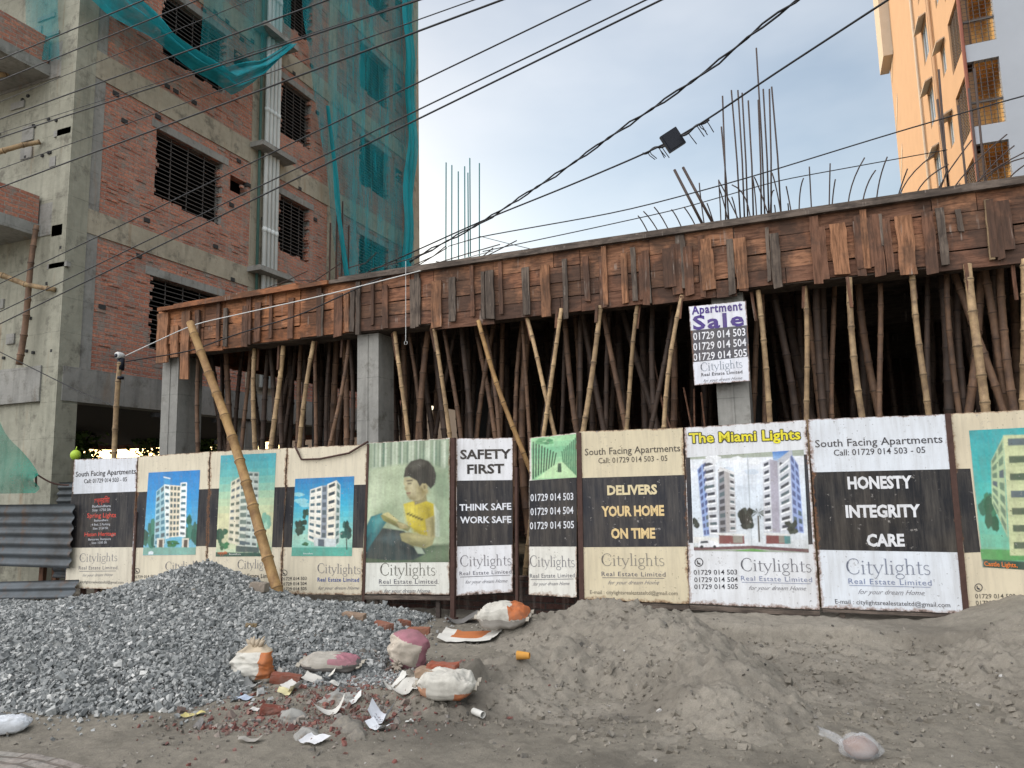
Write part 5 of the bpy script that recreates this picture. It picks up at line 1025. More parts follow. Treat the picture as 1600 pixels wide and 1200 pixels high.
foliage(b, pc, 1160, 810, 13, 20, ['#2a2f2b', '#3b433c', '#1f2421'], 3.2, 30, 14); foliage(b, pc, 1083, 820, 10, 14, ['#2a2f2b', '#3a413b'], 3.2, 31)
b.poly(pc, zC([(375, 540), (382, 540), (388, 660), (380, 660)]), '#4d483f', 3.3)
for a_ in range(0, 360, 36): b.poly(pc, zC([(378, 525), (378+32*cos(radians(a_))+3, 528+20*sin(radians(a_))-4), (378+38*cos(radians(a_)), 534+24*sin(radians(a_)))]), '#2c3a2c', 3.8)
tower(b, pc, zC([(112, 330), (150, 285), (165, 630), (140, 632)]), 10, 2, '#8fa5d2', '#4a5680', 5, None, 12); tower(b, pc, zC([(135, 300), (185, 285), (205, 630), (165, 630)]), 10, 1, '#c9ccd2', '#3d414b', 5.3, '#e8eaec', 13); b.poly(pc, zC([(130, 300), (158, 270), (192, 285), (190, 310), (160, 298)]), '#d9dbde', 7.6)
tower(b, pc, zC([(200, 340), (230, 320), (238, 618), (205, 620)]), 9, 1, '#8d8e94', '#44464d', 5, None, 14); b.poly(pc, zC([(226, 330), (250, 335), (252, 616), (236, 618)]), '#a9a5a4', 6); tower(b, pc, zC([(248, 340), (272, 350), (280, 615), (250, 616)]), 9, 1, '#b9b8ba', '#3b3d44', 5.3, '#dddfe1', 15); b.poly(pc, zC([(196, 345), (208, 318), (272, 342), (272, 356), (225, 336)]), '#d3d3d3', 7.6)
tower(b, pc, zC([(400, 300), (432, 285), (446, 615), (405, 618)]), 9, 1, '#c3c5cb', '#3f434c', 5.3, '#e6e8ea', 16); b.poly(pc, zC([(432, 284), (470, 292), (482, 616), (446, 616)]), '#a6a2ae', 6); tower(b, pc, zC([(470, 300), (530, 252), (540, 605), (484, 614)]), 9, 1, '#c6c9d0', '#3c4049', 5.5, '#eceef0', 17); tower(b, pc, zC([(530, 250), (572, 310), (598, 620), (545, 612)]), 9, 2, '#93a4cf', '#59648c', 5.6, None, 18); b.poly(pc, zC([(466, 290), (538, 238), (542, 262), (498, 302)]), '#b7bac2', 8)
for x in (205, 415): b.poly(pc, zC([(x, 622), (x+110, 628), (x+112, 668), (x, 668)]), '#7d4a48', 8.4); b.poly(pc, zC([(x+60, 630), (x+102, 630), (x+104, 664), (x+62, 664)]), '#8e8a80', 8.8); b.poly(pc, zC([(x-8, 618), (x+118, 624), (x+118, 632), (x-8, 628)]), '#d9d9d6', 9)
foliage(b, pc, 1234, 824, 11, 12, ['#343b33', '#444c42'], 9.2, 33); b.poly(pc, zC([(500, 628), (530, 626), (532, 668), (504, 668)]), '#4f8585', 8.9)
b.poly(pc, zC([(96, 636), (205, 640), (208, 668), (98, 664)]), '#dcdcd8', 8); b.poly(pc, zC([(98, 684), (352, 676), (620, 692), (622, 708), (352, 690), (100, 698)]), '#6d4f52', 9); b.poly(pc, zC([(265, 700), (352, 690), (430, 702), (352, 706)]), '#6a9a58', 9.4)
b.poly(pc, zC([(116, 672), (122, 655), (160, 650), (180, 655), (205, 668), (203, 682), (118, 684)]), '#e9ebee', 10); b.poly(pc, zC([(128, 656), (156, 653), (160, 664), (126, 666)]), '#39424c', 10.6)
for x in (132, 186): blob(b, pc, *zC([(x, 682)])[0], 2.6, 2.6, '#24262a', 10.9, x)
V_ = (1077, 692), (1251, 686)
for dx, dy in ((-1.3, 0), (1.3, 0), (0, -1.3), (0, 1.3), (-1, -1), (1, 1), (1, -1), (-1, 1)): b.text(tx, 'The Miami Lights', (V_[0][0]+dx, V_[0][1]+dy), (V_[1][0]+dx, V_[1][1]+dy), 15, '#3a3a2a', 0.03, layer=2+0.1*(dx+2*dy))
b.text(tx, 'The Miami Lights', *V_, 15, '#e0d42a', 0.022, layer=4.5)
phone_icon(b, tx, 1092, 878.5, 7); NUM(b, tx, [((1084, 898), (1152, 897.5), 7.5), ((1085, 909.5), (1153, 909), 7.5), ((1085, 920.5), (1153, 920), 7.5)], INK, 0.006)
logo(b, lg, (1158, 892), (1268, 894), 20, ((1158, 907), (1269, 909.5), 7.5), ((1170, 921.5), (1260, 922.5), 6.5), col='#6f7078', subcol='#7b84a2'); b.done(colour_band=bn, picture=pc, lettering=tx, logo=lg)
# 10: honesty
b = Board('white board reading HONESTY INTEGRITY CARE on a black band', (1262, 655), (1480, 647), (1509, 959), (1284, 950), '#d3d8de', 0.012); bn, tx, lg = MB(), MB(), MB()
b.poly(bn, [(1268, 738), (1485, 733), (1498.5, 863), (1277, 859)], '#14151a')
b.text(tx, 'South Facing Apartments', (1274, 699), (1473, 691.5), 11.5, INK, 0.004); b.text(tx, 'Call: 01729 014 503 - 05', (1303, 712), (1446, 707.5), 9.5, INK, 0.004)
b.text(tx, 'HONESTY', (1325, 763.5), (1426, 762), 18, '#d6d7da', 0.042); b.text(tx, 'INTEGRITY', (1322, 808), (1439, 807), 18, '#d6d7da', 0.042); b.text(tx, 'CARE', (1355, 853), (1414, 853), 18, '#d6d7da', 0.042)
logo(b, lg, (1323, 897), (1454, 898), 24, ((1326, 912), (1456, 915), 8.5), ((1341, 928), (1445, 930), 7.5), col='#7d8494', subcol='#717e9f')
b.text(tx, 'E-mail : citylightsrealestateltd@gmail.com', (1305, 943), (1485, 949), 7, '#45464e', 0.002); b.done(colour_band=bn, lettering=tx, logo=lg)
# 11: rightmost poster, running out of the picture
rgt = onf(1482, 646)+FD*1.22
def pxof(p): d = np.asarray(p)-EYE; z = d @ _f; return (800+FPX*(d @ CR)/z, 600-FPX*(d @ CU)/z)
trx, bottom = pxof(onf(1482, 646)+FD*1.215), pxof(onf(1511, 957)+FD*1.215)
b = Board('cream poster of a green tinted tower at the right end of the hoarding', (1483, 646), trx, bottom, (1511, 957), '#cec2a8', -0.004); bn, pc, tx, lg = MB(), Canvas([(1050+x/2.909, 620+y/2.909) for x, y in ((1350, 153), (1760, 132), (1834, 800), (1410, 774))], 120, 186, 11), MB(), MB()
b.poly(bn, zC([(1283, 328), (1356, 326), (1402, 706), (1329, 709)]), '#1d1e22')
zr = lambda L: [(1050+x/2.909, 620+y/2.909) for x, y in L]
Q = zr([(1350, 153), (1760, 132), (1830, 760), (1410, 738)]); grad(b, pc, Q, ['#2f9fa4', '#43aaa6', '#5fb3a0', '#79b593'], 10, 2)
foliage(b, pc, 1545, 800, 16, 34, ['#2f6650', '#3b7658', '#27573f'], 3, 41, 14); b.poly(pc, zr([(1400, 690), (1820, 700), (1828, 745), (1408, 742)]), '#57995a', 3)
tower(b, pc, zr([(1445, 290), (1498, 180), (1520, 640), (1450, 480)]), 7, 2, '#a9bd95', '#66806a', 5, None, 21); tower(b, pc, zr([(1498, 175), (1620, 170), (1650, 720), (1530, 720)]), 7, 1, '#c0c79b', '#4f5f4c', 5.4, '#b5bd92', 22); tower(b, pc, zr([(1618, 240), (1700, 220), (1745, 720), (1650, 720)]), 6, 2, '#aebb90', '#54684f', 5.5, '#b9c29a', 23)
b.poly(pc, zr([(1412, 738), (1830, 762), (1834, 800), (1414, 774)]), '#2b4a40', 9); b.text(tx, 'Castle Lights,', (1538, 884), (1590, 886.5), 7, '#d8742e', 0.02, layer=4)
phone_icon(b, tx, 1529, 918, 6.5); NUM(b, tx, [((1524, 935), (1587, 935), 7), ((1525, 945.5), (1588, 945.5), 7), ((1526, 956), (1589, 956), 7)], '#4a463f')
logo(b, lg, (1604, 910), (1690, 914), 20, ((1604, 926), (1690, 930), 7)); b.done(colour_band=bn, picture=pc, lettering=tx, logo=lg)

# posts, rails between and under the boards
for i, (xt, yt, xb, yb, w, lab) in enumerate([(707, 684, 706, 968, 0.05, 'rusty iron post between the boy poster and the safety board'), (904, 676, 909, 975, 0.055, 'rusty iron post left of the cream DELIVERS board'), (1481, 646, 1510, 965, 0.05, 'rusty red iron post between the honesty board and the rightmost poster'), (212, 800, 206, 935, 0.03, 'thin dark post between the two leftmost boards'), (575, 694, 566, 945, 0.03, 'dark post left of the boy poster'), (806, 730, 806, 935, 0.03, 'thin dark post right of the safety board')]):
    a = onf(xt, yt, 0.02); q = onf(xb, yb, 0.02); q = np.array([a[0]*0.1+q[0]*0.9, q[1], min(q[2], 0.0)]); mb = MB(); mb.obox(q-FD*w/2, FD*w, -FN*0.05, a-q); mb.box((q[0]-0.05, q[1]-0.05, q[2]), (q[0]+0.05, q[1]+0.06, q[2]+0.02)); tag(mb.build('post', M['rust'], None, loc=tuple(q)), lab, 'post', 'iron posts of the hoarding')
for i, (l, r, lab) in enumerate([((565, 930), (703, 931), 'dark timber rail under the boy poster'), ((909, 938), (1077, 946), 'dark timber rail under the cream DELIVERS board'), ((1078, 945), (1281, 955), 'dark timber rail under the twin towers board'), ((1285, 951), (1509, 960.5), 'thin dark rail under the honesty board')]):
    a, q = onf(*l, 0.02), onf(*r, 0.02); mb = MB(); h = 0.05 if i < 3 else 0.03; mb.obox(a-np.array([0, 0, h]), q-a, -FN*0.05, (0, 0, h-0.004))
    for u in (0.15, 0.85): p = a+(q-a)*u-FN*0.05; mb.obox((p[0]-0.03, p[1], 0), (0.05, 0, 0), (0, 0.04, 0), (0, 0, a[2]-h))
    tag(mb.build('rail', M['wood_grey'], None, loc=tuple(a)), lab, 'rail', 'rails under the hoarding')
for x in (128, 150):
    a = onf(x, 919, -0.03); mb = MB(); mb.box((a[0]-0.03, a[1], 0), (a[0]+0.03, a[1]+0.05, a[2]+0.3)); mb.box((a[0]-0.05, a[1]-0.01, 0), (a[0]+0.05, a[1]+0.06, 0.03)); tag(mb.build('post', M['rust'], None, loc=(a[0], a[1], 0)), ['dark leg under the left end board, the left one of two', 'dark leg under the left end board, the right one of two'][x == 150], 'post', 'iron posts of the hoarding')
# bent wire on the fourth poster
mb = MB(); P_ = [onf(x, y, 0.03) for x, y in ((461, 697), (466, 708), (471, 718), (500, 717), (545, 708), (575, 690))]; mb.tube(P_, 0.013, 6); tag(mb.build('bent_pipe', M['rust'], None, True, loc=tuple(P_[0])), 'bent dark rod hooked over the top of the poster left of the boy', 'rod')
# sale sign
def ons(x, y, l=0): return ony(x, y, SY-0.06-0.0016*l)
class Sign(Board):
    def pt(s, x, y, layer): return ons(x, y, layer)
b = Sign('white and grey sale sign with purple lettering on a concrete column', (1076, 479), (1166, 470), (1172, 595), (1085, 602), '#dcdee6', 0, None, 'sale_sign', None); b.root['category'] = 'sign'
bn, tx, lg = MB(), MB(), MB(); b.poly(bn, [(1079, 516.5), (1168, 508), (1170.5, 557), (1082, 566)], '#4c4c54')
b.text(tx, 'Apartment', (1081, 491), (1160, 484), 13, '#43307e', 0.03, space=1.12); b.text(tx, 'Sale', (1083, 515), (1163, 508), 21, '#43307e', 0.03, space=1.15)
for k, e in enumerate(('503', '504', '505')): b.text(tx, '01729 014 '+e, (1083.5, 531.5+k*16.2), (1165+k*1.2, 524+k*16.2), 11.5, '#e6e7ec', 0.01)
logo(b, lg, (1095, 580), (1160, 574), 13, ((1096, 588), (1160, 583), 5), ((1099, 597), (1160, 592.5), 4.5), col='#7b8794', bold=0.012, line=False, subcol='#3a3a44'); b.done(colour_band=bn, lettering=tx, logo=lg)
# security camera on a bamboo pole behind the left boards
a, q = ony(178, 712, 8.0), ony(189, 566, 8.0); dv = (q-a)/(q[2]-a[2]); bt = a-dv*a[2]
cp = thing('camera_pole', 'bamboo pole carrying a small white security camera behind the left end of the hoarding', 'camera pole', tuple(bt))
mbp = bamboo('pole', bt, q, 0.045, M['bam_pale'], 77); mbp.parent = cp; mbp.location = (0, 0, 0)
mb = MB(); mb.tube([q+np.array([0, 0, z]) for z in (-0.12, 0.06)], 0.052, 10); mb.build('tape', M['black_plastic'], cp, True); mb = MB(); mb.tube([q+np.array([0, 0, z]) for z in (-0.26, -0.22)], 0.053, 10); mb.build('tape', M['black_plastic'], cp, True)
mb = MB(); mb.tube([q+np.array([0.0, 0, 0.10])+np.array([cos(radians(-90)), 0.0, 0])*0+np.array([0, -t_, 0]) for t_ in (-0.05, 0.0, 0.07, 0.09)], [0.03, 0.052, 0.052, 0.04], 12); mb.tube([q+np.array([0, 0.02, z]) for z in (0.02, 0.09)], 0.025, 8); mb.build('camera_head', M['white_cable'], cp, True)
mb = MB(); mb.tube([q+np.array([0, -t_, 0.09]) for t_ in (0.07, 0.10)], [0.033, 0.030], 10); mb.build('lens', M['black_plastic'], cp, True)

# ------------------------------------------------------------------ corrugated sheets at the left, plants behind
def corr(name, label, A, B, h, rows_up, amp=0.022, pitch=0.15, horizontal=True, mat='tin', seed=0, lean=0.0):
    A, B = np.asarray(A, float), np.asarray(B, float); mb = MB(); L = np.linalg.norm(B-A); d_ = (B-A)/L; nrm = np.cross(d_, [0, 0, 1.0]); nrm /= np.linalg.norm(nrm)
    nu = 30; nv = int(h/pitch*8) if horizontal else 8; nu = nu if horizontal else int(L/pitch*8)
    G = np.array([[A+d_*L*u+np.array([0, 0, 1])*h*v+nrm*(amp*sin(2*pi*(h*v if horizontal else L*u)/pitch)+0.03*float(fbm(np.array(u*L+seed), np.array(v*h), 1.2, 3, 61+seed))+lean*v) for u in np.linspace(0, 1, nu)] for v in np.linspace(0, 1, nv)])
    mb.grid(G); mb.grid(G-nrm*0.004, None, True); o = mb.build(name, M[mat], None, True, loc=tuple(A)); return tag(o, label, 'corrugated sheet')
a, q = onf(-160, 893, 0.12), onf(109, 888, 0.10)
corr('corrugated_sheet', 'dented grey corrugated tin sheet fixed sideways at the left end of the hoarding', (a[0], a[1], 0.50), (q[0], q[1], 0.48), 0.90, 1)
a, q = onf(-160, 985, 0.45), onf(112, 932, 0.16)
corr('corrugated_sheet', 'dark bent corrugated strip lying low against the gravel at the far left', (a[0], a[1], -0.02), (q[0], q[1], 0.08), 0.24, 1, 0.02, 0.12, True, 'tin', 4, -0.10)
a, q = onf(84, 885, -0.18), onf(122, 880, -0.18)
corr('corrugated_sheet', 'upright corrugated strip in the gap left of the first printed board', (a[0], a[1], 0.3), (q[0], q[1], 0.3), 1.40, 1, 0.018, 0.1)
for x, lab in ((62, 'leaning brown timber post under the tin sheet, left one'), (84, 'leaning brown timber post under the tin sheet, right one')):
    a = onf(x, 930, -0.25); mb = MB(); mb.obox((a[0]-0.06, a[1], -0.05), (0.09, 0, 0), (0, 0.06, 0), (0.03*(1 if x < 80 else -1), 0, 0.95)); tag(mb.build('timber_post', M['batten'], None, loc=tuple(a)), lab, 'post')
def tree(name, label, loc, h, r, n, seed, cat='tree'):
    rd = np.random.default_rng(seed); root = thing(name, label, cat, loc); x, y, z = loc; mb = MB(); mb.tube([(x, y, z-0.1), (x+0.1, y, z+h*0.4), (x+0.05, y+0.1, z+h*0.8)], [h*0.035, h*0.025, h*0.01], 8)
    for k in range(6):
        an = k*1.05; mb.tube([(x+0.05, y, z+h*(0.35+0.06*k)), (x+r*0.6*cos(an), y+r*0.6*sin(an), z+h*(0.55+0.06*k))], [h*0.013, h*0.005], 6)
    mb.build('trunk', M['bark'], root, True)
    c = rd.normal(size=(14, 3)); c /= np.linalg.norm(c, axis=1)[:, None]; c = c*rd.uniform(0.35, 0.9, (14, 1))*np.array([r, r, h*0.35])+np.array([x, y, z+h*0.65])
    P = c[rd.integers(0, 14, n)]+rd.normal(size=(n, 3))*r*0.22; S = rd.uniform(0.05, 0.11, n)*r
    u = rd.normal(size=(n, 3)); u /= np.linalg.norm(u, axis=1)[:, None]; v = np.cross(u, rd.normal(size=(n, 3))); v /= np.linalg.norm(v, axis=1)[:, None]
    V = np.stack([P-u*S[:, None], P+v*S[:, None]*.45, P+u*S[:, None], P-v*S[:, None]*.45], 1).reshape(-1, 3)-np.array(loc)
    fast_mesh('crown', V, np.arange(4*n).reshape(n, 4), M['leaf'], root)
tree('leafy_tree', 'leafy green tree seen through the open ground floor just left of the first board', (-20.5, 14.8, 0), 4.4, 1.5, 3000, 5)
tree('leafy_tree', 'leafy green tree seen through the ground floor above the second board', (-21, 20.5, 0), 4.6, 1.6, 3000, 6)
mb = MB(); mb.box((-30, 4, 0), (-29.6, 40, 3.0)); mb.box((-22, 27, 0), (9, 27.3, 4.6)); tag(mb.build('far_wall', M['cream_trim'], None, loc=(-30, 14, 0)), 'pale boundary wall far behind the open ground floor', 'wall')
p = onf(118, 711, -0.5); mb = MB(); nu, nv = 14, 9
mb.add([tuple(p+np.array([0.075*sin(pi*i/nv)*cos(2*pi*k/nu), 0.075*sin(pi*i/nv)*sin(2*pi*k/nu), 0.082*cos(pi*i/nv)])) for i in range(nv+1) for k in range(nu)], [(i*nu+k, (i+1)*nu+k, (i+1)*nu+(k+1) % nu, i*nu+(k+1) % nu) for i in range(nv) for k in range(nu)])
mb.tube([p+np.array([0, 0, 0.07]), p+np.array([0.02, 0, 0.13])], 0.008, 5); mb.tube([p-np.array([0, 0, 0.07]), p*np.array([1, 1, 0])], 0.012, 5); tag(mb.build('balloon', M['balloon'], None, True, loc=tuple(p)), 'yellow green balloon on a stick behind the left end of the hoarding', 'balloon')

# ------------------------------------------------------------------ right building, sunlit orange flank and grey front
RX, RY = 5.95, 28.0
RB = thing('orange_apartment_building', 'orange and grey apartment building lit by low sun behind the formwork at the right', 'building', (RX, RY, 0))
RYE = float(onx(1410, 300, RX)[1]); RH = 44.0
rw = [((1425, 30), (1437, 100), 'w'), ((1444, 50), (1460, 62), 's')]
fh = []
for i, z in enumerate([float(ony(1540, 195, RY)[2])+2.98*k for k in range(-3, 10)]): fh.append((float(ony(1516, 150, RY)[0]), float(ony(1568, 150, RY)[0]), z, z+2.35))
sh = [(RY+0.35, RY+2.3, h[2]+0.1, h[3]-0.2) for h in fh]
mb = MB(); wall_holes(mb, 'Y', RY, RX, 16, 0, RH, fh, 0.22, 1); mb.build('grey_front', M['grey_wall'], RB)
yw = [float(onx(x, y, RX)[1]) for x, y in ((1437, 100), (1425, 100))]
allw = []
for h in fh:
    for (ya, yb, za, zb) in ((RY+6.3, RY+7.6, h[2]+0.4, h[2]+2.0), (RY+3.2, RY+4.0, h[2]+0.9, h[2]+2.0)): allw.append((ya, yb, za, zb))
mb = MB(); wall_holes(mb, 'X', RX, RY+0.0, RYE, 0, RH, sh+allw, 0.22, 1); mb.build('orange_flank', M['orange_wall'], RB)
for ya, yb, za, zb in allw:
    mb = MB(); 
    for y in (ya, (ya+yb)/2-0.025, yb-0.05): mb.box((RX+0.06, y, za), (RX+0.11, y+0.05, zb))
    for z in (za, zb-0.05): mb.box((RX+0.062, ya+0.05, z), (RX+0.108, yb-0.05, z+0.05))
    w = mb.build('window', M['pipe'], RB); mb = MB(); mb.box((RX+0.08, ya+0.05, za+0.05), (RX+0.09, yb-0.05, zb-0.05)); mb.build('pane', M['glass'], w)
    mb = MB(); mb.obox((RX-0.004, ya-0.12, zb+0.12), (-0.30, 0, -0.16), (0, yb-ya+0.24, 0), (0, 0, 0.06)); mb.build('sunshade', M['cream_trim'], w)
for h, s_ in zip(fh, sh):
    mb = MB()
    for z in np.arange(s_[2]+0.05, s_[3], 0.11): mb.box((RX+0.08, s_[0], z), (RX+0.10, s_[1], z+0.03))
    for y in np.linspace(s_[0], s_[1], 5): mb.box((RX+0.07, y-0.02, s_[2]), (RX+0.075, y+0.02, s_[3]))
    mb.build('flank_grille', M['grille'], RB)
    mb = MB()
    for z in np.arange(h[2]+0.06, h[3], 0.15): mb.box((h[0], RY+0.09, z), (h[1], RY+0.10, z+0.012))
    for x in np.linspace(h[0], h[1], 6)[1:-1]: mb.box((x-0.012, RY+0.10, h[2]), (x+0.012, RY+0.115, h[3]))
    mb.box((h[0], RY+0.06, h[2]+0.85), (h[1], RY+0.12, h[2]+0.92)); mb.build('front_grille', M['grille'], RB)
    mb = MB(); x1 = h[1]+0.25; mb.box((RX+0.24, RY+2.5, h[2]-0.15), (x1, RY+2.6, h[3]+0.45)); mb.box((x1, RY+0.24, h[2]-0.15), (x1+0.1, RY+2.6, h[3]+0.45)); mb.box((RX+0.24, RY+0.24, h[2]-0.25), (x1, RY+2.5, h[2]-0.1)); mb.build('balcony_room', M['room'], RB)
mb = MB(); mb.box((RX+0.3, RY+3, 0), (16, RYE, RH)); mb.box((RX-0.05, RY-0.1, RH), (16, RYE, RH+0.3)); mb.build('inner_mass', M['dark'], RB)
mb = MB(); mb.box((16, RY, 0), (16.2, RYE, RH)); mb.box((RX, RYE, 0), (16.2, RYE+0.2, RH)); mb.build('rear_wall', M['orange_wall'], RB)
zo = float(onx(1392, 103, RX)[2]); mb = MB(); mb.box((RX-0.5, RYE-1.6, zo), (RX-0.003, RYE+0.6, RH)); mb.build('projecting_bay', M['cream_trim'], RB)
for y in (RY+5.0, RY+5.35, RY+9.0):
    mb = MB(); mb.tube([(RX-0.08, y, z) for z in (0, 10, RH)], 0.06, 8); mb.build('drain_pipe', M['orange_wall' if y < RY+8 else 'cream_trim'], RB, True)
mb = MB(); mb.tube([(RX-0.07, RY-0.06, z) for z in (0, 10, RH)], 0.06, 8); mb.build('red_pipe', M['red_pipe'], RB, True)
for k in range(8):
    z = fh[0][2]+2.98*k; mb = MB(); mb.obox((RX-0.02, RYE-0.15, z-0.9), (0, -1.5, 1.2), (0.019, 0, 0), (0, 0, 0.35)); mb.build('stair_band', M['cream_trim'], RB)
mb = MB(); mb.tube([(9.05, RY-0.08, z) for z in (0, 10, RH)], 0.05, 8); mb.build('white_pipe', M['pipe'], RB, True)

# ------------------------------------------------------------------ overhead cables
def cable(pts, r, label, mat='cable', sag=0.0, name='overhead_cable', group='overhead cables', wob=0.0, sd=0):
    P = np.array(pts, float); n = 40; s_ = np.r_[0, np.cumsum(np.linalg.norm(np.diff(P, axis=0), axis=1))]; q = np.linspace(0, s_[-1], n)
    Q = np.stack([np.interp(q, s_, P[:, i]) for i in range(3)], 1)
    if len(P) > 2:
        for _ in range(3): Q[1:-1] = (Q[:-2]+2*Q[1:-1]+Q[2:])/4
    t_ = np.linspace(0, 1, n); Q[:, 2] -= sag*4*t_*(1-t_)
    if wob: Q[:, 2] += wob*np.sin(t_*70+sd); Q[:, 1] += wob*np.cos(t_*70+sd)
    mb = MB(); mb.tube(Q, r, 6); return tag(mb.build(name, M[mat], None, True, loc=tuple(Q[0])), label, 'cable', group)
CN = np.array([0.15, 1.0, 0])  # cables over the street hang in the upright plane 0.15 x + y = 4.6
def onc(x, y, k=4.6): d = ray(x, y); return EYE+d*(k/(d @ CN))
CB = [((0, 93), (225, 0), .013), ((0, 126), (309, 0), .012), ((0, 159), (392, 0), .007), ((0, 186), (512, 0), .013), ((0, 208), (640, 3), .006), ((0, 215), (655, 0), .013), ((0, 264), (740, 0), .008), ((0, 293), (784, 0), .014), ((0, 443), (922, 0), .010), ((0, 487), (1009, 0), .010), ((0, 506), (1033, 0), .012)]
ORD = ['topmost black cable crossing the top left corner of the brick building', 'second black cable from the top at the left edge', 'thin third cable from the top at the left edge', 'thick fourth cable from the top at the left edge', 'thin cable running just above a thicker twin across the brick building', 'thicker lower twin of the close cable pair across the brick building', 'thin cable between the close pair and the thick cable across the big window', 'thick black cable crossing just above the big grilled window', 'cable crossing the lower sill of the big grilled window', 'upper one of the two lowest long cables over the brick building', 'lowest long cable over the brick building, rising to the top centre']
for (a, q, r), lab in zip(CB, ORD):
    A, B = onc(*a), onc(*q); d_ = B-A; cable([A-d_*0.5, B+d_*0.35], r*0.6, lab, sag=0.0, group='cables over the brick building')
pa = [((640, 410), 9.6), ((652, 402), 9.5), ((760, 345), 9.0), ((814, 309), 8.7), ((880, 267), 8.3), ((964, 207), 7.9), ((1024, 168), 7.5), ((1120, 102), 7.1), ((1198, 33), 6.7), ((1251, 0), 6.5), ((1330, -60), 6.2)]
for k in range(2): cable([ony(x, y, Y)+np.array([0, 0, 0.015*k]) for (x, y), Y in pa], 0.010, ['one strand of the twisted cable pair rising across the sky, the upper strand', 'lower strand of the twisted cable pair rising across the sky'][k], wob=0.014, sd=k*pi, group='twisted cables in the sky')
pb = [((560, 432), 10.2), ((640, 396), 9.7), ((760, 342), 9.0), ((880, 294), 8.4), ((994, 246), 8.0), ((1054, 219), 7.8), ((1105, 188), 7.6), ((1180, 135), 7.3), ((1387, 0), 6.5), ((1480, -60), 6.2)]
cable([ony(x, y, Y) for (x, y), Y in pb], 0.010, 'cable carrying the dark box across the sky', group='cables in the sky')
mb = MB(); rgc = random.Random(3)
for (x0, y0, x1, y1, Y) in ((1004, 240, 1040, 226, 8.0), (1066, 212, 1108, 186, 7.7)):
    P_ = [ony(x0+(x1-x0)*u, y0+(y1-y0)*u+2*sin(u*9), Y) for u in np.linspace(0, 1, 14)]; mb.tube(P_, 0.013, 5)
    for k in range(5): p = P_[rgc.randrange(14)]; mb.tube([p, p+np.array([0.02, 0, -0.04]), p+np.array([0.06+0.03*rgc.random(), 0, -0.09-0.06*rgc.random()])], 0.005, 4)
tag(mb.build('cable_ties', M['cable'], None, True, loc=tuple(P_[0])), 'frayed bundle of cable ends and ties on both sides of the dark box', 'cable ties')
c = ony(1051, 219, 7.75); rt, up, fw = CR, CU, _f; ca = radians(33); e1 = cos(ca)*rt+sin(ca)*up; e2 = -sin(ca)*rt+cos(ca)*up; e1, e2 = (np.array(e1), np.array(e2)); nn = np.cross(e1, e2)
jb = thing('splice_box', 'dark square splice box hanging on the cable in the sky', 'splice box', tuple(c)); mb = MB(); W = 0.105
prof = [(-W, -W*.95), (-W*.95, -W), (W*.95, -W), (W, -W*.95), (W, W*.95), (W*.95, W), (-W*.95, W), (-W, W*.95)]
F_ = [tuple(c+e1*x+e2*y+nn*0.018) for x, y in prof]+[tuple(c+e1*x+e2*y-nn*0.018) for x, y in prof]; mb.add(F_, [tuple(range(8)), tuple(range(8, 16))[::-1]]+[(i, i+8, (i+1) % 8+8, (i+1) % 8) for i in range(8)]); mb.build('case', M['black_plastic'], jb)
mb = MB(); mb.obox(c-e1*W*0.8-e2*W*0.8+nn*0.019, e1*W*1.6, e2*W*1.6, nn*0.006); mb.build('lid', M['black_plastic'], jb)
cable([ony(x, y, 7.0) for x, y in ((1760, 108), (1600, 149), (1408, 204), (1156, 282), (976, 330), (754, 369))]+[ony(700, 385, 9.5)], 0.006, 'thin wire running from the right edge past the orange building, the upper one', group='thin wires above the formwork')
cable([ony(1480, 234, 11.5), ony(1216, 282, 10.6), ony(1060, 327, 10), ony(910, 360, 9.6), ony(754, 393, 9.3)], 0.007, 'thin wire tied to the tall rebar in front of the orange building', group='thin wires above the formwork')
cable([ony(749, 369, 12.8), ony(800, 382, 11.5), ony(842, 392, 10)], 0.006, 'short thin wire sloping down from the teal rebar cluster', group='thin wires above the formwork')
cable([ony(196, 556, 8.0), ony(301, 507, SY-0.2), ony(500, 463, SY-0.16), ony(560, 448, SY-0.16), ony(654, 424, SY-0.16), ony(720, 405, SY+0.3), ony(770, 392, SY+0.8)], 0.008, 'white cable running from the camera pole up along the formwork', 'white_cable', group='cables along the formwork')
cable([ony(196, 565, 8.0), ony(297, 549, SY-0.2), ony(367, 523, SY-0.17), ony(469, 492, SY-0.17), ony(560, 450, SY-0.17), ony(584, 438, SY-0.15), ony(650, 416, SY+0.2)], 0.010, 'black cable drooping along the formwork below the white one', group='cables along the formwork')
cable([ony(-10, 545, BY-0.3), ony(60, 580, BY-0.3), ony(120, 610, BY-0.4), ony(182, 636, 8.0)], 0.008, 'thin black cable from the left building down to the bamboo camera pole', group='cables along the formwork')

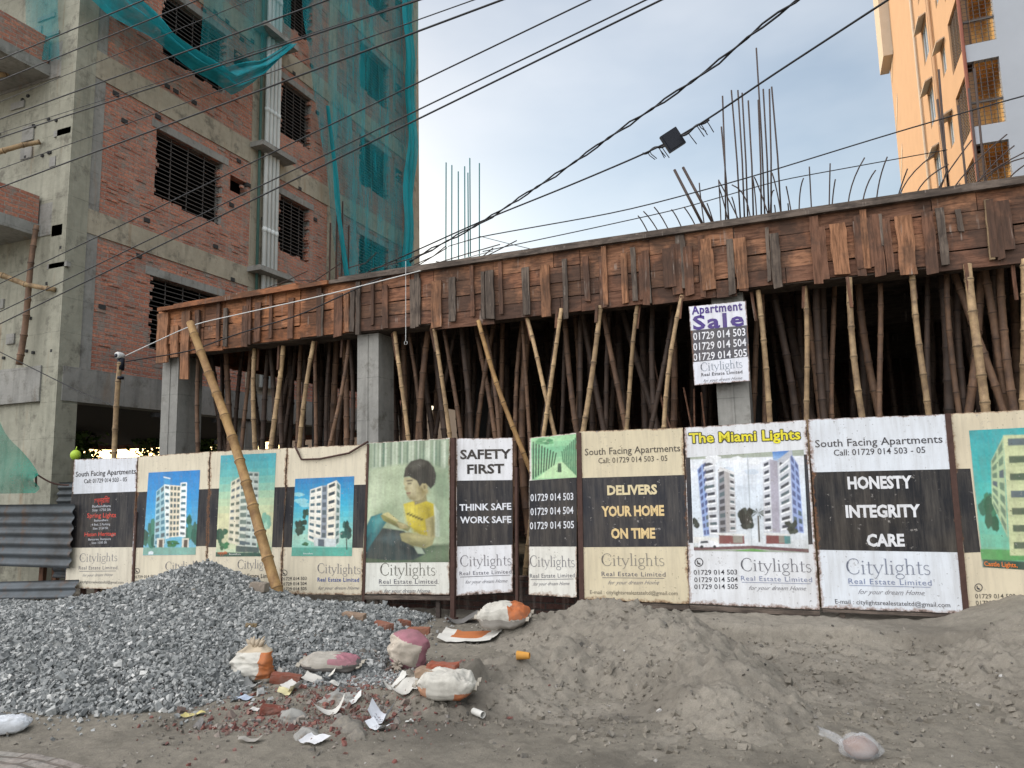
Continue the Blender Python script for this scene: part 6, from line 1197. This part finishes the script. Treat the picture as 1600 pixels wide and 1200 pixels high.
# ------------------------------------------------------------------ sacks, bricks, paper and other litter
def sack(label, loc, size, rz, tilt=0.0, roll=0.0, colf=None, seed=0, puff=0.55, tied=False, sink=0.03, name='cement_sack'):
    nu, nv = 72, 44; a, b_, c = size; mb = MB(); vs = []; U = np.linspace(0, 2*pi, nu, endpoint=False); Vv = np.linspace(-pi/2, pi/2, nv)
    sg = lambda t_, e: np.sign(t_)*np.abs(t_)**e
    for v in Vv:
        for u in U:
            ev, eu = (.55, .7) if tied else (.42, .38); x = a*sg(cos(v), ev)*sg(cos(u), eu); y = b_*sg(cos(v), ev)*sg(sin(u), eu); z = c*sg(sin(v), .75)
            if not tied:      # pinched, flattened seams at both ends
                k = min(abs(x)/a, 1.0)**4; z *= 1-0.62*k; y *= 1-0.10*k+0.06*k*sin(y*60)
            n_ = float(fbm(np.array(x/a*1.5+seed), np.array(y/b_*1.5+z/c), 1.6, 4, 70+seed)); z += c*0.55*n_; x += a*0.10*n_; y += b_*0.15*float(fbm(np.array(x/a*2+9), np.array(z/c*2+seed), 1.3, 3, 90+seed))
            if tied:
                r_ = hypot(x, y); k = max(0, z/c); x *= 1-0.25*k; y *= 1-0.25*k; an = atan2(y, x); w = (0.03+0.09*max(0, z/c))*abs(sin(an*5.5+z/c*1.2))-0.03; x *= 1+w; y *= 1+w
            else: z += c*0.45*(abs(float(fbm(np.array(x/a*2.2+seed*3), np.array(y/b_*1.1), 1.5, 4, 120+seed, 0.6)))*-2.2+0.25)*(1 if z > 0 else 0.4)
            vs.append((x, y, z))
    fs = [(i*nu+k, i*nu+(k+1) % nu, (i+1)*nu+(k+1) % nu, (i+1)*nu+k) for i in range(nv-1) for k in range(nu)]
    R_ = Matrix.Rotation(rz, 3, 'Z') @ Matrix.Rotation(tilt, 3, 'Y') @ Matrix.Rotation(roll, 3, 'X'); A = np.array(vs); B = A @ np.array(R_).T; lo = B[:, 2].min(); B += np.array(loc)+np.array([0, 0, -lo-sink])
    mb.add(B, fs); base_c = [colf(*(A[list(f)].mean(0)/np.array([a, b_, c]))) for f in fs]; mb.c = base_c
    root = thing(name, label, 'sack', loc); mb.build('sack_body', M['sack'], root, True)
    if not tied and name == 'cement_sack':
        for e in (-1, 1):       # stitched end flap
            sm = MB(); Gs = []
            for q in range(2): Gs.append([B[0]*0+np.array(R_ @ Vector((e*a*(0.97+0.13*q), b_*0.93*w, c*0.12*sin(w*9+seed+e)+0.006*q)))+np.array(loc)+np.array([0, 0, -lo-sink]) for w in np.linspace(-1, 1, 16)])
            sm.grid(Gs, lin('#a39c8f')); sm.grid(np.array(Gs)-np.array([0, 0, 0.005]), lin('#8d8679'), True); sm.build('end_flap', M['sack'], root, True)
    return root, R_, lambda p: np.array(R_) @ np.array(p)+np.array(loc)+np.array([0, 0, -lo-sink])
W_, O_, PK, GR, DK = lin('#b9b5ab'), lin('#a9623a'), lin('#9c6a73'), lin('#8d867b'), lin('#3d3b3a')
def upright_sack(label, loc, w, h, d, rz):
    root = thing('cement_sack', label, 'sack', loc); mb = MB(); nu, nv = 56, 34; cr, sr = cos(rz), sin(rz); G = []; Q = []
    for i in range(nv):
        v = i/(nv-1); row = []
        wid = np.interp(v, [0, .04, .3, .6, .82, .92, 1], [1.0, 1.04, 1.03, .98, .84, .55, .42])*w/2; dep = np.interp(v, [0, .05, .25, .55, .85, 1], [.18, .45, 1, .9, .5, .2])*d/2
        for k in range(nu+1):
            a = 2*pi*(k % nu)/nu; x = wid*np.sign(cos(a))*abs(cos(a))**.75; y = dep*np.sign(sin(a))*abs(sin(a))**.6
            f = float(fbm(np.array(x*9+3), np.array(v*4+y*3), 1.4, 4, 501, 0.6)); y += d*0.45*f; x += 0.03*f; z = h*v+0.035*x*(1-v)+0.012*sin(x*40)*(v < 0.06)+(0.02*sin(a*5+1)*(v-0.8) if v > 0.8 else 0)
            y += -0.012*abs(sin(x*22+v*7))*(v > .55)
            row.append(np.array(loc)+np.array([x*cr-y*sr, x*sr+y*cr+0.22*v*v*h, z-0.03])); Q.append((x/w, v))
        G.append(row)
    def cf(v, u):
        a = 2*pi*u; wid = np.interp(v, [0, .6, .92, 1], [1.04, .98, .55, .42])/2; x = wid*np.sign(cos(a))*abs(cos(a))**.75
        if v < 0.10: return lin('#b7b1a5')
        if v > 0.80: return lin('#b3a48e')
        if x > 0.26-0.35*(v-.45)**2*2 and x > 0.12: return lin('#b0683a')
        return lin('#bfbbb1')
    mb.grid(G, None, True, cf); mb.build('sack_body', M['sack'], root, True)
    mb = MB()
    for k in range(7):
        q = np.array(loc)+np.array([(k-3)*0.016*cr, 0.18*h+(k % 2)*0.012, h-0.04]); mb.tube([q, q+np.array([0.008*(k-3), -0.008, 0.03]), q+np.array([0.016*(k-3)+0.01, 0.012*(k % 3)-0.02, 0.05+0.012*(k % 3)])], [0.022, 0.017, 0.006], 6, lin('#a89a86'))
    mb.build('gathered_mouth', M['sack'], root, True)
    mb = MB()
    for txt, x0, x1, v, hh, c in (('Powerfully Cement', -.40, .16, .62, .030, '#55555c'), ('Portland Cement', -.42, .20, .20, .034, '#3f4048')):
        V, F = text_mesh(txt, 0.005); pts = []
        for tx, ty in V:
            x = (x0+(x1-x0)*tx)*w; vv = v+ty*hh/h; dep = np.interp(vv, [0, .05, .25, .55, .85, 1], [.18, .45, 1, .9, .5, .2])*d/2; f = float(fbm(np.array(x*9+3), np.array(vv*4-dep*3), 1.4, 4, 501, 0.6)); y = -dep*(max(0.05, 1-abs(2*x/w/1.05)**2.6))**.42+d*0.45*f-0.012*abs(sin(x*22+vv*7))*(vv > .55)-0.006
            pts.append(np.array(loc)+np.array([x*cr-y*sr, x*sr+y*cr+0.22*vv*vv*h, h*vv+0.035*x*(1-vv)-0.03]))
        mb.add(pts, F, lin(c))
    return root
p = on_ground(392, 1060); upright_sack('white cement sack with an orange side standing on the front of the gravel', p, 0.335, 0.285, 0.20, radians(14))
p = on_ground(518, 1044); sack('flattened grey and pink cement sack lying on the gravel', p, (0.24, 0.12, 0.065), radians(18), 0.05, 0.1, lambda x, y, z: PK if (x > 0.15 and y < 0.9 and z > 0.35) else (lin('#a09a90') if z > -0.1 and x < 0.5 else lin('#5d5a58')), 2)
p = on_ground(637, 1044); r_, R_, T_ = sack('round pink and white sack tied shut, on the dark ground right of the gravel', p, (0.165, 0.155, 0.16), radians(20), radians(-70), radians(30), lambda x, y, z: PK if (abs(x) > 0.55 or z < -0.35) else lin('#b5aa9b'), 3, tied=True)
mb = MB(); q0 = np.array(p)+np.array([0.0, -0.16, 0.06])
for k in range(9): an = 2*pi*k/9; mb.tube([q0+np.array([0, 0.03, 0]), q0+np.array([0.03*cos(an), -0.015, 0.03*sin(an)]), q0+np.array([0.055*cos(an), -0.02, 0.05*sin(an)])], [0.02, 0.014, 0.006], 5, lin('#9c9183'))
mb.build('tied_neck', M['sack'], r_, True)
p = on_ground(697, 1100); sack('white sack half buried in a small sand mound under two bricks', p+np.array([0, 0.02, 0.05]), (0.20, 0.12, 0.085), radians(14), 0.05, 0.1, lambda x, y, z: O_ if (x > 0.3 and z < -0.25) else (lin('#b08468') if x < -0.6 and z < 0 else W_), 4)
p = on_ground(787, 978); sack('orange and white cement sack lying under the gap in the hoarding', p, (0.26, 0.17, 0.11), radians(8), 0.0, 0.15, lambda x, y, z: O_ if (x > 0.25 and z > 0.1) else (lin('#8f8a83') if z < 0 or x > 0.75 else W_), 5)
p = on_ground(10, 1138); sack('white plastic bag lying at the left edge of the dirt', p, (0.14, 0.07, 0.05), radians(40), 0, 0, lambda x, y, z: lin('#c9ccd0'), 6, name='plastic_bag')
p = on_ground(1050, 1075); 
def sheet(label, px, py, w, h, rz, curl, col, seed=0, name='paper_scrap', cat='paper', colf=None, fold=0.0, lift=0.012, prints=0):
    p = on_ground(px, py); n = 12; mb = MB(); rd = random.Random(seed); G = []; cr, sr = cos(rz), sin(rz); ph = rd.uniform(0, 6); tl = rd.uniform(-0.3, 0.3)
    for i in range(n):
        row = []
        for j in range(n):
            u, v = j/(n-1)-0.5, i/(n-1)-0.5; x, y = u*w*(1+0.25*v*tl*4), v*h*(1+0.2*u*tl)
            z = curl*(abs(u*2)**2.2*0.6*w+0.35*h*abs(v+0.5)**2)+0.012*sin(u*7+ph)+0.012*float(fbm(np.array(u*3+seed), np.array(v*3), 1.6, 3, 40+seed))*4*w+fold*max(0, u)*w*2
            X, Y = p[0]+x*cr-y*sr, p[1]+x*sr+y*cr; row.append((X, Y, float(top_h(X, Y))*0.6+p[2]*0.4+lift+max(z, 0)))
        G.append(row)
    mb.grid(G, lin(col), False, colf)
    if prints:
        G = np.array(G)
        for k in range(prints):
            i = 3+2*k
            if i < n-1:
                A_, B_ = G[i, 3:9]+[0, 0, 0.003], G[i, 3:9]*0.6+G[i+1, 3:9]*0.4+[0, 0, 0.003]
                for j in range(5): mb.quad(A_[j], A_[j]*0.4+A_[j+1]*0.6, B_[j]*0.4+B_[j+1]*0.6, B_[j], lin('#55555c'))
    return tag(mb.build(name, M['paper'], None, True, loc=tuple(p)), label, cat)
sheet('torn orange and white sack skin lying flat on the dark ground', 735, 998, 0.62, 0.42, 0.1, 0.12, '#cfccc4', 1, 'sack_skin', 'sack skin', lambda v, u: lin('#b0683a') if 0.15 < u < 0.72 and v > 0.35 else lin('#cfccc4'))
sheet('crumpled grey sheet of plastic at the foot of the post left of the gap', 722, 973, 0.34, 0.26, 0.5, 0.22, '#6f6d6a', 2, 'plastic_sheet', 'plastic sheet', fold=0.08)
for k, (x, y, w, h, rz, cu, col, lab, pr) in enumerate([
 (498, 1067, .24, .13, .3, .35, '#c7c3ba', 'large curled white paper just below the flattened sack', 0), (455, 1078, .16, .10, -.4, .5, '#bdbab3', 'white paper below the standing white sack, beside the brick', 0), (447, 1086, .12, .08, .4, .5, '#c9c096', 'pale yellow paper scrap next to the white paper below the standing sack', 0),
 (378, 1094, .14, .09, .2, .15, '#a9b4c4', 'bluish paper scrap on the edge of the gravel', 0), (395, 1078, .16, .08, .0, .6, '#8f8f8c', 'grey crumpled paper below the standing white sack', 0), (303, 1120, .15, .05, .5, .05, '#b7ab72', 'yellowish paper strip lying in front of the gravel', 0),
 (395, 1112, .09, .04, .2, .1, '#bcbab5', 'small white scrap on the dark dirt in front of the gravel', 0), (514, 1118, .20, .06, .8, .7, '#c0bdb6', 'long curled paper strip on the brick rubble', 0), (492, 1160, .16, .12, -.1, .25, '#cfcfd0', 'square white paper nearest the bottom centre left', 0),
 (595, 1128, .15, .12, .2, .8, '#c9cbd0', 'upright folded printed paper below the half buried sack', 2), (592, 1140, .19, .08, -.3, .2, '#cfd1d5', 'printed white paper lying flat below the upright folded one', 3), (640, 1082, .28, .10, .7, .5, '#b9b6ae', 'crumpled white sheet left of the half buried sack', 0),
 (617, 1072, .16, .08, .9, .4, '#c3c1ba', 'white scrap in the spilled gravel by the pink sack', 0), (553, 1098, .10, .05, .8, .5, '#c6c6c2', 'small standing scrap on the mortar patch', 0), (168, 1102, .12, .06, 0, .1, '#9ea0a0', 'pale scrap lying at the front edge of the gravel', 0), (112, 953, .13, .09, .1, .1, '#c6cacc', 'white paper on the upper left gravel under the first board', 0),
 (430, 1062, .10, .05, 1.2, .8, '#bdbab2', 'white strip hanging against the brick near the standing sack', 0), (390, 1160, .14, .05, .4, .1, '#97928a', 'grey scrap on the dirt left of the square paper', 0), (640, 1130, .05, .03, .4, .1, '#c9c9c4', 'tiny white scrap right of the printed papers', 0), (525, 1072, .1, .05, .1, .4, '#b8b5ae', 'white scrap right of the large curled paper', 0)]): sheet(lab, x, y, w, h, rz, cu, col, 10+k, prints=pr)
def brick(label, px, py, rz, tilt=0.0, col='#8a4a38', dz=0.0, seed=0, size=(0.24, 0.115, 0.07)):
    p = on_ground(px, py); rd = random.Random(seed); mb = MB(); nx, ny, nz_ = 7, 4, 3; a, b_, c = size; R_ = np.array(Matrix.Rotation(rz, 3, 'Z') @ Matrix.Rotation(tilt, 3, 'Y'))
    lab_ = {}; V = []
    def vid(i, j, k):
        if (i, j, k) not in lab_:
            q = np.array([a*(i/nx-.5), b_*(j/ny-.5), c*(k/nz_-.5)+c*.35]); ed = (i in (0, nx))+(j in (0, ny))+(k in (0, nz_)); q *= 1-0.03*(ed > 1)-0.05*(ed > 2)*rd.random()
            q += np.array([rd.gauss(0, .0022) for _ in range(3)]); lab_[(i, j, k)] = len(V); V.append(R_ @ q+p+np.array([0, 0, dz]))
        return lab_[(i, j, k)]
    F = []
    for i in range(nx):
        for j in range(ny): F += [(vid(i, j, nz_), vid(i+1, j, nz_), vid(i+1, j+1, nz_), vid(i, j+1, nz_)), (vid(i, j, 0), vid(i, j+1, 0), vid(i+1, j+1, 0), vid(i+1, j, 0))]
        for k in range(nz_): F += [(vid(i, 0, k), vid(i+1, 0, k), vid(i+1, 0, k+1), vid(i, 0, k+1)), (vid(i, ny, k), vid(i, ny, k+1), vid(i+1, ny, k+1), vid(i+1, ny, k))]
    for j in range(ny):
        for k in range(nz_): F += [(vid(0, j, k), vid(0, j, k+1), vid(0, j+1, k+1), vid(0, j+1, k)), (vid(nx, j, k), vid(nx, j+1, k), vid(nx, j+1, k+1), vid(nx, j, k+1))]
    mb.add(V, F, lin(col)); return tag(mb.build('brick', M['brickbit'], None, False, loc=tuple(p)), label, 'brick', 'loose bricks on the ground')
brick('dusty tan brick on the gravel slope right of the wooden stake', 553, 967, 0.2, 0.1, '#8c7562', 0, 1); brick('red brown brick lying on the right edge of the gravel, the left of three', 597, 982, -0.3, 0.05, '#83513f', 0, 2)
brick('broken brick between two whole bricks at the right edge of the gravel', 631, 978, 0.8, 0.2, '#7a4836', 0.0, 3, (0.13, 0.11, 0.07)); brick('red brick on the dark ground behind the round pink sack', 654, 990, 0.35, 0.0, '#8a5742', 0, 4)
brick('red brick lying against the standing white sack', 446, 1066, 0.5, 0.15, '#7f4a3a', 0.0, 5); brick('orange red brick on top of the half buried sack', 692, 1060, 0.15, 0.0, '#8a4c39', 0.05, 6, (0.22, 0.11, 0.05)); brick('dusty brick resting left of the orange red one on the half buried sack', 672, 1072, 0.0, 0.1, '#8f7a66', 0.05, 7, (0.2, 0.1, 0.06))
brick('small brick fragment on the gravel between the golden pole and the sacks', 392, 982, 0.7, 0.1, '#7b6a50', 0, 8, (0.10, 0.06, 0.05)); brick('grey block next to the foot of the golden pole', 405, 925, 0.1, 0.05, '#83786c', 0.02, 9, (0.2, 0.1, 0.1)); brick('dark red brick fragment in the brick rubble', 425, 1112, 0.6, 0.2, '#6f3b2f', -0.01, 12, (0.16, 0.1, 0.05))
# wooden stake, paper tube, orange cup, plastic bag with earth, mortar lumps
p = on_ground(458, 930); mb = MB(); mb.tube([p-np.array([0, 0, 0.1]), p+np.array([0, 0, 0.1]), p+np.array([-0.025, 0, 0.27])], [0.045, 0.043, 0.036], 10); tag(mb.build('wooden_stake', M['bam_pale'], None, True, loc=tuple(p)), 'short pale wooden stake standing in the gravel right of the golden pole', 'stake')
def hollow_tube(label, name, cat, p, ax, r0, r1, mat, col):
    mb = MB(); ax = np.array(ax, float); b = p+ax; mb.tube([p, b], [r0, r1], 16, lin(col), False); mb.tube([b, p], [r1*0.88, r0*0.88], 16, lin(col), False); c0 = len(mb.v)
    u = np.cross(ax, [0, 0, 1.0]); u /= np.linalg.norm(u); w = np.cross(u, ax/np.linalg.norm(ax)); ring = lambda c, r: [c+r*(cos(2*pi*k/16)*u+sin(2*pi*k/16)*w) for k in range(16)]
    for c, r in ((b, r1), (p, r0)): A_, B_ = ring(c, r), ring(c, r*0.86); mb.add(A_+B_, [(k, (k+1) % 16, 16+(k+1) % 16, 16+k) for k in range(16)], lin(col))
    return tag(mb.build(name, M[mat], None, True, loc=tuple(p)), label, cat)
p = on_ground(740, 1117); hollow_tube('white paper tube lying on the dirt right of the half buried sack', 'paper_tube', 'tube', p+np.array([0, 0, 0.02]), (0.095, -0.055, 0.0), 0.022, 0.022, 'paper', '#cfcdc6')
p = on_ground(808, 1029); hollow_tube('crushed orange paper cup on the sand slope', 'paper_cup', 'cup', p+np.array([0, 0, 0.025]), (0.10, 0.01, 0.0), 0.034, 0.024, 'paper', '#c08a3e')
p = on_ground(1345, 1182); rt = thing('plastic_bag', 'clear plastic bag holding brown earth on the dirt at the bottom right', 'plastic bag', p); nv, nu = 16, 26; mb = MB(); mc = MB()
for m_, sc, sd in ((mc, 0.78, 3), (mb, 1.0, 5)):
    G = [[(p[0]+0.11*sc*sin(pi*i/(nv-1))*cos(2*pi*k/(nu-1))*(1+0.5*float(fbm(np.array(k*.4), np.array(i*.4), 1, 3, sd))), p[1]+0.11*sc*sin(pi*i/(nv-1))*sin(2*pi*k/(nu-1))*(1+0.4*float(fbm(np.array(k*.4), np.array(i*.5), 1, 3, sd+1))), p[2]+0.045+0.07*sc*cos(pi*i/(nv-1))*(1+0.6*float(fbm(np.array(k*.5), np.array(i*.4), 1, 3, sd+2)))) for k in range(nu)] for i in range(nv)]
    for row in G: row[-1] = row[0]
    m_.grid(G, lin('#6a452c' if m_ is mc else '#c9c9c9'), True)
G = [[p+np.array([-0.08-0.13*u+0.01*sin(v*9), 0.02+0.05*(v-0.5)*(1+u), 0.05+0.07*u+0.02*sin(v*7+u*5)]) for v in np.linspace(0, 1, 9)] for u in np.linspace(0, 1, 8)]; mb.grid(G)
mc.build('earth', M['brickbit'], rt, True); mb.build('film', M['film'], rt, True)
for k, (x, y, sx, lab) in enumerate([(455, 1120, .10, 'pale dried mortar lump left of the long paper strip'), (480, 1150, .10, 'pale mortar lump above the square white paper'), (530, 1085, .2, 'wide grey mortar splash below the gravel spill'), (545, 1135, .12, 'dark cracked mortar lump right of the long paper strip'), (560, 1150, .07, 'small dark mortar crumb near the printed papers')]):
    p = on_ground(x, y); mb = MB(); G = [[(p[0]+sx*r*cos(a_)*(1+.5*float(fbm(np.array(a_), np.array(k*3.)), 0) if False else 1+.25*sin(a_*3+k)), p[1]+sx*.8*r*sin(a_)*(1+.2*sin(a_*4+k*2)), 0) for a_ in np.linspace(0, 2*pi, 26)] for r in np.linspace(1, 0.02, 9)] if False else [[(p[0]+sx*r*cos(a_)*(1+.25*sin(a_*3+k)), p[1]+sx*.8*r*sin(a_)*(1+.2*sin(a_*4+k*2)), 0.0) for a_ in np.linspace(0, 2*pi, 26)] for r in np.linspace(1, 0.02, 9)]
    G = np.array(G); G[..., 2] = top_h(G[..., 0], G[..., 1])-0.012+(0.03+0.03*(sx < .15))*np.linspace(0, 1, 9)[:, None]**0.5+0.03*fbm(G[..., 0], G[..., 1], 14, 4, 300+k); mb.grid(G)
    tag(mb.build('mortar_lump', M['conc'] if k < 3 else M['clods'], None, True, loc=tuple(p)), lab, 'mortar')
